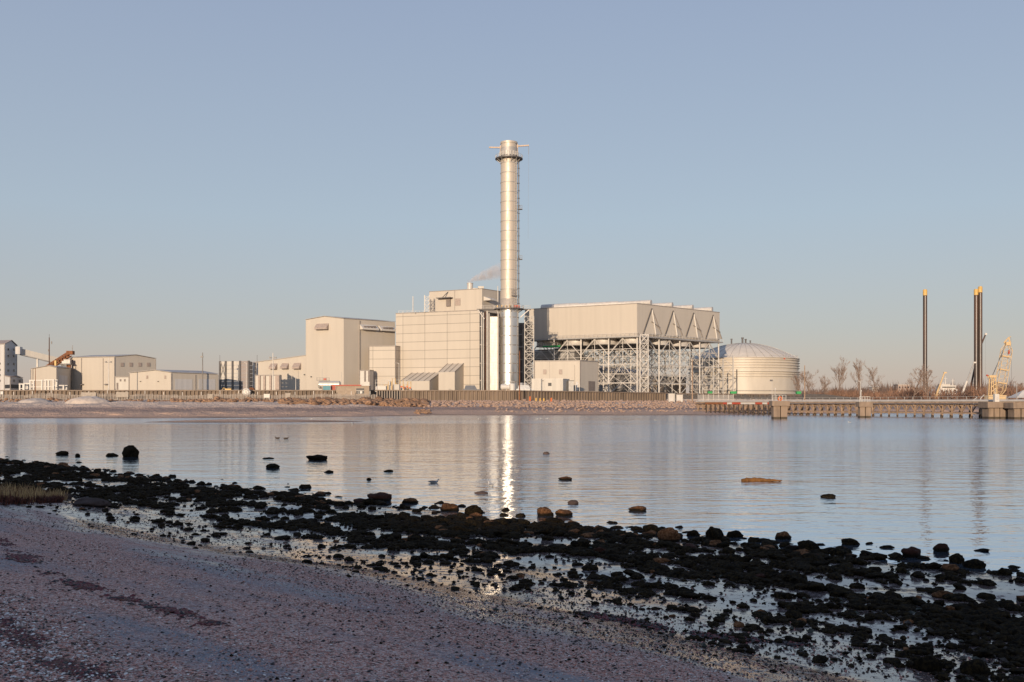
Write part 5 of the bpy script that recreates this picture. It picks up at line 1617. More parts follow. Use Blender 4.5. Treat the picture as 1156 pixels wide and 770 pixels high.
# green skips by the tank
for (c, w_, lab) in ((801.8, 5.2, 'left green skip at the foot of the tank trestle'), (828.2, 7, 'larger green skip in front of the tank'), (902, 5.5, 'green skip at the right edge of the tank')):
    d_ = 405; p = P2(c, d_); ww = w_ / F * d_; t = thing('skip', lab, 'skip', (p.x, p.y, G))
    mb = MB(); zt_ = zof(442.0, d_)
    mb.add([(p.x - ww * .4, d_, G), (p.x + ww * .4, d_, G), (p.x + ww * .4, d_ + 1.8, G), (p.x - ww * .4, d_ + 1.8, G), (p.x - ww * .5, d_, zt_), (p.x + ww * .5, d_, zt_), (p.x + ww * .5, d_ + 1.8, zt_), (p.x - ww * .5, d_ + 1.8, zt_)],
           [(3, 2, 1, 0), (4, 5, 6, 7), (0, 1, 5, 4), (1, 2, 6, 5), (2, 3, 7, 6), (3, 0, 4, 7)])
    mb.build('body', M['green'], t)
    mb = MB(); mb.bar((p.x - ww * .5, d_ - .05, zt_), (p.x + ww * .5, d_ - .05, zt_), .14); mb.build('rim', M['green'], t)

# sand piles on the left beach
def sand_pile(px0, px1, ytop, d, label):
    a, b_ = P2(px0, d), P2(px1, d); cx = (a.x + b_.x) / 2; rx = (b_.x - a.x) / 2
    zb = float(h_far(np.array([cx]), np.array([d]))[0]); H = zof(ytop, d) - zb
    n = 40
    gx, gy = np.meshgrid(np.linspace(-1, 1, n), np.linspace(-1, 1, n))
    r_ = np.sqrt(gx ** 2 + gy ** 2) * (1 + .25 * (vnoise(gx, gy, 2.2, 31) - .5))
    z_ = np.clip(1 - r_, 0, 1); z_ = z_ / (z_ + .28) * 1.28 * H * (1 + .3 * (vnoise(gx, gy, 4, 33) - .5)) - .25
    i = np.arange(n * n).reshape(n, n)
    fq = np.stack([i[:-1, :-1].ravel(), i[:-1, 1:].ravel(), i[1:, 1:].ravel(), i[1:, :-1].ravel()], 1)
    o = np_mesh('sand_pile', np.stack([gx.ravel() * rx, gy.ravel() * 5.5, z_.ravel()], 1), fq, M['pile_sand'], True)
    o.location = (cx, d, zb)
    tag(o, label, 'sand pile')
M['pile_sand'] = plain('pale_dry_sand', (.66, .55, .46), .9, 0, .25, .9, .6, 2.5)
sand_pile(74, 126, 446.2, 278, 'larger pale sand heap on the beach below the big vented warehouse')
sand_pile(22, 58, 448.6, 282, 'smaller flatter pale sand heap at the left of the beach')

# ------------------------------------------------------------------ rocks
def rock_mesh(name, seed, sub, rough=.35, flat=.7):
    bm = bmesh.new(); bmesh.ops.create_icosphere(bm, subdivisions=sub, radius=.5)
    off = Vector((seed * 7.13, seed * 3.7, seed * 1.9))
    rr = random.Random(seed)
    planes = [(Vector((rr.uniform(-1, 1), rr.uniform(-1, 1), rr.uniform(-.3, 1))).normalized(), rr.uniform(.28, .44)) for _ in range(7)]
    for v in bm.verts:
        p = v.co.copy()
        for n_, d_ in planes:
            e = p.dot(n_) - d_
            if e > 0: p -= n_ * e * .55
        k = 1 + rough * noise.noise(v.co * 2.2 + off) + rough * .5 * noise.noise(v.co * 5.5 + off) + (rough * .25 * noise.noise(v.co * 13 + off) if sub > 2 else 0)
        p *= k; p.z *= flat
        v.co = p
    me = bpy.data.meshes.new(name); bm.to_mesh(me); bm.free()
    me.polygons.foreach_set('use_smooth', [sub > 2] * len(me.polygons))
    return me

def rock_material(name, c0, c1, rough, wet=.4, weed=None, tide=False):
    m, t, b = newmat(name)
    tcn = N(t, 'ShaderNodeTexCoord'); o = tcn.outputs['Object']
    inf = N(t, 'ShaderNodeObjectInfo')
    g = N(t, 'ShaderNodeNewGeometry')
    n1 = noise_(t, g.outputs['Position'], 3.0, 5, .6); n2 = noise_(t, g.outputs['Position'], 22.0, 4, .65)
    col = mixc(t, maprange(t, n1, .35, .65), c0, c1)
    if weed:
        col = mixc(t, maprange(t, n2, .45, .62), col, weed)
    sc2 = N(t, 'ShaderNodeVectorMath', operation='SCALE'); t.links.new(col, sc2.inputs[0])
    t.links.new(maprange(t, inf.outputs['Random'], 0, 1, .75, 1.25), sc2.inputs['Scale'])
    t.links.new(sc2.outputs[0], b.inputs['Base Color'])
    t.links.new(maprange(t, n2, .35, .65, rough, rough + .25), b.inputs['Roughness'])
    b.inputs['Specular IOR Level'].default_value = wet
    if tide:      # wet weed line round the foot of stones that stand in the water
        szz = N(t, 'ShaderNodeSeparateXYZ'); t.links.new(g.outputs['Position'], szz.inputs[0])
        tf = maprange(t, math_(t, 'ADD', szz.outputs[2], math_(t, 'MULTIPLY', math_(t, 'SUBTRACT', n1, .5), .12)), .10, .05)
        for l_ in list(b.inputs['Base Color'].links): t.links.remove(l_)
        t.links.new(mixc(t, tf, sc2.outputs[0], (.012, .009, .006)), b.inputs['Base Color'])
    bn = N(t, 'ShaderNodeBump'); bn.inputs['Strength'].default_value = .9; bn.inputs['Distance'].default_value = .03
    t.links.new(math_(t, 'ADD', n2, math_(t, 'MULTIPLY', noise_(t, g.outputs['Position'], 60, 3), .5)), bn.inputs['Height'])
    t.links.new(bn.outputs[0], b.inputs['Normal'])
    return m
M['rock_weed'] = rock_material('weedy_rock', (.013, .010, .007), (.005, .0042, .0035), .75, .04, (.034, .024, .012))
M['rock_brown'] = rock_material('brown_rock', (.115, .05, .020), (.06, .028, .013), .75, .08, (.20, .10, .05), True)
M['rock_red'] = rock_material('reddish_stone', (.06, .024, .016), (.035, .015, .011), .7, .12, None, True)
M['rock_log'] = rock_material('rusty_slab', (.17, .075, .020), (.09, .040, .014), .75, .2, (.26, .13, .05))
M['rock_grey'] = rock_material('grey_driftstone', (.12, .085, .075), (.07, .05, .045), .8, .15)
M['riprap'] = rock_material('pink_riprap', (.44, .315, .245), (.24, .165, .13), .8, .2)
M['riprap_dark'] = rock_material('brown_riprap', (.42, .25, .15), (.13, .085, .065), .8, .2)

# --- riprap along the far shore
RM = {k: [rock_mesh('riprap_boulder', 40 + i + 10 * (k == 'd'), 2, .3, .75) for i in range(5)] for k in ('p', 'd')}
for me in RM['p']: me.materials.append(M['riprap'])
for me in RM['d']: me.materials.append(M['riprap_dark'])
cand = []
rr = random.Random(5)
def riprap_band(n, pxa, pxb, dfa, dfb, sa, sb, kind):
    for _ in range(n):
        px = rr.uniform(pxa, pxb)
        wl = float(np.interp(px, WLX, WLD)); wd = float(np.interp(px, WALLX, WALLD))
        f_ = rr.uniform(dfa, dfb)
        d_ = wl + (wd - 2 - wl) * f_
        x_ = (px - PX) / F * d_
        s_ = rr.uniform(sa, sb) * (1 if rr.random() < .8 else 1.5)
        cand.append((s_ / d_, x_, d_, s_, kind))
riprap_band(330, -60, 200, .88, .965, .5, 1.2, 'd')
riprap_band(400, 195, 330, .84, .965, .6, 1.45, 'd')
riprap_band(900, 318, 482, .64, .965, .65, 1.6, 'd')
riprap_band(1700, 476, 806, .60, .97, .45, 1.05, 'p')
riprap_band(70, 468, 486, .15, .5, .5, 1.0, 'd')
riprap_band(200, 560, 800, .35, .65, .4, .9, 'p')
cand.sort(key=lambda c: -c[0])
verts_t = {}
def bulk(name, items, meshes, label, cat, mats, kindidx=None):
    """many stones as one mesh"""
    V, Fc, MI = [], [], []
    o = 0
    data = []
    for me in meshes:
        v = np.empty(len(me.vertices) * 3, np.float32); me.vertices.foreach_get('co', v)
        f = np.empty(len(me.polygons) * 3, np.int32); me.polygons.foreach_get('vertices', f)
        data.append((v.reshape(-1, 3), f.reshape(-1, 3)))
    for i, (x_, y_, z_, s_, rz, sq, mi) in enumerate(items):
        v, f = data[i % len(data)]
        c, s2 = math.cos(rz), math.sin(rz)
        vv = np.empty_like(v)
        vv[:, 0] = (v[:, 0] * c - v[:, 1] * s2) * s_ + x_; vv[:, 1] = (v[:, 0] * s2 + v[:, 1] * c) * s_ + y_; vv[:, 2] = v[:, 2] * s_ * sq + z_
        V.append(vv); Fc.append(f + o); MI.append(np.full(len(f), mi)); o += len(v)
    ob = np_mesh(name, np.concatenate(V), np.concatenate(Fc), mats, False, np.concatenate(MI))
    return tag(ob, label, cat, kind='stuff')
rest = []
ci = 0
for i, (_, x_, d_, s_, kind) in enumerate(cand):
    z_ = float(h_far(np.array([x_]), np.array([d_]))[0]) + s_ * rr.uniform(.05, .3)
    if i < 240:
        o = bpy.data.objects.new('riprap_boulder', RM[kind][i % 5]); COL.objects.link(o)
        o.location = (x_, d_, z_); o.rotation_euler = (0, 0, rr.uniform(0, 6.28)); o.scale = (s_ * rr.uniform(.9, 1.4), s_, s_ * rr.uniform(.8, 1.2))
        if kind == 'd': tag(o, 'large brown boulder in the dark stone bank below the picket fence or at its point', 'boulder', 'brown boulders of the stone bank')
        else: tag(o, 'pale pinkish boulder on the sloping stone bank below the sheet piling', 'boulder', 'pink boulders of the stone bank')
    else:
        rest.append((x_, d_, z_, s_, rr.uniform(0, 6.28), rr.uniform(.7, 1.1), 0 if kind == 'p' else 1))
bulk('riprap_rubble', rest, [rock_mesh('rubble_stone', 60 + i, 1, .3, .75) for i in range(6)], 'smaller broken stones filling the far stone bank', 'rubble', [M['riprap'], M['riprap_dark']])

# ------------------------------------------------------------------ pier on piles
PA, PB = Vector((56.0, 292.0)), Vector((101.0, 186.0))
pd = (PB - PA).normalized(); pn = Vector((pd.y, -pd.x))
if pn.dot(-PA) < 0: pn = -pn
plen = (PB - PA).length
t = thing('pier', 'long timber pier on close-set braced piles with pale pipe and rail along its deck', 'pier', (PA.x, PA.y, 0))
ZD = 3.25
w_ = 2.6
q = [PA + pn * w_, PB + pn * w_, PB - pn * w_, PA - pn * w_]
mb = MB(); mb.prism(q, ZD - .26, ZD); mb.build('deck', M['timber'], t)
mb = MB(); a, b_ = PA + pn * (w_ + .16), PB + pn * (w_ + .16); mb.bar((a.x, a.y, ZD - .5), (b_.x, b_.y, ZD - .42), .2); mb.build('fender_beam', M['timber_dark'], t)
mb = MB(); a, b_ = PA + pn * (w_ - .3), PB + pn * (w_ - .3); mb.tube([(a.x, a.y, ZD + .2), (b_.x, b_.y, ZD + .2)], .24, 8); mb.build('deck_pipe', M['steel_pale'], t, smooth=True)
mb = MB(); a, b_ = PA - pn * (w_ - .2), PB - pn * (w_ - .2)
for h_ in (.55, 1.1): mb.bar((a.x, a.y, ZD + h_), (b_.x, b_.y, ZD + h_), .07)
n = int(plen / 2.4)
for k in range(n + 1): 
    c = a.lerp(b_, k / n); mb.bar((c.x, c.y, ZD), (c.x, c.y, ZD + 1.1), .09)
mb.build('railing', M['steel'], t)
mb = MB(); a, b_ = PA + pn * (w_ - .1), PB + pn * (w_ - .1); mb.bar((a.x, a.y, .95), (b_.x, b_.y, .95), .3); a, b_ = PA - pn * (w_ - .1), PB - pn * (w_ - .1); mb.bar((a.x, a.y, .95), (b_.x, b_.y, .95), .3); mb.build('waling', M['timber'], t)
nb = 46
for k in range(nb):
    c = PA.lerp(PB, (k + .5) / nb)
    mb = MB()
    f_, bk = c + pn * (w_ - .15), c - pn * (w_ - .15)
    jt = rr.uniform(-.06, .06)
    mb.tube([(f_.x, f_.y, -1.2), (f_.x + jt, f_.y, ZD - .4)], .17, 7); mb.tube([(bk.x, bk.y, -1.2), (bk.x, bk.y, ZD - .4)], .16, 7); mb.tube([(c.x, c.y, -1.2), (c.x, c.y, ZD - .4)], .15, 6)
    mb.bar((f_.x + pn.x * .4, f_.y + pn.y * .4, ZD - .75), (bk.x, bk.y, ZD - .75), .3)
    # fore-and-aft knee braces make the row of Vs under the deck
    for s_ in (-1, 1):
        e = f_ + pd * (plen / nb * .46 * s_); mb.bar((f_.x, f_.y, 1.15), (e.x, e.y, ZD - .6), .22)
    mb.build('pile_bent', M['timber'], t)
    mb = MB()
    for p in (f_, bk): mb.tube([(p.x, p.y, -.3), (p.x, p.y, .45)], .185, 7)
    mb.build('tide_band', M['timber_dark'], t.children[-1])

def dolphin(px0, px1, d, ztop, cap_h, label, ncol, rail=False, buoy=False):
    a, b_ = P2(px0, d), P2(px1, d); cx, ww = (a.x + b_.x) / 2, b_.x - a.x
    t = thing('concrete_dolphin', label, 'mooring dolphin', (cx, d, 0))
    mb = MB(); mb.box((cx, d + ww * .3, ztop - cap_h / 2), (ww, ww * .75, cap_h)); mb.build('cap', M['concrete'], t)
    cw = ww * .80 / ncol
    for k in range(ncol):
        x_ = cx + (k - (ncol - 1) / 2) * cw * 1.06
        mb = MB(); mb.box((x_, d + ww * .3, (ztop - cap_h - 1.0) / 2), (cw * .9, ww * .5, ztop - cap_h + 1.0 - .004)); o = mb.build('pillar', M['concrete'], t)
        mb = MB(); mb.box((x_, d + ww * .3, .1), (cw * .9 + .03, ww * .5 + .03, .55)); mb.build('tide_band', M['concrete_dark'], o)
    if rail:
        mb = MB()
        x0, x1 = cx - ww * .45, cx + ww * .3
        for x_ in np.linspace(x0, x1, 5): mb.bar((x_, d, ztop), (x_, d, ztop + 1.1), .07)
        for h_ in (.55, 1.1): mb.bar((x0, d, ztop + h_), (x1, d, ztop + h_), .06)
        mb.build('railing', M['white'], t)
        mb = MB(); mb.tube([(cx - ww * .3, d + .3, ztop), (cx - ww * .3, d + .3, ztop + 2.3)], .06, 6); mb.box((cx - ww * .3, d + .3, ztop + 2.3), (.2, .2, .3)); mb.build('beacon_pole', M['steel_pale'], t)
    return t, cx
t, cx = dolphin(871.5, 891.2, 188, zof(452.6, 188), .95, 'nearest square concrete dolphin on two pillars with rail and orange buoy', 2, True)
p = Vector((cx - .1, 188.1, zof(452.6, 188) + .42))
mb = MB(); mb.torus(p, (0, 1, .2), .33, .12, 20, 8)
o = mb.build('life_ring', M['orange'], origin=p, smooth=True); tag(o, 'orange life ring hung on the rail of the nearest concrete dolphin', 'life ring')
dolphin(969.6, 985.2, 203, zof(453.8, 203), 1.0, 'smaller square concrete dolphin on two pillars in front of the pier', 2, True)
t, cx = dolphin(1114.0, 1145.0, 190, zof(453.6, 190), 1.15, 'wide concrete dolphin on four pillars below the yellow crane', 4)
dolphin(1143.0, 1172.0, 186, zof(454.4, 186), 1.1, 'concrete dolphin at the right end of the pier, beside the wide one', 3)
p = P2(1124.5, 191.5); zt_ = zof(453.6, 190)
t = thing('pump_cabinet', 'small white cabinet standing on the wide concrete dolphin', 'cabinet', (p.x, p.y, zt_))
mb = MB(); mb.box((p.x, p.y, zt_ + .75), (.85, .8, 1.5)); mb.build('body', M['white'], t)
mb = MB(); mb.tube([(p.x - .2, p.y, zt_ + 1.45), (p.x - .2, p.y, zt_ + 2.6)], .05, 6); mb.build('vent_pipe', M['white'], t)
mb = MB(); mb.box((p.x + .1, p.y - .42, zt_ + .7), (.4, .05, .6)); mb.build('door', M['steel_pale'], t)

# red and white striped rail
a, b_ = P2(796, 268), P2(872, 246)
t = thing('striped_barrier', 'low red and white striped barrier before the piling, left of the nearest dolphin', 'barrier', (a.x, a.y, 2.4))
edges = [(0, .28, 'rust'), (.28, .345, 'red'), (.345, .42, 'white'), (.42, .55, 'red'), (.55, .76, 'white'), (.76, .86, 'red'), (.86, .93, 'white'), (.93, 1.0, 'red')]
for (u0, u1, mt) in edges:
    p, q = a.lerp(b_, u0 + .001), a.lerp(b_, u1 - .001); nn = Vector((0, .3))
    zz0, zz1 = zof(456.4, p.y), zof(454.3, p.y); zz2, zz3 = zof(456.4, q.y), zof(454.3, q.y)
    mb = MB(); mb.hexa([(p.x, p.y, zz0), (q.x, q.y, zz2), (q.x, q.y + .3, zz2), (p.x, p.y + .3, zz0), (p.x, p.y, zz1), (q.x, q.y, zz3), (q.x, q.y + .3, zz3), (p.x, p.y + .3, zz1)]); mb.build('stripe', M[mt], t)
mb = MB()
for k in range(14):
    p = a.lerp(b_, (k + .3) / 14); mb.tube([(p.x, p.y + .15, -.5), (p.x, p.y + .15, zof(456.3, p.y))], .2, 6)
mb.build('support_piles', M['timber_dark'], t)

# ------------------------------------------------------------------ beyond the pier: spuds, vessel, cranes, trees
spud_lab = {1044.3: 'dark steel spud column with yellow top standing alone left of the work vessel', 1101.9: 'left, shorter of the paired dark spud columns with yellow tops', 1106.6: 'right, taller of the paired dark spud columns with yellow tops'}
M['spud'] = plain('spud_steel', (.055, .045, .04), .6, 0, .5, .5, col2=(.11, .055, .035), stretch=(1, 1, .12))
for (px, yt) in ((1044.3, 326.8), (1101.9, 326.4), (1106.6, 323.4)):
    d_ = 430; p = P2(px, d_); zt = zof(yt, d_); r_ = .86
    t = thing('spud_column', spud_lab[px], 'spud column', (p.x, p.y, 3))
    mb = MB(); mb.tube([(p.x, p.y, 2), (p.x, p.y, zt - 2.6)], r_, 20); sh = mb.build('shaft', M['spud'], t, smooth=True)
    mb = MB(); mb.tube([(p.x, p.y, zt - 2.6), (p.x, p.y, zt - .3), (p.x, p.y, zt)], [r_ + .04, r_ + .04, r_ * .8], 20); mb.build('yellow_top', M['yellow'], t, smooth=True)
    mb = MB(); mb.box((p.x - .28, p.y - r_ - .02, (zt - 2.8 + 3) / 2), (.2, .14, zt - 6)); mb.build('rack', M['steel_pale'], sh)

# work vessel
d_ = 420
p = P2(1068, d_); t = thing('work_vessel', 'white work vessel with stacked deckhouse and thin masts behind the pier', 'ship', (p.x, p.y, 3))
s_ = d_ / F
def vb(px0, px1, y0, y1, depth, yo=0):
    mb = MB(); a, b_ = P2(px0, d_), P2(px1, d_)
    mb.box(((a.x + b_.x) / 2, d_ + 2 + yo, (zof(y0, d_) + zof(y1, d_)) / 2), (b_.x - a.x, depth, zof(y0, d_) - zof(y1, d_))); return mb
mb = MB(); a, b_ = P2(1053, d_), P2(1081.5, d_); zt_, zb_ = zof(444, d_), 2.4
mb.add([(a.x + 1, d_ - 1, zb_), (b_.x - .5, d_ - 1, zb_), (b_.x - .5, d_ + 5, zb_), (a.x + 1, d_ + 5, zb_), (a.x - .6, d_ - 1.4, zt_ + .8), (b_.x, d_ - 1.4, zt_), (b_.x, d_ + 5.4, zt_), (a.x - .6, d_ + 5.4, zt_ + .8)],
       [(3, 2, 1, 0), (4, 5, 6, 7), (0, 1, 5, 4), (1, 2, 6, 5), (2, 3, 7, 6), (3, 0, 4, 7)])
mb.build('hull', M['white'], t)
dk = vb(1056.5, 1080.5, 439.2, 444.2, 5.0).build('main_deckhouse', M['white'], t)
vb(1060.5, 1079, 435.0, 439.2, 4.4).build('upper_deckhouse', M['white'], t)
vb(1063, 1073, 433.6, 435.0, 3.6).build('wheelhouse', M['clad_white'], t)
for (c, y0, y1) in ((1063, 440.5, 442.6), (1068, 440.5, 442.6), (1072.5, 440.5, 442.6), (1077.3, 440, 443.5)):
    vb(c - .9, c + .9, y0, y1, .3, -4.6 + 2.0).build('window', M['rust_dark'] if c > 1077 else M['glass'], t)
vb(1063.5, 1078, 436.6, 437.6, .3, -2.3).build('window', M['glass'], t)
for (c, y0) in ((1067.2, 424.8), (1075.6, 427.4), (1064.6, 431)):
    q = P2(c, d_ + 2); mb = MB(); mb.tube([(q.x, q.y, zof(435, d_)), (q.x, q.y, zof(y0, d_))], [.28, .14], 8); mb.bar((q.x - .8, q.y, zof(y0 + 2.5, d_)), (q.x + .8, q.y, zof(y0 + 2.5, d_)), .12); mb.build('vessel_mast', M['white'], t)
mb = MB()
for k in range(12):
    q = P2(1054 + k * 2.4, d_); mb.bar((q.x, d_ - 1.2, zof(444.2, d_)), (q.x, d_ - 1.2, zof(441.8, d_)), .09)
a, b_ = P2(1053.5, d_), P2(1081, d_); mb.bar((a.x, d_ - 1.2, zof(441.8, d_)), (b_.x, d_ - 1.2, zof(441.8, d_)), .09); mb.build('railing', M['steel_pale'], t)

def boom_crane(label, px0, y0, px1, y1, d, r_, mats, cab=True):
    a, b_ = W(px0, y0, d), W(px1, y1, d); t = thing('telescopic_crane', label, 'crane', (a.x, a.y, 3))
    m = a.lerp(b_, .42)
    mb = MB(); mb.tube([a, m], [r_ * 1.5, r_ * 1.4], 8); mb.build('boom', mats[0], t)
    mb = MB(); mb.tube([m, b_], [r_, r_ * .9], 8); mb.build('boom_extension', mats[1], t)
    mb = MB(); mb.box(b_ + Vector((.3, 0, .1)), (1.2, .5, .6)); mb.build('boom_head', mats[0], t)
    mb = MB(); mb.box((a.x, a.y, (3 + a.z) / 2), (2.4, 2.4, a.z - 3 + .6)); mb.build('turret', mats[0], t)
boom_crane('yellow telescopic boom leaning over the left side of the work vessel', 1057.0, 446, 1066.2, 421.0, 414, .3, (M['craneyellow'], M['craneyellow']))
boom_crane('white and grey telescopic boom leaning towards the paired spud columns', 1086.0, 445, 1099.5, 409.5, 424, .32, (M['white'], M['steel']))
a, b_ = W(1104, 398, 436), W(1112.6, 377.4, 436)
t = thing('crane_boom', 'dark boom tip with white head jutting right from the paired spud columns', 'crane', (a.x, a.y, 3))
foot_ = W(1094, 446, 436)
mb = MB(); mb.tube([foot_, a, b_], [.4, .36, .3], 8); mb.build('boom', M['spud'], t)
mb = MB(); mb.box(b_ + Vector((.1, 0, .1)), (.9, .6, .8)); mb.build('boom_head', M['white'], t)
mb = MB(); mb.tube([b_, (b_.x, b_.y, 8)], .03, 3); mb.build('hoist_rope', M['steel_dark'], t)
mb = MB(); mb.box((foot_.x, foot_.y, (3 + foot_.z) / 2), (2.6, 2.6, foot_.z - 3 + .4)); mb.build('turret', M['steel_dark'], t)

# yellow lattice crane
d_ = 330
t = thing('lattice_crane', 'yellow lattice boom crane rising over the right end of the pier', 'crane', (P2(1124, d_).x, d_, 3))
foot_, tip = W(1127.5, 447, d_), W(1137.6, 388, d_)
ax = (tip - foot_).normalized(); wd = Vector((0, 1, 0)); sd = ax.cross(wd).normalized()
def corner(f_, i):
    h_ = 1.05 if .12 < f_ < .88 else (.35 + .7 * min(f_ / .12, (1 - f_) / .12, 1))
    return foot_.lerp(tip, f_) + sd * (h_ * (1, 1, -1, -1)[i] * 1.35) + wd * (h_ * (1, -1, -1, 1)[i])
mb = MB()
fs_ = [0, .06, .12] + [.12 + .76 * k / 12 for k in range(1, 13)] + [.94, 1.0]
for i in range(4):
    for k in range(len(fs_) - 1): mb.bar(corner(fs_[k], i), corner(fs_[k + 1], i), .15)
mb.build('boom_chord', M['craneyellow'], t)
mb = MB()
for k in range(len(fs_) - 1):
    for i in range(4):
        a_, b_ = (i, (i + 1) % 4) if k % 2 else ((i + 1) % 4, i)
        mb.bar(corner(fs_[k], a_), corner(fs_[k + 1], b_), .07)
    if k in (4, 8, 12): mb.bar(corner(fs_[k], 0), corner(fs_[k], 3), .3); mb.bar(corner(fs_[k], 1), corner(fs_[k], 2), .3)
mb.build('boom_lacing', M['craneyellow'], t)
hd_ = W(1138.8, 381, d_)
mb = MB(); mb.tube([tip - sd * .9, hd_, hd_ + Vector((.6, 0, .2))], [.3, .25, .22], 6); mb.tube([tip + sd * 1.2, tip + Vector((-1.0, 0, .6)), hd_], [.25, .25, .2], 6); mb.box(tip, (1.5, 1.2, 1.2)); mb.build('boom_head', M['craneyellow'], t)
mb = MB(); q = W(1138.9, 397.5, d_); mb.box(q, (.5, .5, 1.2)); mb.build('hook_block', M['red'], t)
gt = W(1120.4, 425, d_)
mb = MB()
for dx in (-1.0, 1.0):
    mb.bar((gt.x + dx, d_ - .8, 3.2), (gt.x + dx * .6, d_ - .8, gt.z), .28); mb.bar((gt.x + dx, d_ + .8, 3.2), (gt.x + dx * .6, d_ + .8, gt.z), .28)
for k in range(5): mb.bar((gt.x - 1, d_ - .8, 3.6 + k * 1.5), (gt.x + .9, d_ - .8, 5.0 + k * 1.5), .24)
mb.box((gt.x - .3, d_, gt.z), (2.2, 1.6, .8)); mb.box((gt.x - 1.2, d_, gt.z - .2), (1.0, .5, .5)); mb.build('gantry', M['craneyellow'], t)
mb = MB(); mb.tube([gt, tip - sd * -.6], .07, 4); mb.tube([gt + Vector((0, .6, 0)), tip + Vector((0, .6, 0))], .07, 4); mb.tube([hd_ + Vector((.7, 0, 0)), (hd_.x + 1.0, d_, 8.0)], .04, 4); mb.build('cable', M['steel_dark'], t)
mb = MB(); mb.box((gt.x + 1.2, d_ + .5, 4.4), (6.0, 3.0, 2.4)); mb.build('machinery_house', M['craneyellow'], t)
for y_ in (-1.6, 2.6):
    mb = MB(); mb.box((gt.x + 1.0, d_ + y_, 3.3), (7.0, .9, 1.3)); mb.build('track', M['steel_dark'], t)
q = W(1114.4, 423.8, 326); t = thing('signal_lamp_post', 'thin post with red and white lamp left of the yellow lattice crane', 'lamp post', (q.x, q.y, 3))
mb = MB(); mb.tube([(q.x, q.y, 3), (q.x, q.y, q.z)], .05, 5); mb.build('pole', M['steel'], t)
mb = MB(); mb.box(q, (.55, .4, .5)); mb.build('lamp', M['red'], t)
# white tent roof at the right edge
a = W(1156, 445, 300); t = thing('white_tent', 'white peaked tent at the right edge behind the pier', 'tent', (a.x, a.y, 3))
mb = MB(); mb.add([(a.x - 3.2, 298, 4.6), (a.x + 3.2, 298, 4.6), (a.x + 3.2, 304, 4.6), (a.x - 3.2, 304, 4.6), (a.x + .3, 301, 6.9)], [(0, 1, 4), (1, 2, 4), (2, 3, 4), (3, 0, 4), (3, 2, 1, 0)]); mb.build('canopy', M['white'], t)
for (x_, y_) in ((-3, 298.2), (3, 298.2), (3, 303.8), (-3, 303.8)):
    mb = MB(); mb.bar((a.x + x_, y_, 2.8), (a.x + x_, y_, 4.7), .12); mb.build('pole', M['steel_pale'], t)
for k, (px, hh) in enumerate(((1107, 2.2), (1099, 1.5))):
    p = P2(px, 250); t = thing('gangway_davit', ('tilted pale davit arm' if k == 0 else 'stubby pale davit arm') + ' on the pier below the paired spud columns', 'davit', (p.x, p.y, 2.9))
    mb = MB(); mb.bar((p.x, p.y, 2.8), (p.x, p.y, 2.9 + hh * .6), .2); mb.build('post', M['steel_pale'], t)
    mb = MB(); mb.bar((p.x, p.y, 2.9 + hh * .6), (p.x + .9, p.y, 2.9 + hh), .16); mb.build('arm', M['steel_pale'], t)

# --- bare winter trees
M['bark'] = plain('grey_bark', (.20, .145, .115), .9, 0, .3, 2.0)
M['twig'] = plain('bare_twigs', (.36, .265, .215), .9, 0, .3, 2.0)
def bare_tree(px, ytop, d, label, seed, spread=.55, zb=3.0, tr=.22):
    rd = random.Random(seed); p = P2(px, d); H = zof(ytop, d) - zb
    t = thing('bare_tree', label, 'tree', (p.x, p.y, zb), 'bare winter trees beyond the pier')
    tk, cr = MB(), MB()
    def grow(mb, a, dirv, L_, r_, lev):
        pts, rs = [a], [r_]
        n = 4 if lev < 2 else 3
        dv = dirv.copy()
        for k in range(n):
            dv = (dv + Vector((rd.uniform(-.16, .16), rd.uniform(-.16, .16), rd.uniform(-.02, .12)))).normalized()
            pts.append(pts[-1] + dv * L_ / n); rs.append(r_ * (1 - .62 * (k + 1) / n))
        mb.tube(pts, rs, 6 if lev == 0 else (4 if lev == 1 else 3), cap=lev == 0)
        if lev >= 4: return
        nb_ = (14, 6, 5, 4)[lev]
        for k in range(nb_):
            f_ = rd.uniform(.28 if lev == 0 else .2, 1.0); i = min(int(f_ * n), n - 1); q = pts[i].lerp(pts[i + 1], f_ * n - i)
            az = rd.uniform(0, 6.28); el = rd.uniform(.6, 1.25)
            nd = (dv * el + Vector((math.cos(az), math.sin(az), .15)) * spread * rd.uniform(.7, 1.3)).normalized()
            grow(cr, q, nd, L_ * rd.uniform(.34, .54) * (1.15 - .5 * f_ if lev == 0 else 1), max(r_ * .42 * (1 - .5 * f_), .028), lev + 1)
    grow(tk, Vector((p.x, p.y, zb - .3)), Vector((rd.uniform(-.06, .06), 0, 1)), H * .8, tr, 0)
    tk.build('trunk', M['bark'], t); cr.build('crown', M['twig'], t)
tl = [(902.5, 421, 410, 'slim bare tree touching the right edge of the tank', .5), (914.5, 415.5, 420, 'spreading bare tree next right of the tank', .7), (929.5, 424, 430, 'low bushy bare tree between the tank and the tallest bare trees', .8),
      (948, 404.5, 415, 'tall upright bare tree with a clear trunk, tallest beyond the pier', .45), (968.6, 408, 420, 'second tall upright bare tree, slightly shorter and thinner', .42), (989.5, 414.5, 440, 'faint feathery bare tree with a dense low crown', .6),
      (1030, 410.5, 380, 'wide many-limbed bare tree just left of the lone spud column', .75), (1047.5, 417, 376, 'bushy bare tree in front of the lone spud column', .8), (1122, 428, 470, 'low bare tree behind the yellow crane', .8), (1154, 431, 450, 'low bare tree at the right edge behind the tent', .8)]
for i, (px, y, d_, lab, sprd) in enumerate(tl): bare_tree(px, y, d_, lab, 100 + i, sprd, 3.0, .26 if i not in (6,) else .3)

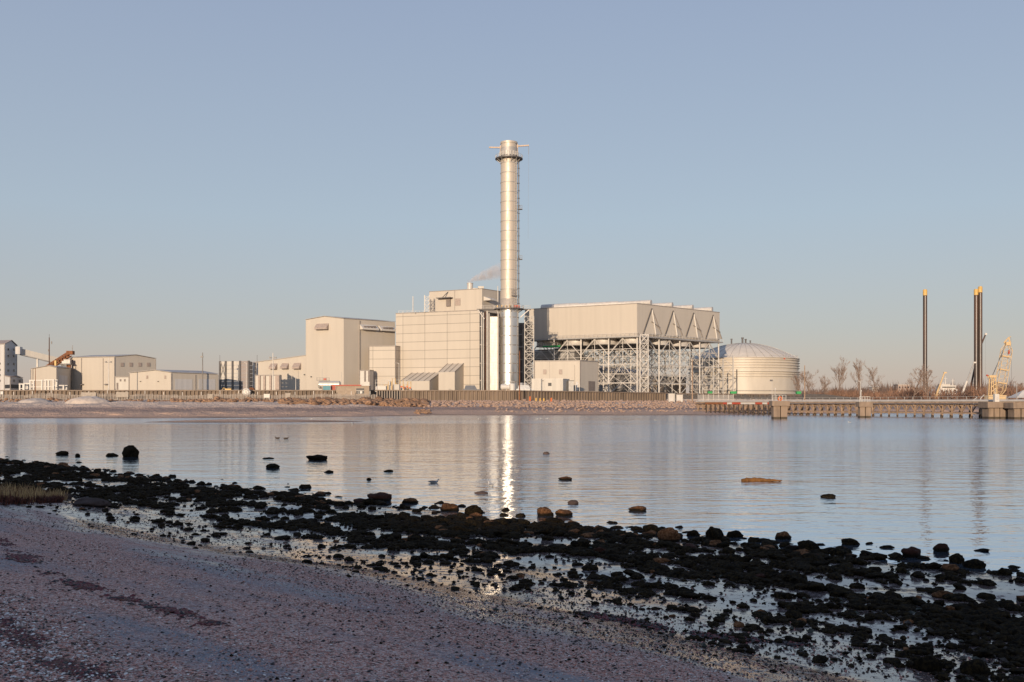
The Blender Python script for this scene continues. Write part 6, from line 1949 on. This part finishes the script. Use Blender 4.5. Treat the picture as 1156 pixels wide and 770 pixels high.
# far scrub and wood: a mass of twiggy brush, as one object
M['scrub'] = plain('winter_scrub', (.30, .165, .105), .95, 0, .35, .25, col2=(.16, .10, .075))
def twig_mass(name, label, n, pxa, pxb, d0, d1, hfun, mat, seed, w=(.10, .22)):
    rg = np.random.default_rng(seed)
    px = rg.uniform(pxa, pxb, n); d = rg.uniform(d0, d1, n); x = (px - PX) / F * d
    H = hfun(px) * (d / d0) ** .5 * rg.uniform(.35, 1.0, n) * (.55 + .9 * vnoise(px * .09, d * .02, 1.0, seed, 3))
    base = np.stack([x, d, np.full(n, 2.8)], 1)
    k = 3
    V, Fx = [], []
    base = np.repeat(base, k, 0); Hh = np.repeat(H, k)
    m = n * k
    base[:, 2] += Hh * rg.uniform(0, .55, m)
    ln = Hh * rg.uniform(.3, .6, m)
    az = rg.uniform(0, 6.28, m); el = rg.uniform(.45, 1.5, m)
    dv = np.stack([np.cos(az) * np.cos(el), np.sin(az) * np.cos(el), np.sin(el)], 1)
    base[:, 0] += rg.uniform(-.8, .8, m)
    tipv = base + dv * ln[:, None]
    a2 = rg.uniform(0, 6.28, m); wv = np.stack([np.cos(a2), np.sin(a2), np.zeros(m)], 1) * rg.uniform(w[0], w[1], m)[:, None]
    wv2 = np.stack([-np.sin(a2), np.cos(a2), np.zeros(m)], 1) * rg.uniform(w[0], w[1], m)[:, None]
    V = np.stack([base - wv, base + wv, base + wv2, tipv], 1).reshape(-1, 3)
    i = np.arange(m)[:, None] * 4
    Fx = np.concatenate([i + np.array([[0, 1, 3]]), i + np.array([[1, 2, 3]]), i + np.array([[2, 0, 3]])], 0)
    o = np_mesh(name, V, Fx, mat, False)
    return tag(o, label, 'brush', kind='stuff')
twig_mass('winter_brush', 'russet winter brush massed along the shore beyond the pier', 9000, 896, 1175, 400, 520, lambda px: np.interp(px, [896, 915, 940, 960, 1000, 1030, 1060, 1090, 1120, 1160], [3.0, 4.2, 8.0, 8.5, 6.6, 9.5, 7.5, 7.5, 8.5, 9.0]), M['scrub'], 3)
twig_mass('far_wood', 'distant brown treeline on the low horizon beyond the pier', 16000, 880, 1190, 640, 900, lambda px: np.interp(px, [880, 930, 1000, 1060, 1100, 1160], [9, 11, 14, 13, 16, 16]), plain('far_treeline', (.20, .14, .115), .95, 0, .3, .1), 4, (.3, .6))
twig_mass('far_wood', 'thin distant brown treeline behind the works, seen through gaps', 6000, -60, 900, 620, 760, lambda px: np.interp(px, [-60, 900], [7, 7]), plain('far_treeline_left', (.20, .14, .115), .95, 0, .3, .1), 6, (.3, .6))
# low brush tufts on the left bank in front of the fence
twig_mass('bank_brush', 'low russet brush along the foot of the picket fence', 1500, -40, 330, 284, 291, lambda px: np.full_like(px, .9), plain('russet_brush', (.33, .16, .07), .9, 0, .4, .6), 8, (.05, .12))
# distant low buildings on the right
for i, (x0_, x1_, y0, d_, mt, lab) in enumerate(((1000, 1019, 444.5, 560, 'clad_white', 'long low pale building in the scrub beyond the pier'), (1014, 1027, 434.5, 640, 'roof_pink', 'distant brick-brown building above the scrub'), (985, 992, 437.5, 720, 'clad_white', 'tiny white building on the horizon behind the thin trees'))):
    a, b_ = P2(x0_, d_), P2(x1_, d_); zt_ = zof(y0, d_)
    t = thing('distant_building', lab, 'building', ((a.x + b_.x) / 2, d_, 3))
    mb = MB(); mb.box(((a.x + b_.x) / 2, d_ + 4, (2.6 + zt_) / 2), (b_.x - a.x, 8, zt_ - 2.6)); mb.build('wall', M[mt], t)
    mb = MB(); mb.box(((a.x + b_.x) / 2, d_ + 4, zt_ + .2), (b_.x - a.x + .6, 8.6, .4)); mb.build('roof', M['roof_metal'], t)
    mb = MB()
    for k in range(4): mb.box((a.x + (b_.x - a.x) * (k + .5) / 4, d_ - .03, zt_ - 1.6), ((b_.x - a.x) * .12, .1, 1.2))
    mb.build('window', M['glass'], t)
# ------------------------------------------------------------------ near beach: stones, weed, shells, grass, birds
NR = [rock_mesh('boulder', 200 + i, 3, .32, .72) for i in range(10)]
def mesh_with(me, mat):
    m = me.copy(); m.materials.clear(); m.materials.append(mat); return m
NRM = {k: [mesh_with(me, M[k]) for me in NR] for k in ('rock_weed', 'rock_brown', 'rock_red', 'rock_grey')}

def hn(x, y): return float(h_near(np.array([x]), np.array([y]))[0])

rr = random.Random(23)
def near_at(px, py):
    """ground point under a photo position: march along the sight line to the beach or the water"""
    k, m = (px - PX) / F, (PY - py) / F
    lo = 3.0
    d = np.linspace(3, 90, 1500)
    z = EYE + m * d
    g = np.maximum(h_near(k * d, d), 0.0)
    i = int(np.argmax(z <= g))
    return k * d[i], d[i], g[i]

# stones one can tell apart
named = [
 (145, 516, 21, 13.5, 'rock_weed', 'big dark domed boulder alone in the water off the left beach'),
 (356, 519.6, 24, 6.5, 'rock_weed', 'low smooth dark boulder alone in still water, widest left of the chimney reflection'),
 (307, 528.6, 17, 5.6, 'rock_weed', 'low pointed dark stone in the water nearer the shore than the smooth widest one'),
 (302, 518, 13, 2, 'rock_weed', 'thin flat stone barely above the water behind the pointed dark stone'),
 (371, 533.6, 11, 3.2, 'rock_weed', 'small reddish dark flat stone in the water above the black bank'),
 (438, 532.8, 11, 3.0, 'rock_weed', 'small flat dark stone alone in the water left of the gulls'),
 (416, 542, 6, 3.2, 'rock_weed', 'little round dark stone in shallow water near the block of red stone'),
 (427, 566, 28, 10.5, 'rock_red', 'squared dark red block of stone at the water edge'),
 (616.5, 512.6, 8, 3.2, 'rock_grey', 'small grey stone far out right of the chimney reflection'),
 (638.8, 542, 16, 4.4, 'rock_brown', 'flat brown stone in the water right of the chimney reflection'),
 (647.5, 569, 13, 5.2, 'rock_grey', 'grey stone pair in the shallows right of the chimney reflection'),
 (936.5, 562, 18, 5.0, 'rock_weed', 'low black stone like a seal back, nearer than the orange slab'),
 (720.6, 577.2, 21, 6.6, 'rock_brown', 'smooth brown oval stone alone in the shallows'),
 (614.5, 582.6, 19, 10.5, 'rock_brown', 'rounded brown boulder, taller left one of a pair in the shallows'),
 (636, 582.6, 20, 8, 'rock_brown', 'lower right brown boulder of a pair in the shallows'),
 (617.6, 591.6, 12, 7, 'rock_brown', 'small dark brown boulder just below the brown pair'),
 (757, 611.5, 26, 16, 'rock_brown', 'large round brown boulder on the edge of the black bank'),
 (807.5, 611, 21, 17, 'rock_weed', 'tall dark boulder right of the round brown one'),
 (783, 605.5, 16, 8, 'rock_weed', 'dark boulder between the round brown one and the tall dark one'),
 (830.5, 607, 20, 9, 'rock_weed', 'low dark wide boulder right of the tall dark one'),
 (885.5, 609, 19, 10, 'rock_brown', 'squat dark brown boulder at the water edge right of centre'),
 (961, 615.5, 20, 8, 'rock_weed', 'angular black boulder in the shallows left of the square brown one'),
 (914.5, 624, 25, 14, 'rock_weed', 'black lumpy boulder below the squat dark brown one'),
 (946, 628, 17, 10, 'rock_weed', 'rounded black boulder at the edge of the wet sand'),
 (1031, 630, 23, 13, 'rock_red', 'reddish twin-lobed boulder in the right shallows'),
 (1065, 623.5, 18, 10.5, 'rock_red', 'square-topped reddish boulder in the right shallows'),
 (1083, 636.5, 16, 12, 'rock_weed', 'upright dark boulder below the square-topped reddish one'),
 (1104.5, 642.5, 24, 11, 'rock_weed', 'pointed dark boulder on the right wet sand'),
 (1136, 650, 17, 9.5, 'rock_weed', 'rounded dark boulder nearest the right edge of the water'),
 (1052.5, 760, 30, 19, 'rock_weed', 'dark weedy boulder at the lower right, left of two'),
 (1105, 764, 36, 20, 'rock_weed', 'largest dark weedy boulder at the lower right corner'),
 (535, 583, 22, 13, 'rock_weed', 'dark wedge-shaped boulder below the swimming gulls'),
 (508, 577, 22, 9, 'rock_brown', 'brown flat-topped stone between the red block and the wedge-shaped boulder'),
 (462, 568.5, 20, 7, 'rock_brown', 'light brown stone right of the red block'),
 (543.5, 557.5, 16, 3.4, 'rock_grey', 'thin grey stone in the water under the chimney reflection'),
 (100, 572, 42, 10, 'rock_grey', 'long pale grey driftstone lying beyond the dry grass'),
 (76, 563, 9, 6, 'rock_grey', 'small whitish stone between the dry grass and the grey driftstone'),
 (68, 513.5, 15, 5, 'rock_weed', 'long flat dark stone at the far end of the left bank'),
 (87, 515.5, 6, 4, 'rock_weed', 'small dark stone left of the big domed boulder'),
 (124, 514.8, 14, 3.6, 'rock_weed', 'flat dark stone just left of the big domed boulder'),
]
for (px, py, wpx, hpx, mk, lab) in named:
    x_, d_, z_ = near_at(px, py)
    s_ = d_ / F
    o = bpy.data.objects.new('boulder', NRM[mk][rr.randrange(10)]); COL.objects.link(o)
    me = o.data
    co = np.empty(len(me.vertices) * 3, np.float32); me.vertices.foreach_get('co', co); co = co.reshape(-1, 3)
    ex = co.max(0) - co.min(0)
    w_, h_ = wpx * s_, hpx * s_ * 1.0
    dep = min(w_ * rr.uniform(.7, 1.0), 1.2)
    sink = .28
    o.scale = (w_ / ex[0], dep / ex[1], h_ / (ex[2] * (1 - sink)))
    o.location = (x_, d_ + dep * .35, z_ - co[:, 2].min() * o.scale[2] - sink * ex[2] * o.scale[2] - .02)
    tag(o, lab, 'stone')
# orange slab
x_, d_, z_ = near_at(859.5, 543.4)
mb = MB(); n = 24
rl = random.Random(4)
pts, rs = [], []
Lw = 44 / F * d_
for k in range(n):
    f_ = k / (n - 1); pts.append((x_ - Lw / 2 + Lw * f_, d_ + .1 * math.sin(f_ * 5), .035 + rl.uniform(-.01, .012))); rs.append(.035 + .065 * math.sin(math.pi * min(1, f_ * 1.1 + .12)) ** .6 * (1 - .65 * f_ * f_) + rl.uniform(-.012, .012))
mb.tube(pts, rs, 10); o = mb.build('driftwood_log', M['rock_log'], origin=(x_, d_, 0), smooth=True)
tag(o, 'long low orange-brown log lying in open water right of centre', 'log')

# --- the black weedy bank
def bank_density(s, t_):
    gap = .40 * vnoise(s * .9, t_ * .35, .55, 41, 3) + .60 * vnoise(s * 1.3, t_ * .6, 1.5, 42, 2)
    prof = np.interp(s, [-3.0, -1.2, 0.0, 1.2, 4.8, 6.3, 8.2, 10.0], [0.0, .03, .16, .75, .88, .42, .12, 0])
    return prof * np.clip((gap - .455) / .09, .04, 1)
rg = np.random.default_rng(77)
NC = 260000
y = 6 + (78 - 6) * rg.random(NC) ** 1.5
x = rg.uniform(-1.25, 1.25, NC) * (y * .52 + 2.0)
inframe = np.ones(len(x), bool)
ye = rg.uniform(-8, 24, 90000); xe = rg.uniform(4, 34, 90000)          # the bank runs on past the right edge of the view
ke = xe > 1.25 * (np.maximum(ye, 0) * .52 + 2.0)
x = np.concatenate([x, xe[ke]]); y = np.concatenate([y, ye[ke]]); inframe = np.concatenate([inframe, np.zeros(ke.sum(), bool)])
t_ = (x - y) / 1.41421
s = s_of(x, y) + (vnoise(t_, t_ * 0 + 3.1, .12, 3, 2) - .5) * 1.6
right = np.interp(x / y, [-.5, .1, .5], [0, 0, 0])      # towards the right the bank reaches further up the beach
acc = rg.random(len(x)) < bank_density(s - right, t_)
x, y, s, inframe = x[acc], y[acc], s[acc], inframe[acc]
size = .045 + .18 * rg.random(len(x)) ** 2.6
size *= np.interp(s, [-1, 1, 5, 9], [1.25, 1.15, 1.0, .55]) * np.interp(y, [8, 25], [.8, 1.1])
size = np.where(rg.random(len(x)) < .03, size * 1.6, size)
z = np.maximum(h_near(x, y), -.06)
app = np.where(inframe & (np.abs(x) < y * .512), size / np.maximum(y, 1), 0)
order = np.argsort(-app)
weed_items = []
gi = 0
for rank, i in enumerate(order):
    brown = (rg.random() < np.interp(s[i], [-1, .5, 2.0], [.45, .22, .02]))
    if rank < 255:
        mk = 'rock_red' if brown and rg.random() < .5 else ('rock_brown' if brown else 'rock_weed')
        o = bpy.data.objects.new('weedy_rock', NRM[mk][int(rg.integers(10))]); COL.objects.link(o)
        q = size[i]
        o.location = (x[i], y[i], z[i] + q * .16); o.rotation_euler = (rg.uniform(-.3, .3), rg.uniform(-.3, .3), rg.uniform(0, 6.28)); o.scale = (q * rg.uniform(1.0, 1.8), q * 1.1, q * rg.uniform(.5, .9))
        if mk == 'rock_weed': tag(o, 'dark weed-covered rock among many in the tidal bank', 'rock', 'dark rocks of the tidal bank')
        else: tag(o, 'bare reddish brown rock among the dark ones of the tidal bank', 'rock', 'brown rocks of the tidal bank')
    else:
        weed_items.append((x[i], y[i], z[i] + size[i] * .12, size[i] * rg.uniform(1.1, 1.7), rg.uniform(0, 6.28), rg.uniform(.4, .85), 1 if brown else 0))
small = [rock_mesh('bank_stone', 300 + i, 2, .5, .8) for i in range(8)]
bulk('weedy_stones', weed_items, small, 'black weed-draped small stones packed into the tidal bank', 'stones', [M['rock_weed'], M['rock_brown']])
print('bank stones', len(x))

# loose weed hanging off and lying between the stones
def fronds(rg, n):
    y = 6 + 60 * rg.random(n) ** 1.7; x = rg.uniform(-1.2, 1.2, n) * (y * .53 + .5)
    s = s_of(x, y); t_ = (x - y) / 1.41421
    k = rg.random(n) < bank_density(s - .4, t_) * .8 + .035 * ((s > -.5) & (s < 9))
    return x[k], y[k]
# --- shells, grit and weed litter on the upper beach
def chips(name, label, n, place, size, mats, weights, seed, flat=.35, sub=False):
    """tiny angular chips as one mesh: squashed octahedra"""
    rg = np.random.default_rng(seed)
    x, y = place(rg, n)
    n = len(x)
    z = h_near(x, y)
    sz = size[0] + (size[1] - size[0]) * rg.random(n) ** 2.5
    base = np.array([[1, 0, 0], [-.9, .2, 0], [0, .75, 0], [.1, -.7, 0], [0, 0, 1], [0, 0, -1]], float)
    a = rg.uniform(0, 6.28, n); ca, sa = np.cos(a), np.sin(a)
    tl = rg.uniform(-.5, .5, n)
    V = np.repeat(base[None], n, 0) * (1 + rg.uniform(-.3, .3, (n, 6, 1)))
    V[:, :, 2] *= flat; 
    V[:, :, 2] += V[:, :, 0] * tl[:, None] * .6
    V *= sz[:, None, None] * .5
    X = V[:, :, 0] * ca[:, None] - V[:, :, 1] * sa[:, None] + x[:, None]
    Y = V[:, :, 0] * sa[:, None] + V[:, :, 1] * ca[:, None] + y[:, None]
    Z = V[:, :, 2] + (z + sz * flat * .3)[:, None]
    VV = np.stack([X, Y, Z], 2).reshape(-1, 3)
    f = np.array([[0, 2, 4], [2, 1, 4], [1, 3, 4], [3, 0, 4], [2, 0, 5], [1, 2, 5], [3, 1, 5], [0, 3, 5]])
    FF = (np.arange(n)[:, None, None] * 6 + f[None]).reshape(-1, 3)
    mi = np.repeat(rg.choice(len(mats), n, p=weights), 8)
    o = np_mesh(name, VV, FF, mats, False, mi)
    return tag(o, label, 'litter', kind='stuff')
SH = [plain('shell_white', (.78, .74, .70), .6, 0, .2, 40), plain('shell_pink', (.55, .27, .21), .7, 0, .3, 40), plain('pebble_brown', (.15, .085, .06), .7, 0, .4, 40), plain('pebble_dark', (.03, .025, .025), .6, 0, .4, 40), plain('pebble_tan', (.34, .26, .21), .7, 0, .3, 40)]
def upper(rg, n):
    y = 3.2 + (30 - 3.2) * rg.random(n) ** 1.9; x = rg.uniform(-1.15, 1.15, n) * (y * .53 + .5)
    s = s_of(x, y); t_ = (x - y) / 1.41421
    b_ = vnoise(s, t_ * .28, .75, 51, 4)
    keep = (s > 7.5) & (rg.random(n) < np.clip((b_ - .36) / .2, .08, 1) * np.interp(s, [7.5, 10], [.5, 1]))
    return x[keep], y[keep]
chips('shell_grit', 'fine pink and brown shell grit strewn over the upper beach', 210000, upper, (.008, .032), SH, [.10, .44, .18, .10, .18], 5)
def strewn(rg, n):
    x, y = upper(rg, n); k = rg.random(len(x)) < .5
    return x[k], y[k]
chips('shell_fragments', 'scattered pale shells and dark pebbles on the upper beach', 34000, strewn, (.012, .046), SH, [.30, .28, .10, .22, .10], 6, .35)
def corner_(rg, n):
    y = 4.6 + 5.2 * rg.random(n); x = rg.uniform(-.56, -.25, n) * y + rg.normal(0, .15, n)
    k = (x / y < np.interp(y, [4.6, 7.5, 10], [-.30, -.42, -.52]) + rg.normal(0, .03, n))
    return x[k], y[k]
chips('shell_drift', 'drift of broken white shells in the near corner of the beach', 16000, corner_, (.010, .046), SH, [.32, .22, .18, .18, .10], 7, .4)
# dark pebbles along the damp margin
def margin(rg, n):
    y = 6 + 40 * rg.random(n) ** 1.5; x = rg.uniform(-1.1, 1.1, n) * (y * .53 + .5)
    s = s_of(x, y); t_ = (x - y) / 1.41421
    k = (rg.random(n) < np.interp(s, [4, 6, 8, 10.5, 13, 19], [.08, .2, .75, .6, .12, .02])) & (s > 4) & (rg.random(n) < np.clip((vnoise(s * 1.6, t_ * .35, .9, 61, 4) - .36) / .16, .10, 1))
    return x[k], y[k]
chips('margin_pebbles', 'dark and rusty pebbles scattered along the damp margin below the grit', 190000, margin, (.010, .052), [SH[3], SH[2], M['rock_weed'], SH[4], SH[1]], [.33, .20, .17, .10, .20], 8, .45)

chips('loose_weed', 'ragged dark weed fronds lying over and between the tidal stones', 100000, fronds, (.03, .14), [M['rock_weed'], plain('weed_brown', (.03, .017, .009), .6, 0, .4, 20), plain('weed_green', (.018, .022, .010), .6, 0, .4, 20)], [.6, .25, .15], 15, .5)
# red-brown weed wrack lines
WR = [plain('wrack_red', (.15, .020, .022), .55, 0, .4, 30), plain('wrack_dark', (.02, .010, .010), .5, 0, .4, 30), plain('wrack_brown', (.15, .05, .03), .6, 0, .4, 30)]
def wrack_at(segs):
    P = [near_at(*q)[:2] for q in segs]
    def f(rg, n):
        i = rg.integers(0, len(P) - 1, n); u = rg.random(n)
        A = np.array(P)
        x = A[i, 0] * (1 - u) + A[i + 1, 0] * u; y = A[i, 1] * (1 - u) + A[i + 1, 1] * u
        cl = vnoise(x * 1.0, y * 1.0, 2.2, 71, 3)
        x = x + rg.normal(0, .07, n); y = y + rg.normal(0, .07, n)
        k = rg.random(n) < np.clip((cl - .46) / .08, .05, 1)
        return x[k], y[k]
    return f
chips('seaweed_wrack', 'broken line of dark red seaweed wrack across the upper beach', 4200, wrack_at([(15, 628), (60, 650), (95, 663), (110, 668), (150, 680), (185, 688), (215, 697), (240, 706)]), (.02, .10), WR, [.5, .3, .2], 9, .3)
chips('seaweed_wrack', 'dark red seaweed patches low on the left of the near beach', 1800, wrack_at([(0, 608), (25, 630), (30, 628)]), (.02, .07), WR, [.5, .3, .2], 10, .3)
chips('seaweed_wrack', 'dark red weed scraps tangled in the near corner shells', 3200, wrack_at([(0, 700), (30, 725), (50, 745), (110, 765)]), (.015, .06), WR, [.45, .35, .2], 11, .3)
chips('seaweed_wrack', 'dark weed line on the wet sand at the lower right', 4200, wrack_at([(655, 693), (700, 700), (760, 713), (830, 722), (900, 728)]), (.02, .09), [WR[0], WR[1], M['rock_weed']], [.3, .4, .3], 12, .4)

# --- dry grass at the left
def grass_blades(name, label, n, place, hmm, mats, seed, lean=.35):
    rg = np.random.default_rng(seed); x, y, hs = place(rg, n); n = len(x)
    z = h_near(x, y) - .02; H = rg.uniform(*hmm, n) * hs
    az = rg.uniform(0, 6.28, n); ln = rg.uniform(0, lean, n) + .1
    dx, dy = np.cos(az) * ln * H, np.sin(az) * ln * H
    wa = rg.uniform(0, 6.28, n); w_ = .006 + .006 * rg.random(n); wx, wy = np.cos(wa) * w_, np.sin(wa) * w_
    V = np.stack([np.stack([x - wx, y - wy, z], 1), np.stack([x + wx, y + wy, z], 1), np.stack([x + dx * .35 + wx * .8, y + dy * .35 + wy * .8, z + H * .55], 1), np.stack([x + dx * .35 - wx * .8, y + dy * .35 - wy * .8, z + H * .55], 1),
                  np.stack([x + dx, y + dy, z + H * .95], 1)], 1).reshape(-1, 3)
    i = np.arange(n)[:, None] * 5
    FF = np.concatenate([i + np.array([[0, 1, 2]]), i + np.array([[0, 2, 3]]), i + np.array([[3, 2, 4]])], 1).reshape(-1, 3)
    o = np_mesh(name, V, FF, mats, False, np.repeat(rg.integers(0, len(mats), n), 3))
    return tag(o, label, 'grass', kind='stuff')
GD = [near_at(q_, 567)[1] for q_ in (-60, 0, 76)]
def gplace(rg, n):
    px = rg.uniform(-60, 76, n); 
    d = np.interp(px, [-60, 0, 76], GD) + rg.uniform(0.0, 4.5, n)
    x = (px - PX) / F * d
    cl = vnoise(x, d, 1.6, 81, 3)
    k = rg.random(n) < np.clip((cl - .44) / .12, .03, 1)
    hs = np.interp(px, [-60, 30, 60, 76], [1.25, .95, .7, .5]) * (.7 + .6 * cl)
    return x[k], d[k], hs[k]
grass_blades('dry_grass', 'straw-coloured dry grass tufts at the left edge of the beach', 5000, gplace, (.15, .50), [plain('straw', (.62, .42, .19), .8, 0, .3, 8), plain('straw_dark', (.22, .12, .055), .8, 0, .3, 8)], 13)
def rplace(rg, n):
    px = rg.uniform(-60, 70, n); d = np.interp(px, [-60, 0, 70], GD) + rg.uniform(-.9, .5, n)
    x = (px - PX) / F * d; cl = vnoise(x, d, 1.6, 91, 3); k = rg.random(n) < np.clip((cl - .40) / .15, .03, 1)
    return x[k], d[k], np.ones(k.sum())
grass_blades('red_groundcover', 'low dark red salt plants at the foot of the dry grass', 8000, rplace, (.10, .24), [plain('red_stems', (.17, .045, .022), .8, 0, .4, 8), plain('red_stems_dark', (.05, .016, .012), .8, 0, .4, 8)], 14, .9)

# --- gulls
M['gull_grey'] = plain('gull_back', (.30, .30, .32), .8); M['gull_white'] = plain('gull_white', (.72, .70, .67), .8)
M['gull_brown'] = plain('duck_brown', (.09, .065, .05), .8)
def bird(name, label, cat, loc, L_, rz, mats, group=None):
    t = thing(name, label, cat, loc, group)
    t.rotation_euler = (0, 0, rz)
    o0 = Vector(loc)
    # one body: tail, hull, breast, neck, head
    pts = [(-.52, 0, .11), (-.40, 0, .10), (-.22, 0, .085), (0, 0, .07), (.20, 0, .085), (.31, 0, .14), (.34, 0, .22), (.36, 0, .29), (.42, 0, .315), (.47, 0, .30)]
    rs = [.015, .05, .105, .135, .115, .075, .05, .052, .05, .02]
    mb = MB(); mb.tube([o0 + Vector(p) * L_ for p in pts], [r_ * L_ for r_ in rs], 10); mb.build('body', mats[0], t, smooth=True)
    for s_ in (-1, 1):
        mb = MB(); mb.tube([o0 + Vector(p) * L_ for p in ((.16, s_ * .09, .12), (0, s_ * .115, .13), (-.25, s_ * .08, .145), (-.55, s_ * .02, .15))], [.03 * L_, .075 * L_, .06 * L_, .01 * L_], 8); mb.build('wing', mats[1], t, smooth=True)
    mb = MB(); mb.tube([o0 + Vector((.46, 0, .30)) * L_, o0 + Vector((.56, 0, .285)) * L_], [.018 * L_, .006 * L_], 6); mb.build('beak', M['yellow'], t)
    return t
x_, d_, _ = near_at(490, 545.2); bird('gull', 'grey and white gull swimming left of the chimney reflection', 'gull', (x_, d_, .0), .42, R(10), (M['gull_white'], M['gull_grey']))
x_, d_, _ = near_at(554, 548.6); bird('gull', 'gull swimming at the edge of the bright chimney reflection', 'gull', (x_, d_, .0), .42, R(120), (M['gull_white'], M['gull_grey']))
wb = bird('gull', 'tiny white gull resting far out on the calm water', 'gull', (*near_at(406, 478.8)[:2], 0), .5, .3, (M['gull_white'], M['gull_grey']), 'far white gulls on the water')
fl = [(398, 478.2), (351, 473.2), (540, 473), (606, 473.2), (611, 472.6), (617, 472.8), (684, 472.2), (740, 474.6), (834, 475.2), (959, 477), (463, 472.6)]
for i, (px, py) in enumerate(fl):
    d2 = EYE * F / (py - PY); dup(wb, ((px - PX) / F * d2, d2, 0), rr.uniform(0, 6.28), scale=1.15)
db = bird('duck', 'small dark duck swimming on the calm water left of the chimney reflection', 'duck', (*near_at(396, 491)[:2], 0), .5, .5, (M['gull_brown'], M['gull_brown']), 'dark ducks on the calm water')
for (px, py) in ((323, 495.4), (313, 495)): 
    d2 = EYE * F / (py - PY); dup(db, ((px - PX) / F * d2, d2, 0), rr.uniform(0, 6.28))
